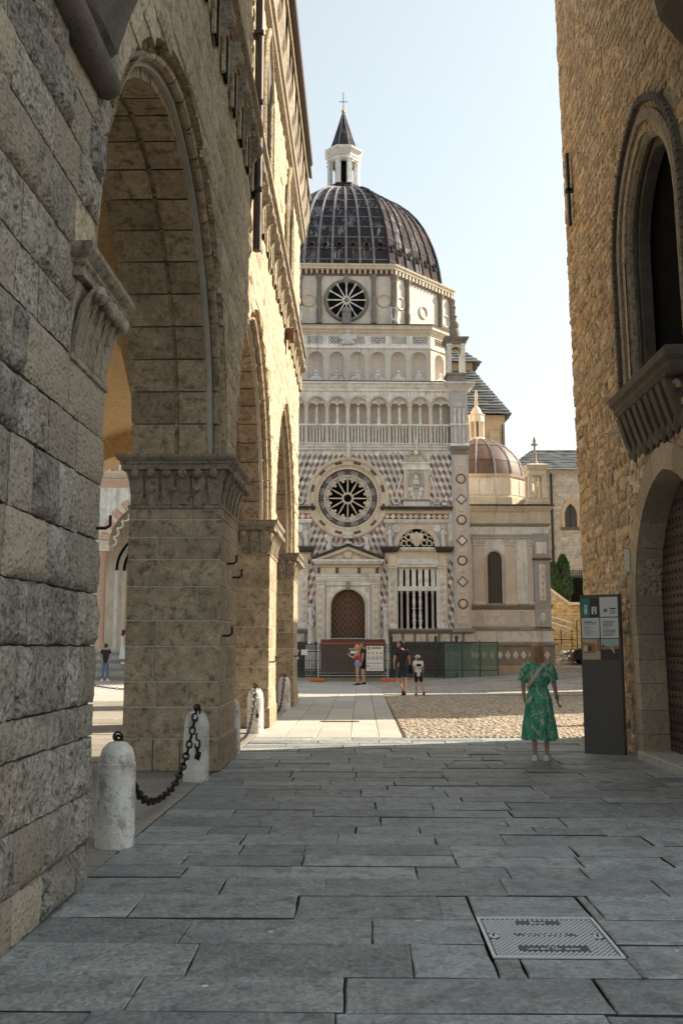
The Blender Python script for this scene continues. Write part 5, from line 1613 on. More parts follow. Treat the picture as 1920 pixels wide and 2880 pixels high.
# ---- chapel: plinth ledge and panels
cp(MB().sweep([(0,2.28),(.04,2.30),(.10,2.38),(.14,2.42),(.14,2.47),(.0,2.50)], rect(1.98, 6.2, -.14, .0)), 'ledge', M['grime'])
cp(MB().sweep([(0,2.28),(.04,2.30),(.10,2.38),(.14,2.42),(.14,2.47),(.0,2.50)], rect(-6.2, -1.98, -.14, .0)), 'ledge', M['grime'])
for s_ in (-1, 1):
    cp(MB().box(min(s_*2.0, s_*6.15), max(s_*2.0, s_*6.15), -.06, .0, 1.84, 2.28), 'panel_band', M['grime'])
    for k in range(7):
        x = s_*(2.42+.60*k)
        cp(MB().box(x-.235, x+.235, -.085, -.05, 1.87, 2.26), 'relief_panel', M['white2'])
    cp(MB().box(min(s_*1.0, s_*6.3), max(s_*1.0, s_*6.3), -.20, .0, 0, .45), 'base_course', M['grime'])
    cp(MB().sweep([(0,.45),(.05,.47),(.05,.55),(0,.6),(-.1,.62),(-.1,1.70),(.0,1.74),(.04,1.80),(.04,1.84)], rect(min(s_*1.6, s_*6.2), max(s_*1.6, s_*6.2), -.16, .0)), 'dado', M['brownm'])
    for k in range(14):
        x = s_*(1.95+.32*k)
        cp(MB().prism([(x-.14, 1.22), (x, .96), (x+.14, 1.22), (x, 1.48)], -.085, -.055), 'dado_lozenge', M['white' if k % 3 else 'pink'])

# ---------------------------------------------------------------- small domed wing to the right
wg = tag(empty('chapel_wing', (7.95, 49.4, 0), rad(2.6)), 'low marble wing with small brown ribbed dome right of the main chapel front', 'chapel')
# local coordinates of the wing are those of the chapel, moved by WO
chm = T(-0.70, 48.0, 0) @ RZ(rad(2.6)); wgm = T(7.95, 49.4, 0) @ RZ(rad(2.6)); WI = wgm.inverted() @ chm
def wp(mb, name, mat, parent=None, smooth=False, ang=35):
    o = mb.build(name, mat, parent or wg, smooth, ang)
    if parent is None: o.matrix_basis = WI
    return o
def wsub(mb, name, mat, parent, smooth=False, ang=35): return mb.build(name, mat, parent, smooth, ang)
X0, X1, YW = 6.16, 10.36, 1.0
body = MB(); wy0, wy1 = 7.18, 7.93
body.box(X0, wy0-.02, YW, 9.5, 0, 8.55).box(wy1+.02, X1, YW, 9.5, 0, 8.55).box(wy0-.02, wy1+.02, YW, 9.5, 0, 3.8).box(wy0-.02, wy1+.02, YW, 9.5, 6.6, 8.55)
body.box(wy0-.02, wy1+.02, YW+.25, 9.5, 3.8, 6.6)
B = wp(body, 'wall', M['white'])
for x0, x1, m_ in ((6.46,7.03,'pink'),(8.10,8.62,'pink'),(9.28,9.53,'pink')):
    p = wp(MB().box(x0, x1, YW-.08, YW+.0, 3.9, 6.75), 'pilaster', M[m_])
    wsub(MB().sweep([(.05,3.74),(.05,3.82),(0,3.9)], rect(x0, x1, YW-.09, YW)), 'base', M['cream'], p)
    wsub(MB().sweep([(0,6.75),(.03,6.8),(.0,6.84),(.07,7.06),(.09,7.10)], rect(x0, x1, YW-.09, YW)), 'capital', M['white2'], p)
for x0, x1, z0, z1 in ((8.66,9.24,3.92,5.6),(8.66,9.24,5.72,6.9),(6.2,6.42,3.92,5.6),(6.2,6.42,5.72,6.9)):
    wp(MB().box(x0, x1, YW-.02, YW, z0, z1), 'marble_panel', M['white'])
gw = wp(MB().prism([(wy0,3.8),(wy1,3.8),(wy1,6.1)] + [(7.555+.375*math.cos(math.pi*i/12), 6.1+.375*math.sin(math.pi*i/12)) for i in range(1,12)] + [(wy0,6.1)], YW+.15, YW+.2), 'window', M['glass'])
wsub(MB().tube([(wy0-.06,YW-.02,3.8),(wy0-.06,YW-.02,6.1)] + [(7.555-.435*math.cos(math.pi*i/14), YW-.02, 6.1+.435*math.sin(math.pi*i/14)) for i in range(1,14)] + [(wy1+.06,YW-.02,6.1),(wy1+.06,YW-.02,3.8)], .075, 6), 'window_arch', M['pink'], gw, True)
wsub(MB().box(wy0-.02, wy1+.02, YW+.0, YW+.16, 6.1, 6.65) if False else MB().prism([(wy0-.02,6.1)] + [(7.555-.375*math.cos(math.pi*i/12), 6.1+.375*math.sin(math.pi*i/12)) for i in range(0,13)] + [(wy1+.02,6.1),(wy1+.02,6.62),(wy0-.02,6.62)], YW+.0, YW+.15), 'spandrel', M['white'], gw)
for i in range(1, 6): wsub(MB().box(wy0, wy1, YW+.13, YW+.148, 3.8+.42*i-.008, 3.8+.42*i+.008), 'glazing_bar', M['iron'], gw)
for i in range(1, 4): wsub(MB().box(wy0+i*.187-.008, wy0+i*.187+.008, YW+.13, YW+.15, 3.8, 6.35), 'glazing_bar', M['iron'], gw)
WR = rect(X0-.04, X1, YW, 9.5)
wp(MB().sweep([(0,7.10),(.05,7.14),(.05,7.24),(.10,7.30),(.10,7.36)], WR), 'architrave', M['grey'])
wp(MB().sweep([(.03,7.36),(.03,7.76)], WR), 'frieze', M['white'])
wp(MB().sweep([(.03,7.76),(.08,7.78),(.12,7.86),(.12,7.92)], WR), 'moulding', M['grime'])
wp(MB().sweep([(.04,7.92),(.04,8.5),(.10,8.54),(.14,8.62),(.24,8.74),(.28,8.80)], WR), 'attic', M['cream'])
wp(MB().sweep([(.30,8.80),(.30,8.88),(0,8.94)], WR), 'flashing', M['weather'])
wp(MB().sweep([(0,3.48),(.03,3.50),(.10,3.60),(.14,3.66),(.14,3.74),(.05,3.78)], WR), 'sill_ledge', M['grime'])
wp(MB().sweep([(.02,2.62),(.02,3.48)], WR), 'dado', M['pink'])
for x0, x1 in ((6.3,6.55),(6.95,8.0),(8.5,9.3)): wp(MB().box(x0, x1, YW-.05, YW-.015, 2.7, 3.42), 'dado_panel', M['white2'])
wp(MB().sweep([(.14,2.42),(.14,2.50),(.06,2.56),(.03,2.62)], WR), 'moulding', M['grime'])
wp(MB().sweep([(.10,1.86),(.10,2.42)], WR), 'base_course', M['white'])
wp(MB().sweep([(.26,1.68),(.26,1.78),(.16,1.84),(.10,1.86)], WR), 'moulding', M['grime'])
wp(MB().sweep([(.16,.2),(.16,1.68)], WR), 'plinth', M['grime'])
wp(MB().sweep([(.5,-.2),(.5,.62),(.47,.66)], WR), 'step', M['quoin'])
for k in range(10):
    x = 6.5+.40*k; wp(MB().prism([(x-.15, 1.2), (x, .98), (x+.15, 1.2), (x, 1.42)], YW-.19, YW-.155), 'plinth_lozenge', M['white2'])
# corner pier
cpz = wp(MB().box(9.55, 10.36+.02, YW-.16, YW+.4, 3.5, 7.4), 'corner_pier', M['grey'])
wsub(MB().box(9.70, 10.22, YW-.19, YW-.15, 6.35, 6.95), 'panel', M['white'], cpz)
wsub(MB().sweep([(0,6.0),(.06,6.04),(.06,6.10),(0,6.14)], rect(9.53, 10.4, YW-.18, YW+.4)), 'moulding', M['brownm'], cpz)
wsub(MB().box(9.80, 10.12, YW-.19, YW-.15, 3.95, 5.8), 'carved_panel', M['white2'], cpz)
for q in range(5): wsub(MB().ell((9.96, YW-.19, 4.15+.36*q), (.09,.03,.13), 8, 5), 'carved_ornament', M['cream'], cpz, True)
wsub(MB().box(9.58, 10.36, YW-.20, YW+.3, 2.62, 3.5), 'pedestal', M['grey'], cpz)
wsub(MB().ell((9.96, YW-.2, 3.05), (.16,.05,.28), 10, 6), 'carved_ornament', M['white2'], cpz, True)
wsub(MB().sweep([(0,7.92),(0,8.5),(.16,8.72),(.2,8.79)], rect(9.45, 10.45, YW-.14, YW+.4)), 'attic_break', M['cream'], cpz)
# kiosk on the corner
kz = wp(MB().sweep([(.10,8.92),(.10,9.1),(0,9.15),(0,9.25)], rect(9.42, 10.32, YW-.1, YW+.8)), 'pinnacle', M['cream'])
for sx in (9.5, 10.24):
    for sy in (YW+.0, YW+.70): wsub(MB().sweep([(.03,9.25),(.03,9.32),(0,9.36),(0,10.4),(.03,10.5)], rect(sx-.10, sx+.10, sy-.1, sy+.1)), 'shaft', M['cream'], kz)
wsub(MB().sweep([(-.02,10.45),(-.02,10.72),(.04,10.78),(.12,10.95),(.12,11.0),(-.2,11.1)], rect(9.40, 10.34, YW-.12, YW+.82)), 'cornice', M['cream'], kz)
wsub(MB().lathe([(.0,9.3),(.10,9.4),(.09,10.0),(.12,10.2),(.1,10.3)], (9.87, YW+.3, 0), 8), 'inner_column', M['cream'], kz, True)
wsub(MB().lathe([(.28,11.02),(.16,11.2),(.10,11.35),(.09,11.75),(.06,11.85),(.05,12.1),(.20,12.14),(.16,12.22),(.06,12.25),(.09,12.38),(.02,12.6)], (9.87, YW+.35, 0), 10), 'finial', M['grime'], kz, True, 45)
# small dome
cx, cy = 7.45, 5.0
dz_ = wp(MB().sweep([(.15,8.9),(.15,9.45),(0,9.5),(0,10.55),(.06,10.6),(.10,10.72)], octo(2.95, cx, cy)), 'drum', M['cream'])
for k in range(8):
    for j in (-1, 0, 1):
        mb = MB().box(j*.8-.36, j*.8+.36, -2.97, -2.94, 9.62, 10.45).tf(T(cx, cy, 0) @ RZ(k*math.pi/4)); wsub(mb, 'drum_panel', M['stucco'], dz_)
P2 = [(2.62,10.72),(2.58,11.1),(2.44,11.6),(2.15,12.1),(1.72,12.55),(1.1,12.95),(.5,13.15)]
d2 = wp(MB().loft([[(cx+d*math.cos(2*math.pi*i/24), cy+d*math.sin(2*math.pi*i/24), z) for i in range(24)] for d, z in P2]), 'dome', M['copper'], None, True, 60)
for k in range(16):
    a = 2*math.pi*(k+.5)/16; wsub(MB().tube([(cx+(d+.02)*math.cos(a), cy+(d+.02)*math.sin(a), z) for d, z in P2], .06, 5), 'rib', M['leadseam'], d2, True)
for k in range(16):
    for j in range(3):
        (da, za_), (db, zb_) = P2[j*2], P2[j*2+2] if j*2+2 < len(P2) else P2[-1]
        a0 = 2*math.pi*(k+.5)/16+.03; a1 = 2*math.pi*(k+1.5)/16-.03; dm, zm = P2[j*2+1]
        mb = MB(); mb.loft([[((cx+(d+.025)*math.cos(a0+(a1-a0)*q/3)), (cy+(d+.025)*math.sin(a0+(a1-a0)*q/3)), z) for q in range(4)] for d, z in ((da, za_+.02), (dm, zm), (db, zb_-.01))], closed=False)
        wsub(mb, 'copper_sheet', M['copper'], d2, True)
l2 = wp(MB().sweep([(.2,13.05),(.22,13.15),(.05,13.3)], octo(.36, cx, cy)), 'lantern', M['cream'])
for k in range(8):
    a = math.pi/8+k*math.pi/4; wsub(MB().box(-.06,.06,-.06,.06,13.3,14.2).tf(T(cx+.36*math.cos(a), cy+.36*math.sin(a), 0) @ RZ(a)), 'shaft', M['cream'], l2)
wsub(MB().sweep([(-.2,13.3),(-.2,14.2)], octo(.36, cx, cy)), 'core', M['oldcol'], l2)
wsub(MB().sweep([(.06,14.2),(.06,14.55),(.1,14.6),(.1,14.64)], octo(.36, cx, cy)), 'cornice', M['cream'], l2)
wsub(MB().lathe([(.34,14.64),(.30,14.85),(.18,15.05),(.08,15.15),(.1,15.25),(.07,15.6),(.09,15.85),(.07,15.95),(.05,16.1)], (cx, cy, 0), 10), 'spire', M['cream'], l2, True, 45)

# ---------------------------------------------------------------- buildings behind
# church apse with stepped slate roofs
chu = tag(empty('church_apse', (7.5, 66, 0), rad(2.6)), 'ochre stone church apse with layered slate roofs rising behind the chapel', 'church')
CHI = (T(7.5, 66, 0) @ RZ(rad(2.6))).inverted() @ chm
def cpb(mb, name, mat, parent=None, smooth=False):
    o = mb.build(name, mat, parent or chu, smooth)
    if parent is None: o.matrix_basis = CHI
    return o
M['apse'] = stone('apse_stone', (.50,.39,.25), (.42,.32,.21), (.36,.28,.20), 1.2, .4, .1, .5, 14, .9, .4)
cpb(MB().box(3.0, 11.2, 15.8, 28, 0, 17.3), 'wall', M['apse'])
for x in (8.6, 10.45): cpb(MB().box(x-.35, x+.35, 15.55, 15.85, 0, 16.2), 'buttress', M['quoin'])
cpb(MB().torus((9.5, 15.75, 15.1), .62, .12, n=14, k=5, a0=0, a1=math.pi), 'blind_arch', M['quoin'], None, True)
cpb(MB().tube([(11.0, 15.6, 16.6), (11.05, 15.6, 9)], .06, 6), 'downpipe', M['iron'])
def slate_roof(poly_lo, z0, poly_hi, z1, rows, parent_fn, name='slate_course'):
    random.seed(17)
    for k in range(rows):
        t0, t1 = k/rows, (k+1.15)/rows
        L = lambda t_: [(a[0]+(b[0]-a[0])*t_, a[1]+(b[1]-a[1])*t_) for a, b in zip(poly_lo, poly_hi)]
        za, zb = z0+(z1-z0)*t0, z0+(z1-z0)*t1
        # subdivide each edge and let the slates step unevenly
        lo, hi = [], []
        pl, ph = L(t0), L(min(1, t1)); n_ = len(pl)
        for i in range(n_):
            a, b = Vector(pl[i]), Vector(pl[(i+1) % n_]); c, d = Vector(ph[i]), Vector(ph[(i+1) % n_])
            m_ = max(2, int((b-a).length/.45))
            for q in range(m_):
                o = rnd(-.03, .05); nrm = Vector(((b-a).y, -(b-a).x)).normalized()
                p = a+(b-a)*q/m_ + nrm*(.05+o); lo.append((p.x, p.y, za + rnd(-.02, .02)))
                p2 = c+(d-c)*q/m_; hi.append((p2.x, p2.y, zb))
        up = [(x, y, z+.05) for x, y, z in lo]
        mb = MB(); mb.loft([lo, up, hi], cap0=False, cap1=(k == rows-1))
        parent_fn(mb, name, M['slate'])
slate_roof(rect(2.6, 11.6, 15.4, 28.4), 17.3, rect(4.5, 9.55, 18.2, 26), 21.1, 16, cpb)
cpb(MB().box(4.6, 9.5, 18.4, 25.8, 19.0, 21.8), 'clerestory', M['apse'])
slate_roof(rect(4.2, 10.0, 17.9, 26.2), 21.7, rect(6.6, 6.9, 21.5, 23), 25.2, 12, cpb)

# bishop's house with gothic window
M['curia'] = stone('grey_rubble_wall', (.52,.48,.42), (.40,.365,.32), (.33,.28,.22), 3.5, .4, .2, .9, 8, .92, .6)
cur = tag(empty('stone_house', (14.5, 66, 3.6)), 'pale rubble stone house with gothic window and slate roof at the far right', 'house')
def cu(mb, name, mat, parent=None, smooth=False):
    o = mb.build(name, mat, parent or cur, smooth)
    o.matrix_parent_inverse = T(-14.5, -66, -3.6) if parent is None else Matrix()
    return o
YCU = 62.0
wb = MB()
def pane_wall(x0, x1, z0, z1): wb.add([(x0,YCU,z0),(x1,YCU,z0),(x1,YCU,z1),(x0,YCU,z1)], [(0,1,2,3)])
pane_wall(9.6, 13.15, 0, 13.0); pane_wall(13.95, 20, 6.1, 13.0); pane_wall(13.15, 13.95, 6.1, 9.3); pane_wall(13.15, 13.95, 11.0, 13); pane_wall(13.15, 13.35, 0, 6.1); pane_wall(14.45, 20, 0, 6.1); pane_wall(13.35, 14.45, 0, 3.4)
wb.box(9.6, 20, YCU+.4, 72, 0, 13.0)
cu(wb, 'wall', M['curia'])
random.seed(61)
FC = lambda u, v, n_: (u, YCU-n_, v)
cmass = MB(); z = 3.4; cnt = 0; sd_ = 9000
while z < 12.9:
    h = rnd(.14, .26); x = 11.0
    while x < 17:
        w_ = rnd(.22, .6)
        if not (12.85 < x+w_/2 < 14.25 and 9.0 < z+h/2 < 11.3) and not (13.1 < x+w_/2 < 14.7 and z < 6.2):
            sd_ += 1; mb = rough(x, x+w_, z, z+h, FC, proud=rnd(.0,.05), amp=.012, nu=3, nv=2, depth=.02, seed=sd_, gap=.012, edge=.04, fs=5, jit=.03)
            if cnt < 300 and x < 15: cu(mb, 'stone', M['curia'], None, True); cnt += 1
            else: cmass.merge(mb)
        x += w_
    z += h
tag(cu(cmass, 'stones', M['curia'], None, True), kind='stuff')
gwn = cu(MB().prism([(13.15,9.3),(13.95,9.3),(13.95,10.2),(13.8,10.6),(13.55,10.85),(13.3,10.6),(13.15,10.2)], YCU+.12, YCU+.16), 'window', M['glass'])
fr2 = MB(); pts = [(13.15,9.3),(13.15,10.2),(13.3,10.6),(13.55,10.85),(13.8,10.6),(13.95,10.2),(13.95,9.3)]; pto = [(12.92,9.1),(12.92,10.35),(13.15,10.9),(13.55,11.25),(13.95,10.9),(14.18,10.35),(14.18,9.1)]
fr2.loft([[(a[0], YCU-.06, a[1]), (b[0], YCU-.06, b[1]), (b[0], YCU+.1, b[1]), (a[0], YCU+.12, a[1])] for a, b in zip(pts, pto)])
cu(fr2, 'window_surround', M['quoin'], gwn)
cu(MB().box(13.53,13.57,YCU+.09,YCU+.12,9.3,10.8), 'window_bar', M['iron'], gwn)
cu(MB().box(12.9,14.2,YCU-.14,YCU+.1,9.12,9.28), 'window_sill', M['darkstone'], gwn)
gd = cu(MB().prism([(13.35,3.4),(14.45,3.4),(14.45,5.75),(14.2,5.95),(13.9,6.02),(13.6,5.95),(13.35,5.75)], YCU+.2, YCU+.25), 'grilled_opening', M['void'])
for k in range(12): cu(MB().box(13.1+.14*k-.012, 13.1+.14*k+.012, YCU-.12, YCU-.09, 3.4, 6.5), 'grille_bar', M['iron'], gd)
for k in range(20): cu(MB().box(13.0, 14.7, YCU-.13, YCU-.10, 3.5+.155*k-.01, 3.5+.155*k+.01), 'grille_bar', M['iron'], gd)
cu(MB().tube([(12.32, YCU-.1, 12.8), (12.32, YCU-.1, 4)], .075, 8), 'downpipe', M['iron'], None, True)
def cuf(mb, name, mat): return cu(mb, name, mat)
slate_roof(rect(9.3, 20.4, 61.6, 72.4), 13.0, rect(12, 19, 66.5, 67.5), 15.3, 12, cuf)

# terrace wall with sloping coping, steps and rail
tw = tag(empty('terrace_wall', (12.2, 57.2, .7)), 'yellow rubble terrace wall with a sloping stone coping below the cypress', 'wall')
TWI = T(-12.2, -57.2, -.7)
def twp(o): o.matrix_parent_inverse = TWI; return o
M['yellow'] = stone('yellow_rubble', (.58,.42,.20), (.46,.32,.15), (.62,.50,.30), 3.5, .45, .25, .9, 12, .92, .6)
def tz(x): return 5.05 if x < 10.9 else (5.05 - (x-10.9)*.78 if x < 12.2 else 4.05)
twm = MB(); xs_ = [10.0, 10.9, 11.3, 11.7, 12.2, 14, 16]
for a, b in zip(xs_[:-1], xs_[1:]):
    twm.add([(a,57,.2),(b,57,.2),(b,57,tz(b)),(a,57,tz(a)),(a,57.5,.2),(b,57.5,.2),(b,57.5,tz(b)),(a,57.5,tz(a))], [(0,1,2,3),(3,2,6,7),(5,4,7,6)])
twp(twm.build('core', M['rubble_mortar'], tw))
FW = lambda u, v, n_: (u, 57-n_, v)
z = .4; sd_ = 12000
while z < 4.9:
    h = rnd(.15, .26); x = 10.4
    while x < 13.6:
        w_ = rnd(.2, .45)
        if z+h < min(tz(x), tz(x+w_))-.02:
            sd_ += 1; twp(rough(x, x+w_, z, z+h, FW, proud=rnd(.01,.05), amp=.015, nu=3, nv=3, depth=.03, seed=sd_, gap=.012, edge=.05, fs=5, jit=.03).build('stone', M['yellow'], tw, True, 60))
        x += w_
    z += h
cpn = MB()
for a, b in zip(xs_[:-1], xs_[1:]):
    cpn.add([(a,56.85,tz(a)),(b,56.85,tz(b)),(b,56.85,tz(b)+.16),(a,56.85,tz(a)+.16),(a,57.65,tz(a)),(b,57.65,tz(b)),(b,57.65,tz(b)+.16),(a,57.65,tz(a)+.16)], [(0,1,2,3),(3,2,6,7),(0,4,5,1),(5,4,7,6)])
twp(cpn.build('coping', M['cream'], tw))
ter = MB().box(9.6, 20, 57.5, 62, .0, 3.45); tag(ter.build('terrace_ground', M['soil_light']), kind='structure')
stp = tag(empty('stone_steps', (11.6, 55.6, .55)), 'short flight of pale stone steps beside the parked car', 'steps')
SI = T(-11.6, -55.6, -.55)
for k in range(5):
    o = MB().sweep([(0, .3), (0, .72+k*.16), (-.02, .74+k*.16)], rect(10.75, 12.6, 54.6+k*.34, 57)).build('step', M['slab_light'], stp); o.matrix_parent_inverse = SI
rl_ = tag(empty('handrail', (11.4, 55.0, .6)), 'rusty iron handrail and plank ramp by the terrace wall', 'handrail')
RI = T(-11.4, -55.0, -.6)
for x in (10.75, 11.25, 11.85, 12.15):
    o = MB().tube([(x, 55, .6), (x, 55, 2.6 if x < 12 else 3.1)], .03, 5).build('post', M['iron'], rl_); o.matrix_parent_inverse = RI
for z0, z1 in ((3.35, 2.95), (3.05, 2.6), (2.75, 2.35)):
    o = MB().tube([(10.6, 55.3, z0), (11.9, 55.0, z1)], .05, 5).build('rail', M['slab_light'], rl_); o.matrix_parent_inverse = RI
for k in range(6):
    o = MB().box(10.75+.0, 12.0, 55.1+.11*k, 55.19+.11*k, 2.0-.0, 2.05).build('plank', M['wood'], rl_); o.matrix_parent_inverse = RI
for k in range(9):
    o = MB().add([(10.9+.11*k,54.9,1.95-.06*k),(10.99+.11*k,54.9,1.9-.06*k),(10.99+.11*k,54.9,1.45-.06*k),(10.9+.11*k,54.9,1.5-.06*k)], [(0,1,2,3)]).box(10.9+.11*k,10.97+.11*k,54.91,54.95,1.45-.06*k,1.9-.06*k).build('slat', M['quoin'], rl_); o.matrix_parent_inverse = RI
for k, (x, z) in enumerate(((11.5, .95), (11.75, .9), (11.15, .92), (12.0, 1.0), (11.3, 1.3))):
    r_ = MB().ell((0,0,0), (.2, .18, .13), 7, 5)
    r_.v = [(x_*(1+.3*noise.noise(Vector((x_*5, y_*5, k)))), y_, z_*(1+.4*noise.noise(Vector((k, z_*9, x_*7))))) for x_, y_, z_ in r_.v]
    tag(r_.build('stone_block', M['quoin' if k % 2 else 'slab_light'], None, mw=T(x, 54.5+.05*k, z-.03)), ['loose ochre stone block on the lowest step', 'loose pale stone block nearest the parked car', 'loose ochre stone block at the left end of the steps', 'pale stone lump right beside the car bonnet', 'brown stone block lying under the plank ramp'][k], 'stone', 'loose stones by the steps')
# cypress pair
M['leaf'] = plain('cypress_foliage', (.035,.075,.028), .8, noise_amt=.55, scale=5)
M['bark'] = plain('bark', (.11,.08,.06), .9, noise_amt=.4)
def cypress(x, y, z0, h, r, seed, label):
    e = tag(empty('cypress_tree', (x, y, z0)), label, 'tree', 'cypresses behind the terrace wall')
    MB().lathe([(.07,0),(.05,h*.4),(.01,h*.9)], n=6).build('trunk', M['bark'], e)
    rr = random.Random(seed); mb = MB()
    for k in range(4200):
        t_ = rr.random()**.8; z = h*(.06+.94*t_); R = r*min(1, .45+1.6*t_)*min(1, (1-t_)*2.6+.04)**.6*(.9+.14*math.sin(t_*14+seed))
        a = rr.uniform(0, 2*math.pi); q = R*math.sqrt(rr.uniform(.25, 1))
        c = Vector((q*math.cos(a), q*math.sin(a), z)); s_ = rr.uniform(.035, .08)
        u = Vector((math.cos(a), math.sin(a), rr.uniform(1.5, 3))).normalized(); v = u.cross(Vector((rr.uniform(-1,1), rr.uniform(-1,1), .2))).normalized()
        mb.add([tuple(c-u*s_), tuple(c+v*s_*.5), tuple(c+u*s_*1.4), tuple(c-v*s_*.5)], [(0,1,2,3)])
    mb.build('crown', M['leaf'], e)
cypress(11.62, 58.6, 3.45, 3.25, .62, 1, 'short cypress with the rounder top, left of the pair by the stone house')
cypress(12.28, 58.9, 3.45, 3.75, .60, 2, 'taller pointed cypress, right of the pair by the stone house')

# parked car
car = tag(empty('parked_car', (13.45, 53.9, .66)), 'dark parked car half hidden behind the information pillar', 'car')
M['carpaint'] = plain('dark_car_paint', (.03,.028,.032), .25, .3, .6, noise_amt=.1)
M['rubber'] = plain('tyre_rubber', (.02,.02,.02), .8)
side = [(-2.0,.32),(-1.98,.62),(-1.85,.80),(-1.1,.92),(-.55,1.36),(.1,1.45),(1.1,1.42),(1.75,1.0),(1.98,.9),(2.0,.35),(1.7,.24),(-1.7,.24)]
cb2 = MB()
cb2.loft([[(x*k, yv, z if z < .9 else .9+(z-.9)*kk) for x, z in side] for yv, k, kk in ((-.82,.97,.9),(-.78,1,.97),(-.6,1,1),(.6,1,1),(.78,1,.97),(.82,.97,.9))])
cb2.build('body', M['carpaint'], car, True, 30)
MB().add([(-1.02,-.60,.96),(-1.02,.60,.96),(-.55,.55,1.33),(-.55,-.55,1.33)], [(0,1,2,3)]).tf(T(-.02,0,.015)).build('windscreen', M['glass'], car)
for s_ in (-1, 1):
    MB().add([(-.9,s_*.826,.95),(1.5,s_*.826,.98),(1.05,s_*.80,1.34),(-.5,s_*.80,1.32)], [(0,1,2,3)]).build('side_window', M['glass'], car)
    MB().ell((-1.92, s_*.58, .70), (.07,.16,.08), 8, 6).build('headlight', M['steel'], car, True)
    for x in (-1.25, 1.25):
        wh = MB().tube([(x, s_*.62, .31), (x, s_*.84, .31)], .31, 18).build('wheel', M['rubber'], car, True, 50)
        MB().tube([(x, s_*.80, .31), (x, s_*.845, .31)], .19, 14).build('rim', M['steel'], wh, True, 50)
MB().box(-2.03,-1.97,-.26,.26,.40,.50).build('number_plate', M['white'], car)

# ---------------------------------------------------------------- basilica porch seen through the arcade
M['porchred'] = stone('pink_stripe', (.62,.42,.32), (.55,.37,.28), (.58,.47,.38), 1.5, .4, .05, .15, 30, .8)
bas = tag(empty('basilica_porch', (-11.5, 49.6, 0)), 'white and pink striped church porch with round arch seen through the arcade', 'church')
BI = T(11.5, -49.6, 0)
def bp_(mb, name, mat, smooth=False): o = mb.build(name, mat, bas, smooth); o.matrix_parent_inverse = BI; return o
cxp, Rp = -10.85, 2.5
for k in range(9):
    z0 = 9.9 + .42*k; bp_(MB().box(-17, -7.4, 49.6, 52, z0, z0+.42), 'marble_course', M['white' if k % 2 else 'porchred'])
pw = MB(); n_ = 26
for i in range(n_):
    a = cxp-Rp*math.cos(math.pi*i/n_); b = cxp-Rp*math.cos(math.pi*(i+1)/n_)
    za_ = 6.8+math.sqrt(max(0,Rp*Rp-(a-cxp)**2)); zb_ = 6.8+math.sqrt(max(0,Rp*Rp-(b-cxp)**2))
    pw.add([(a,49.6,za_),(b,49.6,zb_),(b,49.6,9.9),(a,49.6,9.9),(a,50.2,za_),(b,50.2,zb_)], [(0,1,2,3),(4,5,1,0)])
pw.box(-17, cxp-Rp, 49.6, 50.2, 6.8, 9.9).box(cxp+Rp, -7.4, 49.6, 50.2, 6.8, 9.9)
bp_(pw, 'arch_wall', M['white'])
for k in range(24):
    a0, a1 = math.pi*k/24+.008, math.pi*(k+1)/24-.008
    vb = MB(); vb.loft([[(cxp+r_*math.cos(a), y_, 6.8+r_*math.sin(a)) for r_, y_ in ((2.35,49.5),(2.85,49.5),(2.85,49.62),(2.35,49.62))] for a in (a0, (a0+a1)/2, a1)])
    bp_(vb, 'voussoir', M['cream' if k % 2 else 'porchred'])
cus = MB()
for k in range(14):
    a = math.pi*(k+.5)/14; cus.torus((cxp+2.2*math.cos(a), 49.7, 6.8+2.2*math.sin(a)), .2, .05, n=10, k=5, a0=a+math.pi-1.6, a1=a+math.pi+1.6)
tag(bp_(cus, 'arch_tracery', M['white'], True))
for x in (-13.45, -8.25):
    bp_(MB().lathe([(.34,1.5),(.34,1.7),(.24,1.85),(.22,2.0),(.20,6.0),(.30,6.25),(.34,6.5)], (x, 49.4, 0), 14), 'column', M['porchred'], True)
    bp_(MB().box(x-.42, x+.42, 49.0, 49.9, 6.5, 6.8), 'impost', M['cream'])
    for j, (dx, dy, m_) in enumerate(((.55,.9,'white'),(.85,1.3,'cream'),(1.15,1.7,'white'),(1.4,2.1,'porchred'))):
        s_ = 1 if x < -10 else -1
        bp_(MB().lathe([(.17,1.5),(.12,1.7),(.12,5.4),(.18,5.6)], (x+s_*dx, 49.4+dy, 0), 10), 'jamb_shaft', M[m_], True)
        bp_(MB().torus((cxp, 49.4+dy, 5.6), abs(x+s_*dx-cxp), .13, n=18, k=6, a0=0, a1=math.pi), 'inner_arch', M[m_], True)
bp_(MB().box(-17, -7.4, 51.7, 52.4, 0, 10.2), 'rear_wall', M['cream'])
bp_(MB().prism([(-12.2,1.5),(-9.5,1.5),(-9.5,5.2),(-12.2,5.2)], 51.55, 51.65), 'door', M['bronze'])
bp_(MB().sweep([(0,10.4),(.1,10.5),(.2,10.65),(.2,10.75)], rect(-17, -7.4, 49.5, 52)), 'cornice', M['cream'])
for k in range(6): bp_(MB().lathe([(.06,10.75),(.05,11.5),(.09,11.6)], (-13.8+.55*k, 49.4, 0), 8), 'gallery_shaft', M['white'], True)
for k in range(7):
    o = MB().sweep([(0,-.1),(0,.19*(k+1)),(-.02,.19*(k+1)+.02)], rect(-17, -6.9, 46.6+k*.33, 52)).build('step', M['slab_light' if k % 2 else 'slab_arcade'], bas); o.matrix_parent_inverse = BI

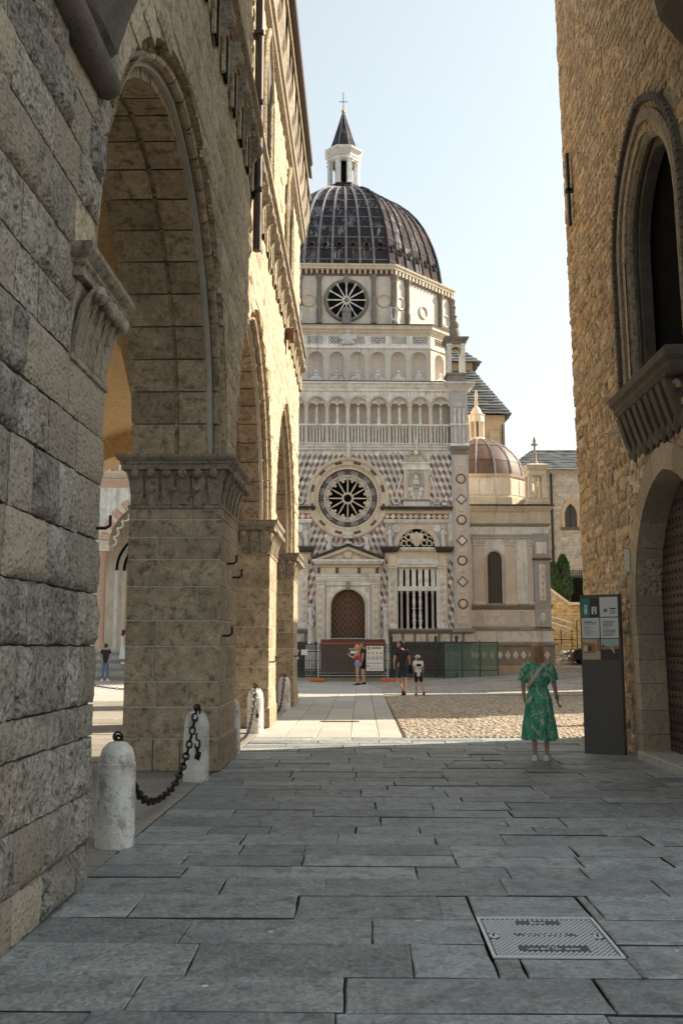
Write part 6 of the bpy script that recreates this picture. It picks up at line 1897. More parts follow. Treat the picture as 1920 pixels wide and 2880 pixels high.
# ---------------------------------------------------------------- bollards and chains
def bollard(x, y, label, h=.83, r=.156):
    e = tag(empty('bollard', (x, y, 0)), label, 'bollard', 'stone bollards along the arcade')
    mb = MB()
    prf = [(r*1.01,-.03),(r*1.02,.05),(r,.3),(r*.985,h*.78),(r*.99,h*.785),(r*.93,h*.795),(r*.91,h*.85),(r*.78,h*.93),(r*.5,h*.985),(.03,h)]
    rings = []
    sd_ = x*7+y
    for rr_, z in prf:
        rings.append([(rr_*(1+.018*noise.noise(Vector((math.cos(a)*2, math.sin(a)*2, z*4+sd_))))*math.cos(a), rr_*(1+.018*noise.noise(Vector((math.cos(a)*2+5, math.sin(a)*2, z*4+sd_))))*math.sin(a), z) for a in [2*math.pi*i/20 for i in range(20)]])
    mb.loft(rings); mb.build('shaft', M['granite'], e, True, 40)
    MB().torus((0,0,h+.035), .036, .011, n=12, k=5).build('iron_ring', M['iron'], e, True)
    MB().tube([(0,0,h-.03),(0,0,h+.02)], .02, 6).build('staple', M['iron'], e)
    return e
BY = [8.08, 11.92, 14.95, 18.45, 21.0, 25.3]
BL = ['nearest pale stone bollard beside the rough near wall', 'pale stone bollard in front of the first arcade pier with a chain over it', 'sunlit bollard just past the first arcade pier', 'sunlit bollard before the second pier with doubled chain', 'bollard half hidden behind the second arcade pier', 'farthest bollard beside the last arcade pier']
for y, l in zip(BY, BL): bollard(-2.02, y, l)
lk = MB(); L_, W_ = .034, .019
pts = [(L_*.5+W_*math.sin(a), W_*math.cos(a)) for a in [math.pi*i/5 for i in range(6)]] + [(-L_*.5-W_*math.sin(a), -W_*math.cos(a)) for a in [math.pi*i/5 for i in range(6)]]
rings = []
for i, (a, b) in enumerate(pts):
    p, q = pts[i-1], pts[(i+1) % len(pts)]; t_ = Vector((q[0]-p[0], q[1]-p[1])).normalized(); n_ = Vector((-t_.y, t_.x))
    rings.append([(a+n_.x*.0085*math.cos(2*math.pi*k/5), b+n_.y*.0085*math.cos(2*math.pi*k/5), .0085*math.sin(2*math.pi*k/5)) for k in range(5)])
rings.append(rings[0]); lk.loft(rings, False, False); lk_me = lk.mesh('chain_link', M['chain'], True, 60)
def chain(name, p0, p1, low, label, scale=1.0):
    p0, p1 = Vector(p0), Vector(p1); e = tag(empty(name, tuple((p0+p1)/2)), label, 'chain', 'iron chains between the bollards')
    inv = T(*(-(p0+p1)/2))
    # sagging curve sampled by arc length
    N = 200; c = []
    for i in range(N+1):
        t_ = i/N; p = p0.lerp(p1, t_)
        s_ = 1-abs(2*t_-1)**2.6
        p.z = (p0.z+(p1.z-p0.z)*t_)*(1-s_) + low*s_; c.append(p)
    step = .062*scale; acc = 0; k = 0; last = c[0]
    for i in range(1, N+1):
        d = (c[i]-last).length
        if d >= step:
            t_ = (c[i]-last).normalized(); mid = (c[i]+last)/2
            m_ = t_.to_track_quat('X', 'Z').to_matrix().to_4x4()
            o = link('chain_link', lk_me, e, T(*mid) @ m_ @ Matrix.Rotation(math.pi/2*(k % 2)+.4, 4, 'X') @ Matrix.Scale(scale, 4)); o.matrix_parent_inverse = inv
            last = c[i]; k += 1
zt = .87
chain('iron_chain', (-2.02, BY[0]+.02, zt), (-2.02, BY[1]-.02, zt), .10, 'heavy iron chain sagging between the two nearest bollards', 1.6)
chain('iron_chain', (-2.0, BY[1]-.06, zt-.0), (-1.90, BY[1]-.55, .40), .30, 'doubled end of chain hanging down the front of the second bollard', 1.5)
chain('iron_chain', (-2.02, BY[2]+.02, zt), (-2.02, BY[3]-.02, zt), .06, 'sunlit iron chain in the second arcade opening', 1.2)
chain('iron_chain', (-1.98, BY[3]-.05, zt), (-1.93, BY[3]-.4, .42), .3, 'doubled chain end hanging on the fourth bollard', 1.2)
chain('iron_chain', (-2.02, BY[4]+.02, zt), (-2.02, BY[5]-.02, zt), .06, 'iron chain in the farthest arcade opening', 1.2)
chain('iron_chain', (-8.9, 28.6, .78), (-3.6, 28.6, .78), .35, 'iron chain across the far end of the arcade', 1.3)

# ---------------------------------------------------------------- information pillar
sg = tag(empty('information_pillar', (3.685, 14.98, 0), math.atan2(14.82-15.14, 3.95-3.43)), 'tall dark grey information pillar with map panels beside the tower door', 'sign')
M['pillar'] = plain('dark_grey_pillar', (.125,.113,.106), .55, .2, noise_amt=.15, scale=40)
M['paper'] = plain('white_panel', (.78,.76,.72), .6, noise_amt=.06, scale=9)
M['teal'] = plain('teal_panel', (.045,.27,.235), .6, noise_amt=.1, scale=20)
M['ink'] = plain('black_print', (.03,.03,.03), .7)
M['inkg'] = plain('grey_print', (.28,.27,.26), .7)
M['brownp'] = plain('brown_panel', (.085,.06,.055), .6)
M['skyp'] = plain('printed_sky', (.45,.55,.57), .6); M['sandp'] = plain('printed_sand', (.60,.46,.30), .6); M['ochp'] = plain('printed_ochre', (.42,.24,.11), .6)
M['redp'] = plain('printed_red', (.45,.05,.04), .6); M['warnp'] = plain('printed_orange', (.70,.25,.05), .6)
SW, SH, SD = .305, 2.40, .07
MB().sweep([(0,0),(0,SH)], rect(-SW, SW, -SD, SD)).build('body', M['pillar'], sg)
yf = -SD
def flat(x0, x1, z0, z1, mat, d=.003, name='panel', parent=None): return MB().box(x0, x1, yf-d, yf-d+.002, z0, z1).build(name, mat, parent or sg)
ca = (-.285, -.008, .008, .285)
zr = [(2.36, 2.06), (2.045, 1.735), (1.72, 1.41)]
flat(ca[0], ca[0]+.135, zr[0][1], zr[0][0]-.02, M['teal']); flat(ca[0]+.137, ca[1], zr[0][1], zr[0][0]-.02, M['brownp'])
flat(ca[2], ca[3], zr[0][1], zr[0][0], M['paper']); flat(ca[0], ca[1], zr[1][1], zr[1][0], M['paper']); flat(ca[2], ca[3], zr[1][1], zr[1][0], M['paper'])
flat(ca[0]+.05, ca[0]+.095, zr[0][1]+.045, zr[0][0]-.115, M['paper'], .006, 'tower_icon'); flat(ca[0]+.06, ca[0]+.072, zr[0][1]+.13, zr[0][0]-.14, M['ink'], .008, 'icon_window')
flat(ca[0]+.165, ca[0]+.245, zr[0][1]+.04, zr[0][0]-.145, M['paper'], .006, 'gate_icon'); flat(ca[0]+.196, ca[0]+.217, zr[0][1]+.04, zr[0][1]+.085, M['ink'], .008, 'icon_door'); flat(ca[0]+.198, ca[0]+.212, zr[0][1]+.10, zr[0][1]+.14, M['ink'], .008, 'icon_window')
MB().prism([(.10+.028*math.cos(2*math.pi*i/16), 2.155+.028*math.sin(2*math.pi*i/16)) for i in range(16)], yf-.006, yf-.004).build('round_emblem', M['ink'], sg)
MB().prism([(.106+.011*math.cos(2*math.pi*i/10), 2.153+.015*math.sin(2*math.pi*i/10)) for i in range(10)], yf-.008, yf-.006).build('emblem_centre', M['paper'], sg)
flat(.165, .255, 2.172, 2.190, M['ink'], .006, 'print_line')
for k in range(4): flat(.165, .25, 2.15-.016*k, 2.156-.016*k, M['inkg'], .006, 'print_line')
def sign_text(s_, x, z, h, mat=M['ink']):
    t_ = text_mb(s_, h, .001, 'LEFT'); t_.tf(T(x, yf-.005, z) @ Matrix.Rotation(math.pi/2, 4, 'X')); t_.build('lettering', mat, sg)
sign_text('Campanone', ca[0]+.04, 1.985, .026); flat(ca[0]+.04, ca[0]+.24, 1.969, 1.977, M['ink'], .005, 'rule'); sign_text('Palazzo del Podestà', ca[0]+.04, 1.945, .0225)
for k, (z, w_) in enumerate(((1.915,.04),(1.897,.12),(1.875,.07),(1.857,.11),(1.833,.17),(1.818,.10),(1.795,.14),(1.78,.11))): flat(ca[0]+.04, ca[0]+.04+w_, z, z+.006, M['inkg'], .005, 'print_line')
for k, w_ in enumerate((.19,.17,.14,.15,.16,.10,0,.19,.19,.19,.19,.18,.16)):
    if w_: flat(ca[2]+.04, ca[2]+.04+w_, 1.985-.0175*k, 1.992-.0175*k, M['inkg'] if k % 3 else M['ink'], .005, 'print_line')
# printed photographs as flat shapes
def shape(poly, mat, d, name='print_shape'): MB().prism(poly, yf-d, yf-d+.001).build(name, mat, sg)
flat(ca[0], ca[1], zr[2][1], zr[2][0], M['sandp'], .003, 'photo_print'); flat(ca[2], ca[3], zr[2][1]+.14, zr[2][0], M['skyp'], .003, 'photo_print'); flat(ca[2], ca[3], zr[2][1], zr[2][1]+.20, M['brownp'], .0045, 'print_shape')
a0 = ca[0]; zb = zr[2][1]
shape([(a0,zb+.27),(a0+.19,zb+.245),(a0+.21,zb+.22),(a0+.21,zb+.11),(a0+.03,zb+.09),(a0+.01,zb+.23)], M['ochp'], .005)
shape([(a0+.03,zb+.12),(a0+.07,zb+.12),(a0+.07,zb+.20),(a0+.05,zb+.22),(a0+.03,zb+.20)], M['paper'], .0065); shape([(a0+.10,zb+.12),(a0+.14,zb+.12),(a0+.14,zb+.2),(a0+.12,zb+.22),(a0+.10,zb+.2)], M['brownp'], .0065)
shape([(a0+.02,zb+.09),(a0+.20,zb+.10),(a0+.20,zb+.13),(a0+.02,zb+.12)], M['warnp'] if False else M['ochp'], .007); shape([(a0+.235,zb+.3),(a0+.277,zb+.31),(a0+.277,zb+.12),(a0+.22,zb+.14)], M['ochp'], .005)
a0 = ca[2]
shape([(a0+.15,zb+.17),(a0+.19,zb+.17),(a0+.172,zb+.28)], M['sandp'], .006); shape([(a0+.01,zb+.19),(a0+.06,zb+.19),(a0+.035,zb+.24)], M['redp'], .006); shape([(a0+.12,zb+.20),(a0+.20,zb+.18),(a0+.21,zb+.08)], M['sandp'], .006)
shape([(a0,zb+.19),(a0+.277,zb+.21),(a0+.277,zb+.16),(a0,zb+.15)], M['ochp'], .0052)

# orange cone-like barrier peeking out behind the pillar
ob = tag(empty('orange_barrier', (4.90, 20.2, 0)), 'orange plastic barrier showing behind the dark information pillar', 'barrier')
MB().sweep([(0,0),(0,.06),(-.08,.10),(-.10,.75),(-.14,.80)], rect(-.32, .5, -.18, .18)).build('body', M['orange'], ob)
MB().box(-.34, .52, -.2, .2, 0, .05).build('foot', M['orange'], ob)

# ---------------------------------------------------------------- railing, hoarding and screens before the chapel
rail = tag(empty('iron_railing', (-.8, 46.55, 0), rad(2.6)), 'ornate dark iron railing with scrolled frieze before the chapel', 'railing')
def rp(mb, name, mat=None, smooth=False, mw=None): return mb.build(name, mat or M['greeniron'], rail, smooth, mw=mw)
rp(MB().box(-6.2, 5.35, -.18, .18, -.05, .14), 'kerb', M['quoin'])
for z0, z1 in ((.18,.23),(.52,.56),(1.36,1.42),(1.70,1.76)): rp(MB().box(-6.2, 5.35, -.03, .03, z0, z1), 'rail')
bar = MB().tube([(0,0,.14),(0,0,1.38)], .013, 5); bar.lathe([(.03,.92),(.035,.95),(.03,.98)], n=6); bar_me = bar.mesh('bar', M['greeniron'])
x = -6.1
while x < 5.3: link('bar', bar_me, rail, T(x, 0, 0)); x += .115
scr = MB().torus((0,0,1.56), .095, .020, n=12, k=4).torus((0,0,1.56), .04, .016, n=8, k=4); scr_me = scr.mesh('scroll', M['greeniron'], True)
scl = MB().torus((0,0,.375), .10, .020, n=12, k=4).tube([(-.09,0,.30),(.09,0,.45)], .015, 4).tube([(.09,0,.30),(-.09,0,.45)], .015, 4); scl_me = scl.mesh('scroll', M['greeniron'], True)
x = -6.08
while x < 5.3: link('scroll', scr_me, rail, T(x, 0, 0)); link('scroll', scl_me, rail, T(x, 0, 0)); x += .235
fin = MB().lathe([(.02,1.76),(.035,1.80),(.012,1.86),(.0,1.90)], n=6); fin_me = fin.mesh('finial', M['greeniron'])
x = -6.08
while x < 5.3: link('finial', fin_me, rail, T(x, 0, 0)); x += .235
for x in (-6.2, -4.0, 2.2, 4.35, 5.35):
    rp(MB().box(x-.06, x+.06, -.06, .06, 0, 1.95), 'post'); rp(MB().lathe([(.06,1.95),(.09,2.02),(.07,2.10),(.02,2.15)], (x,0,0), 8), 'post_cap', None, True)
# green-tinted glass screens
m_, t_, b_ = newmat('green_glass'); b_.inputs['Base Color'].default_value = (.10,.26,.22,1); b_.inputs['Roughness'].default_value = .15; b_.inputs['Alpha'].default_value = .26
M['greenglass'] = m_
gs = tag(empty('glass_screen', (4.9, 46.3, .05), rad(6)), 'green tinted glass screens fixed to the right end of the railing', 'screen')
for k in range(3):
    x0 = -1.0 + k*.86
    MB().box(x0, x0+.82, -.012, .012, .0, 1.72).build('glass_pane', M['greenglass'], gs)
for k in range(4): MB().box(-1.03+k*.86, -.99+k*.86, -.025, .025, 0, 1.85).build('upright', M['greeniron'], gs)
x = -.95
while x < 1.55: MB().box(x-.008, x+.008, .10, .12, .3, 1.35).build('slat', M['quoin'], gs); x += .055
MB().box(-1.0, 1.58, .09, .13, .42, .47).build('bottom_rail', M['greeniron'], gs); MB().box(-1.0, 1.58, -.02, .02, 1.74, 1.79).build('top_rail', M['greeniron'], gs)

hd = tag(empty('site_hoarding', (-.43, 45.2, 0)), 'dark brown site hoarding on a steel fence frame before the chapel door', 'hoarding')
M['banner'] = plain('brown_banner', (.075,.055,.045), .5, noise_amt=.45, scale=1.4)
hx = 1.62
for s_ in (-1, 1): MB().tube([(s_*hx, 0, .12), (s_*hx, 0, 2.02)], .022, 6).build('post', M['steel'], hd, True)
for z in (.28, .40, 1.99): MB().tube([(-hx, 0, z), (hx, 0, z)], .017, 6).build('crossbar', M['steel'], hd, True)
MB().box(-1.5, 1.5, -.035, -.02, .42, 1.95).build('banner', M['banner'], hd)
MB().box(-1.46, 1.48, -.041, -.034, 1.73, 1.80).build('stripe', M['redp'], hd)
def hflat(x0, x1, z0, z1, mat, d, name): return MB().box(x0, x1, -.036-d, -.034-d, z0, z1).build(name, mat, hd)
hflat(.62, 1.42, .50, 1.65, M['paper'], .004, 'poster')
for k in range(4):
    cx = .73+.195*k
    MB().prism([(cx-.065,1.28),(cx+.065,1.28),(cx,1.39)], -.046, -.042).build('warning_symbol', M['warnp'], hd)
    MB().torus((cx, -.044, 1.09), .06, .010, n=16, k=4).build('prohibition_symbol', M['ink'], hd)
    hflat(cx-.05, cx+.05, 1.22, 1.232, M['inkg'], .007, 'print_line'); hflat(cx-.05, cx+.05, .985, .997, M['inkg'], .007, 'print_line')
for k in range(8): hflat(.70+.09*k-.022, .70+.09*k+.022, .83, .875, M['ink'], .007, 'print_symbol')
MB().torus((.74, -.044, 1.55), .07, .012, n=16, k=4).build('stop_symbol', M['redp'], hd); hflat(.72,.76,1.51,1.59, M['ink'], .007, 'print_symbol')
for z, w_ in ((1.575,.46),(1.515,.46)): hflat(.87, .87+w_, z, z+.03, M['ink'], .007, 'print_line')
for z in (.72,.64,.60,.56): hflat(.74, 1.36, z, z+.012, M['inkg'], .007, 'print_line')
hflat(.66,.74,.69,.76, M['redp'], .007, 'print_symbol')
hflat(-.12, .22, 1.30, 1.42, M['paper'], .004, 'label_plate'); hflat(-.19, .22, 1.46, 1.55, M['ochp'], .004, 'label_plate')
for s_ in (-1, 1):
    ft = tag(empty('barrier_foot', (-.43+s_*(hx+.02), 45.12, 0)), 'orange plastic foot under the %s post of the hoarding' % ('left' if s_ < 0 else 'right'), 'barrier foot', 'orange feet of the hoarding')
    MB().sweep([(-.03,0),(0,.03),(0,.13),(-.04,.16)], rect(-.36, .34, -.12, .12)).build('block', M['orange'], ft)
    MB().box(-.30, .28, -.14, .10, -.0, .015).build('weight', M['rust'], ft)
for k, x in enumerate((-2.55, -2.12)):
    MB().box(x, x+(.30 if k == 0 else .30), -.05, -.04, 1.02+.2*k, 1.48).build('notice_sheet', M['paper'], rail)

# ---------------------------------------------------------------- people
def skin_mb(verts, edges, radii, sub=1, root=0):
    me = bpy.data.meshes.new('sk'); me.from_pydata(verts, edges, [])
    o = bpy.data.objects.new('sk', me); COL.objects.link(o)
    md = o.modifiers.new('skin', 'SKIN'); md.use_smooth_shade = True
    lay = me.skin_vertices[0] if len(me.skin_vertices) else None
    if lay is None:
        bpy.context.view_layer.objects.active = o; o.select_set(True)
        bpy.ops.mesh.customdata_skin_add(); lay = me.skin_vertices[0]
    for i, r in enumerate(radii):
        lay.data[i].radius = r if isinstance(r, tuple) else (r, r)
        lay.data[i].use_root = (i == root)
    if sub: ms = o.modifiers.new('sub', 'SUBSURF'); ms.levels = sub; ms.render_levels = sub
    bpy.context.view_layer.update()
    ev = bpy.data.meshes.new_from_object(o.evaluated_get(bpy.context.evaluated_depsgraph_get()))
    mb = MB(); mb.add([tuple(v.co) for v in ev.vertices], [tuple(p.vertices) for p in ev.polygons])
    bpy.data.objects.remove(o); bpy.data.meshes.remove(ev); bpy.data.meshes.remove(me)
    return mb
def remesh(mb, vox):
    me = mb.mesh('rm', M['iron']); o = bpy.data.objects.new('rm', me); COL.objects.link(o)
    md = o.modifiers.new('r', 'REMESH'); md.mode = 'VOXEL'; md.voxel_size = vox
    sm = o.modifiers.new('s', 'SMOOTH'); sm.factor = .5; sm.iterations = 2
    bpy.context.view_layer.update()
    ev = bpy.data.meshes.new_from_object(o.evaluated_get(bpy.context.evaluated_depsgraph_get()))
    out = MB(); out.add([tuple(v.co) for v in ev.vertices], [tuple(p.vertices) for p in ev.polygons])
    bpy.data.objects.remove(o); bpy.data.meshes.remove(ev); bpy.data.meshes.remove(me)
    return out
def skinmat(name, c): return plain(name, c, .5, spec=.35, noise_amt=.12, scale=14)
M['skin'] = skinmat('skin', (.52,.30,.21)); M['skin_tan'] = skinmat('tanned_skin', (.44,.24,.15))
def cloth(name, c, n=.2): return plain(name, c, .85, spec=.15, noise_amt=n, scale=18, bump=.2)

def head_mb(c, yaw, pitch):
    # head facing +y, about 0.22 tall; returned in place
    mb = MB(); rings = []
    prof_ = [(-.115,.030,.045,.035),(-.10,.045,.060,.030),(-.07,.056,.075,.022),(-.035,.066,.088,.010),(.0,.072,.095,.0),(.035,.075,.098,-.004),(.07,.070,.092,-.008),(.095,.052,.070,-.010),(.112,.025,.035,-.010)]
    for z, rx, ry, cy in prof_:
        rings.append([(rx*math.cos(a), cy+ry*math.sin(a), z) for a in [2*math.pi*i/16 for i in range(16)]])
    mb.loft(rings)
    mb.loft([[(x*s_, .085+d, z) for x, z in ((-.016,-.028),(.016,-.028),(.010,.02),(-.010,.02))] for s_, d in ((1,-.03),(1,.012),(.6,.030))])
    for s_ in (-1, 1): mb.ell((s_*.076, -.008, -.008), (.014,.022,.034), 8, 6)
    mb.ell((0,.088,-.062), (.024,.012,.010), 8, 5); mb.ell((0,.072,-.098), (.024,.02,.018), 8, 5); mb.ell((0,.078,.030), (.05,.02,.012), 8, 5)
    return mb
def person(loc, rz, H, label, J, skin, garments, hair, head=(0,0,0), vox=.011, fingers=True, group=None, grip=None):
    """J: joint overrides in units of a 1.70 m body; garments: list of (name, kind, material, extra)."""
    e = tag(empty('person', loc, rz), label, 'person', group)
    k = H/1.70
    j = dict(pel=(0,0,.93), wai=(0,0,1.06), che=(0,-.005,1.27), nec=(0,-.015,1.43), ntp=(0,.005,1.50), hed=(0,.02,1.585))
    for s_, n in ((1,'r'),(-1,'l')):
        j.update({'sh'+n:(s_*.165,-.01,1.385), 'el'+n:(s_*.215,-.03,1.11), 'wr'+n:(s_*.225,.03,.87), 'hd'+n:(s_*.225,.05,.80),
                  'hi'+n:(s_*.085,0,.89), 'kn'+n:(s_*.095,.02,.49), 'an'+n:(s_*.10,-.02,.085), 'to'+n:(s_*.115,.12,.035)})
    j.update(J)
    names = ['pel','wai','che','nec','ntp','shr','elr','wrr','hdr','shl','ell','wrl','hdl','hir','knr','anr','tor','hil','knl','anl','tol']
    R = dict(pel=(.125,.10), wai=(.115,.085), che=(.135,.095), nec=(.065,.06), ntp=(.05,.055), sh=.062, el=.042, wr=.027, hd=(.038,.018), hi=.088, kn=.056, an=.038, to=.033)
    R.update(garments[0][3].get('R', {}) if garments and garments[0][1] == 'body' else {})
    vs_ = [j[n] for n in names]; ix = {n: i for i, n in enumerate(names)}
    rr = [R[n] if n in R else R[n[:2]] for n in names]
    ed = [('pel','wai'),('wai','che'),('che','nec'),('nec','ntp'),('che','shr'),('shr','elr'),('elr','wrr'),('wrr','hdr'),('che','shl'),('shl','ell'),('ell','wrl'),('wrl','hdl'),('pel','hir'),('hir','knr'),('knr','anr'),('anr','tor'),('pel','hil'),('hil','knl'),('knl','anl'),('anl','tol')]
    mb = skin_mb(vs_, [(ix[a], ix[b]) for a, b in ed], rr, 1, 0)
    # fingers: four of unequal length plus a thumb, slightly curled
    for n, s_ in (('r',1),('l',-1)):
        w_, h_ = Vector(j['wr'+n]), Vector(j['hd'+n]); d = (h_-w_).normalized()
        side = d.cross(Vector((s_,0,0)))
        if side.length < .1: side = Vector((0,1,0))
        side.normalize(); palm = d.cross(side).normalized()
        base = h_ + d*.005
        for q, ln in enumerate((.062,.072,.068,.054)):
            p0 = base + side*(.026-.017*q)*1.0; curl = palm*(-s_)*(.012+.006*q)
            mb.tube([p0-d*.02, p0+d*ln*.45+curl*.3, p0+d*ln*.8+curl*1.1, p0+d*ln*.98+curl*2.2], [.0095,.009,.008,.006], 6)
        t0 = w_.lerp(h_, .45) + side*.028
        mb.tube([t0-side*.015, t0+side*.018+d*.03, t0+side*.022+d*.062], [.012,.010,.007], 6)
    hc = Vector(j['hed']); hy, hp, hr = head
    HM = T(*hc) @ RZ(hy) @ Matrix.Rotation(hp, 4, 'X') @ Matrix.Rotation(hr, 4, 'Y')
    mb.merge(head_mb(None, 0, 0), HM)
    body = remesh(mb, vox/k); body.tf(Matrix.Scale(k, 4)); b = body.build('body', skin, e, True, 180)
    S = Matrix.Scale(k, 4)
    for s_ in (-1, 1): MB().ell((s_*.032,.089,.008), (.012,.008,.007), 8, 5).tf(S @ HM).build('eye', M['ink'], e, True)
    MB().ell((0,.097,-.062), (.022,.007,.006), 8, 5).tf(S @ HM).build('mouth', M['lips'], e, True)
    # hair
    hk, hm = hair
    if hk:
        hb = MB(); rings = []
        top = .125
        for z, rx, ry, cy in ((-.055,.078,.085,-.028),(-.02,.083,.098,-.020),(.02,.086,.108,-.010),(.055,.084,.108,-.006),(.09,.068,.088,-.008),(.113,.042,.054,-.01),(.124,.012,.016,-.01)):
            ring = []
            for i in range(20):
                a = 2*math.pi*i/20; y = cy+ry*math.sin(a)
                if z < .06: y = min(y, .03+.5*max(0, z))     # hairline leaves the face free
                ring.append((rx*math.cos(a), y, z+.006*math.sin(5*a)))
            rings.append(ring)
        hb.loft(rings)
        if hk == 'long':
            rs = []
            for t_ in range(8):
                z = .05-.052*t_; w_ = .080+.006*t_; dpt = .062-.003*t_
                rs.append([((w_+.004*math.sin(9*a+t_))*math.cos(a), min(.035-.006*t_, -.035+dpt*1.15*math.sin(a)), z-.010*math.cos(3*a)) for a in [2*math.pi*i/24 for i in range(24)]])
            hb.loft(rs)
            rg = random.Random(3)
            for q in range(90):
                a = math.pi*(1.0+rg.uniform(-.12, 1.12)); r1 = rg.uniform(.9, 1.06)
                p = [(.083*r1*math.cos(a), -.02+.098*r1*math.sin(a), .06), (.088*r1*math.cos(a), -.025+.09*r1*math.sin(a), -.06), (.104*r1*math.cos(a), -.035+.078*r1*math.sin(a), -.18), (.112*r1*math.cos(a)+rg.uniform(-.01,.01), -.04+.07*r1*math.sin(a), -.30+rg.uniform(-.03,.03))]
                hb.tube(p, [.006,.009,.009,.004], 4)
        if hk == 'tail': hb.tube([(0,-.10,.03),(0,-.14,-.03),(.01,-.12,-.16),(.0,-.10,-.24)], [.03,.035,.03,.01], 8)
        hb.tf(S @ HM).build('hair', hm, e, True, 60)
    # garments
    def skel(ns, es, off, rad_over={}):
        ii = {n: q for q, n in enumerate(ns)}
        v = []; r_ = []
        for n in ns:
            if n in rad_over and len(rad_over[n]) == 2 and isinstance(rad_over[n][0], tuple): v.append(rad_over[n][0]); r_.append(rad_over[n][1]); continue
            v.append(j[n]); base = R[n] if n in R else R[n[:2]]
            base = base if isinstance(base, tuple) else (base, base)
            r_.append((base[0]+off, base[1]+off))
        return skin_mb(v, [(ii[a], ii[b2]) for a, b2 in es], r_, 1, 0)
    L = lambda a, b2, t_: tuple(Vector(j[a]).lerp(Vector(j[b2]), t_))
    for nm, kind, mat, ex in garments:
        if kind == 'body': continue
        if kind == 'shirt':
            cut = ex.get('sleeve', .6)
            ro = {'slr': (L('shr','elr',cut), (.056,.056)), 'sll': (L('shl','ell',cut), (.056,.056)), 'hem': ((j['pel'][0], j['pel'][1], j['pel'][2]-.12-ex.get('drop', .0)), (.158,.135)), 'ctop': (L('che','nec',.8), (.075,.068))}
            g_ = skel(['hem','wai','che','ctop','shr','slr','shl','sll'], [('hem','wai'),('wai','che'),('che','ctop'),('che','shr'),('shr','slr'),('che','shl'),('shl','sll')], ex.get('off', .016), ro)
        elif kind == 'tank':
            ro = {'hem': ((j['pel'][0], j['pel'][1], j['pel'][2]-.03), (.135,.112)), 'ctop': (L('che','nec',.45), (.10,.075))}
            g_ = skel(['hem','wai','che','ctop'], [('hem','wai'),('wai','che'),('che','ctop')], .012, ro)
        elif kind in ('shorts', 'trousers'):
            t_ = ex.get('t', .8)
            if kind == 'shorts':
                ro = {'er': (L('hir','knr',t_), ex.get('r', (.078,.078))), 'el_': (L('hil','knl',t_), ex.get('r', (.078,.078))), 'top': ((j['pel'][0], j['pel'][1], j['pel'][2]+.12), (.130,.105))}
                g_ = skel(['pel','top','hir','er','hil','el_'], [('top','pel'),('pel','hir'),('hir','er'),('pel','hil'),('hil','el_')], .014, ro)
            else:
                ro = {'er': (L('knr','anr',.9), (.055,.055)), 'el_': (L('knl','anl',.9), (.055,.055)), 'top': ((j['pel'][0], j['pel'][1], j['pel'][2]+.06), (.126,.10))}
                g_ = skel(['pel','top','hir','knr','er','hil','knl','el_'], [('top','pel'),('pel','hir'),('hir','knr'),('knr','er'),('pel','hil'),('hil','knl'),('knl','el_')], .013, ro)
        elif kind == 'shoes':
            for n in 'rl':
                a, t2 = Vector(j['an'+n]), Vector(j['to'+n]); d = (t2-a); d.z *= .3
                g_ = MB(); hl = a-d.normalized()*.055; f = t2+d.normalized()*.035
                zz = min(a.z-.085, 0)+.0 if a.z < .12 else a.z-.10
                sd3 = Vector((-d.y, d.x, 0)).normalized()
                rings = []
                for t_, w_, hgt in ((0,.03,.07),(.12,.040,.085),(.35,.042,.075),(.6,.046,.055),(.85,.046,.042),(1,.022,.028)):
                    c = hl.lerp(f, t_); zb_ = (0.0 if a.z < .12 else zz + (a.z-.085)*.0) + (0 if a.z < .12 else 0)
                    c.z = zb_ if a.z < .12 else (hl.z-.075)*(1-t_) + (f.z-.035)*t_
                    rings.append([tuple(c-sd3*w_+Vector((0,0,.002))), tuple(c+sd3*w_+Vector((0,0,.002))), tuple(c+sd3*w_+Vector((0,0,hgt*.5))), tuple(c+sd3*w_*.6+Vector((0,0,hgt))), tuple(c-sd3*w_*.6+Vector((0,0,hgt))), tuple(c-sd3*w_+Vector((0,0,hgt*.5)))])
                g_.loft(rings); g_.tf(S).build(nm, mat, e, True, 60)
            continue
        elif kind == 'mesh':
            g_ = ex['mb']
        g_.tf(S).build(nm, mat, e, True, 60)
    return e
M['lips'] = plain('lips', (.40,.14,.11), .5)
M['hair_red'] = stone('auburn_hair', (.56,.33,.16), (.36,.19,.09), (.74,.52,.30), 20, .42, 0, .2, 60, .45, stretch=(3,3,.4), spec=.5)
M['hair_dark'] = plain('dark_hair', (.03,.02,.016), .5, noise_amt=.3, scale=40)
M['hair_brown'] = plain('brown_hair', (.09,.05,.03), .5, noise_amt=.3, scale=40)
M['hair_blond'] = plain('blond_hair', (.48,.29,.14), .5, noise_amt=.3, scale=40)
M['whiteshoe'] = cloth('white_canvas', (.85,.84,.82), .04); M['blackcloth'] = cloth('black_cloth', (.02,.02,.022)); M['navy'] = cloth('dark_navy_tshirt', (.035,.035,.042))
M['denimdark'] = cloth('dark_denim', (.045,.06,.10)); M['denim'] = cloth('light_denim', (.22,.31,.45)); M['denimb'] = cloth('blue_jeans', (.12,.18,.32))
M['redcloth'] = cloth('red_cotton', (.55,.04,.035)); M['whitecloth'] = cloth('white_cotton', (.66,.66,.68), .06); M['sandal'] = cloth('brown_sandal', (.07,.04,.025)); M['bluecap'] = cloth('light_blue_cap', (.33,.48,.60), .35); M['greenstripe'] = cloth('green_stripe', (.03,.33,.25))
M['strap'] = cloth('beige_strap', (.62,.50,.42), .08)
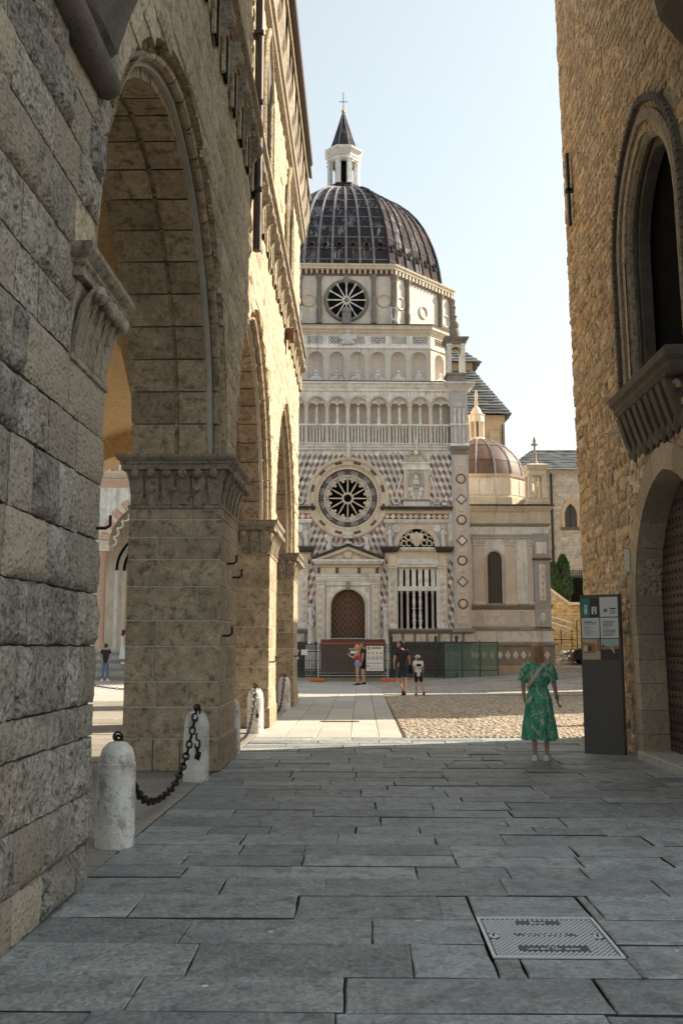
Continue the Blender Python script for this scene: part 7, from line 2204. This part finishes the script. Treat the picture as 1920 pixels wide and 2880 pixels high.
def dress_mat():
    m, t, b = newmat('green_printed_chiffon')
    P = wpos(t, (1, 1, .5))
    a = tnoise(t, P, 9, 3, .55, 2.6); c = tnoise(t, P, 16, 3, .6, 3.2); d = tnoise(t, P, 6.5, 2, .5, 3.5)
    col = mixc(t, ramp(t, a, .38, .62), (.045,.22,.13), (.12,.46,.29))
    col = mixc(t, ramp(t, c, .56, .66), col, (.22,.55,.38))
    col = mixc(t, ramp(t, d, .54, .66), col, (.62,.57,.40))
    t.links.new(col, b.inputs['Base Color']); b.inputs['Roughness'].default_value = .75; b.inputs['Specular IOR Level'].default_value = .2
    b.inputs['Subsurface Weight'].default_value = 0
    return m
M['dress'] = dress_mat()

# --- woman in the green dress, seen from behind
def dress_mb():
    mb = MB(); n = 56; rings = []
    prof_ = [(.300,.238,.195,.026,9),(.50,.220,.180,.022,9),(.65,.204,.168,.018,9),(.80,.188,.153,.014,9),(.92,.172,.138,.008,9),(1.00,.148,.116,.005,11),(1.045,.128,.100,.006,14),(1.07,.126,.098,.006,14),(1.095,.146,.116,.008,14),(1.16,.168,.130,.006,11),(1.25,.176,.128,.004,9),(1.34,.176,.112,.002,9),(1.395,.160,.090,.001,9),(1.43,.105,.072,0,9),(1.448,.075,.06,0,9)]
    for z, rx, ry, f, q in prof_:
        ring = []
        for i in range(n):
            a = 2*math.pi*i/n
            w_ = 1 + f/.2*(math.sin(q*a + z*2) + .5*math.sin((q*2+1)*a + z*5))
            ring.append((rx*w_*math.cos(a), -.005+ry*w_*math.sin(a), z + (.012*math.sin(3*a+1) if z < .4 else 0)))
        rings.append(ring)
    mb.loft(rings, True, True)
    return mb
def sleeve_mb(s_):
    mb = MB(); n = 24; rings = []
    for t_, r, f in ((0,.072,.0),(.18,.082,.004),(.45,.086,.006),(.70,.083,.008),(.86,.072,.007),(.95,.075,.011),(1.0,.079,.014)):
        c = Vector((s_*.135,-.008,1.385)).lerp(Vector((s_*.222,-.02,1.135)), t_)
        d = Vector((s_*.097,-.01,-.25)).normalized(); u = Vector((0,1,0)); v = d.cross(u).normalized(); u = v.cross(d)
        rings.append([tuple(c + (u*math.sin(a)+v*math.cos(a))*(r+f*math.sin(7*a+t_*5))) for a in [2*math.pi*i/n for i in range(n)]])
    mb.loft(rings); return mb
wJ = dict(elr=(.228,-.01,1.10), wrr=(.272,.06,.885), hdr=(.284,.090,.815), ell=(-.222,.0,1.10), wrl=(-.205,.075,.88), hdl=(-.19,.11,.82),
          anr=(.095,-.02,.085), tor=(.15,.105,.035), anl=(-.075,-.03,.085), tol=(-.05,.10,.035), knr=(.095,.0,.49), knl=(-.08,.0,.49))
stp_ = MB()
pts = [(.075,.05,1.435),(.07,-.06,1.425),(.03,-.115,1.34),(-.03,-.145,1.25),(-.10,-.135,1.15),(-.145,-.06,1.07),(-.15,.02,1.03)]
stp_.tube(pts, .027, 8, flat=.22)
wrist = MB().torus((0,0,0), .030, .010, axis='z', n=14, k=5).box(-.02,.02,-.045,-.028,-.02,.02).tf(T(.269,.055,.905) @ Matrix.Rotation(-.35, 4, 'Y'))
woman = person((2.53, 14.08, 0), rad(-6), 1.66, 'woman with auburn hair in a green printed dress standing with her back turned', wJ, M['skin'],
    [('b', 'body', None, {'R': {'sh': .055, 'el': .04, 'wr': .025, 'an': .036, 'kn': .055}}), ('dress', 'mesh', M['dress'], {'mb': dress_mb()}), ('sleeve', 'mesh', M['dress'], {'mb': sleeve_mb(1)}), ('sleeve', 'mesh', M['dress'], {'mb': sleeve_mb(-1)}),
     ('bag_strap', 'mesh', M['strap'], {'mb': stp_}), ('wristwatch', 'mesh', M['teal'], {'mb': wrist}), ('shoe', 'shoes', M['whiteshoe'], {})], ('long', M['hair_red']), (rad(-8), rad(2), 0), vox=.008)

# --- father in dark shirt, walking, looking up to the left
person((1.34, 32.9, 0), rad(8), 1.80, 'man in black t-shirt and denim shorts walking and looking up', dict(
    hed=(-.03,.01,1.60), ell=(-.245,-.02,1.11), wrl=(-.235,.05,.89), hdl=(-.23,.08,.83), elr=(.245,-.04,1.11), wrr=(.25,.02,.88), hdr=(.25,.06,.81),
    knl=(-.10,.10,.49), anl=(.0,-.14,.13), tol=(.03,-.03,.03), knr=(.10,.05,.49), anr=(.085,.0,.085), tor=(.10,.14,.035)), M['skin_tan'],
    [('t_shirt', 'shirt', M['navy'], {'sleeve': .62, 'drop': .03, 'off': .024}), ('shorts', 'shorts', M['denimdark'], {'t': .92, 'r': (.085,.085)}), ('sandal', 'shoes', M['sandal'], {})], ('short', M['hair_dark']), (rad(62), rad(18), 0))
# his small shoulder bag
tag(MB().sweep([(0,0),(.01,.02),(.01,.26),(-.01,.28)], rect(-.07,.07,-.05,.05)).build('shoulder_bag', M['blackcloth'], None, mw=T(1.34+.30, 32.88, .72)), 'small black bag hanging at the side of the man in shorts', 'bag')
# --- boy
capm = MB().ell((0,-.005,.05), (.088,.108,.085), 14, 8); capm.loft([[(x, y, .035+z) for x, y in ((-.07,.06),(.07,.06),(.06,.17),(0,.19),(-.06,.17))] for z in (0,.008)])
bj = dict(hed=(-.02,.02,1.56), ell=(-.20,.05,1.12), wrl=(-.15,.15,.98), hdl=(-.13,.19,.96), elr=(.205,.0,1.10), wrr=(.19,.09,.89), hdr=(.18,.11,.84), knr=(.12,-.02,.49), anr=(.19,-.20,.16), tor=(.22,-.10,.045), knl=(-.09,.06,.49), anl=(-.09,.02,.085), tol=(-.13,.15,.035))
cap_w = capm; cap_w.tf(T(-.02,.02,1.56) @ RZ(rad(60)) @ Matrix.Rotation(rad(14), 4, 'X') @ Matrix.Scale(1.08, 4))
person((1.87, 32.5, 0), rad(6), 1.34, 'boy in white striped t-shirt, black shorts and pale blue cap beside the man', bj, M['skin_tan'],
    [('t_shirt', 'shirt', M['whitecloth'], {'sleeve': .68, 'drop': .05, 'off': .03}), ('shorts', 'shorts', M['blackcloth'], {'t': .9, 'r': (.082,.082)}), ('sandal', 'shoes', M['sandal'], {}), ('cap', 'mesh', M['bluecap'], {'mb': cap_w}),
     ('shirt_print', 'mesh', M['blackcloth'], {'mb': MB().box(-.095,.095,-.155,-.12,1.22,1.32)}), ('shirt_stripe', 'mesh', M['greenstripe'], {'mb': MB().torus((0,0,1.12), .155, .012, axis='z', n=20, k=4).tf(Matrix.Scale(.82, 4, (0,1,0)))})], ('short', M['hair_brown']), (rad(60), rad(14), 0))
# --- woman in red top, profile to the left, one hand raised
person((-.20, 41.4, 0), rad(78), 1.70, 'woman in red tank top and denim shorts raising one hand by the hoarding', dict(
    elr=(.20,-.05,1.12), wrr=(.20,.06,.90), hdr=(.20,.09,.84), ell=(-.20,.10,1.14), wrl=(-.12,.30,1.22), hdl=(-.10,.36,1.28), knr=(.09,.03,.49), knl=(-.09,-.01,.49)), M['skin'],
    [('tank_top', 'tank', M['redcloth'], {}), ('shorts', 'shorts', M['denim'], {'t': .45, 'r': (.10,.10)}), ('shoe', 'shoes', M['blackcloth'], {})], ('tail', M['hair_blond']), (rad(0), rad(8), 0))
# --- man behind her
person((.06, 42.1, 0), rad(75), 1.82, 'man in dark top and shorts standing behind the woman in red', dict(), M['skin'],
    [('t_shirt', 'shirt', M['navy'], {'sleeve': .6, 'drop': .05, 'off': .022}), ('shorts', 'shorts', M['blackcloth'], {'t': .8}), ('shoe', 'shoes', M['blackcloth'], {})], ('short', M['hair_brown']), (0, rad(10), 0))
# --- people before the porch on the left
person((-12.25, 46.15, 0), rad(10), 1.76, 'man in dark t-shirt and blue jeans standing before the porch steps', dict(anr=(.12,-.02,.085), tor=(.17,.10,.035), anl=(-.13,-.02,.085), tol=(-.17,.10,.035), ell=(-.24,.05,1.12), wrl=(-.12,.18,1.05), hdl=(-.06,.2,1.05), elr=(.24,.05,1.12), wrr=(.12,.18,1.05), hdr=(.06,.2,1.08)), M['skin'],
    [('t_shirt', 'shirt', M['navy'], {'sleeve': .6, 'drop': .03, 'off': .02}), ('jeans', 'trousers', M['denimb'], {}), ('shoe', 'shoes', M['whiteshoe'], {})], ('short', M['hair_dark']))
skirt = MB(); skirt.loft([[((r_+.012*math.sin(7*a))*math.cos(a), (r_+.012*math.sin(7*a))*.8*math.sin(a), z) for a in [2*math.pi*i/28 for i in range(28)]] for z, r_ in ((.25,.24),(.6,.19),(.9,.155),(1.05,.125),(1.2,.14),(1.36,.14),(1.42,.09))])
person((-11.75, 47.5, .78), rad(-60), 1.66, 'woman in long white dress on the porch steps behind the man in jeans', dict(), M['skin'], [('dress', 'mesh', M['whitecloth'], {'mb': skirt}), ('shoe', 'shoes', M['whiteshoe'], {})], ('long', M['hair_dark']))
person((-11.40, 47.5, .78), rad(-60), 1.30, 'child in red top on the porch steps beside the woman in white', dict(), M['skin'], [('t_shirt', 'shirt', M['redcloth'], {'sleeve': .5, 'drop': .03}), ('shorts', 'shorts', M['denimb'], {'t': .9}), ('shoe', 'shoes', M['whiteshoe'], {})], ('short', M['hair_dark']))
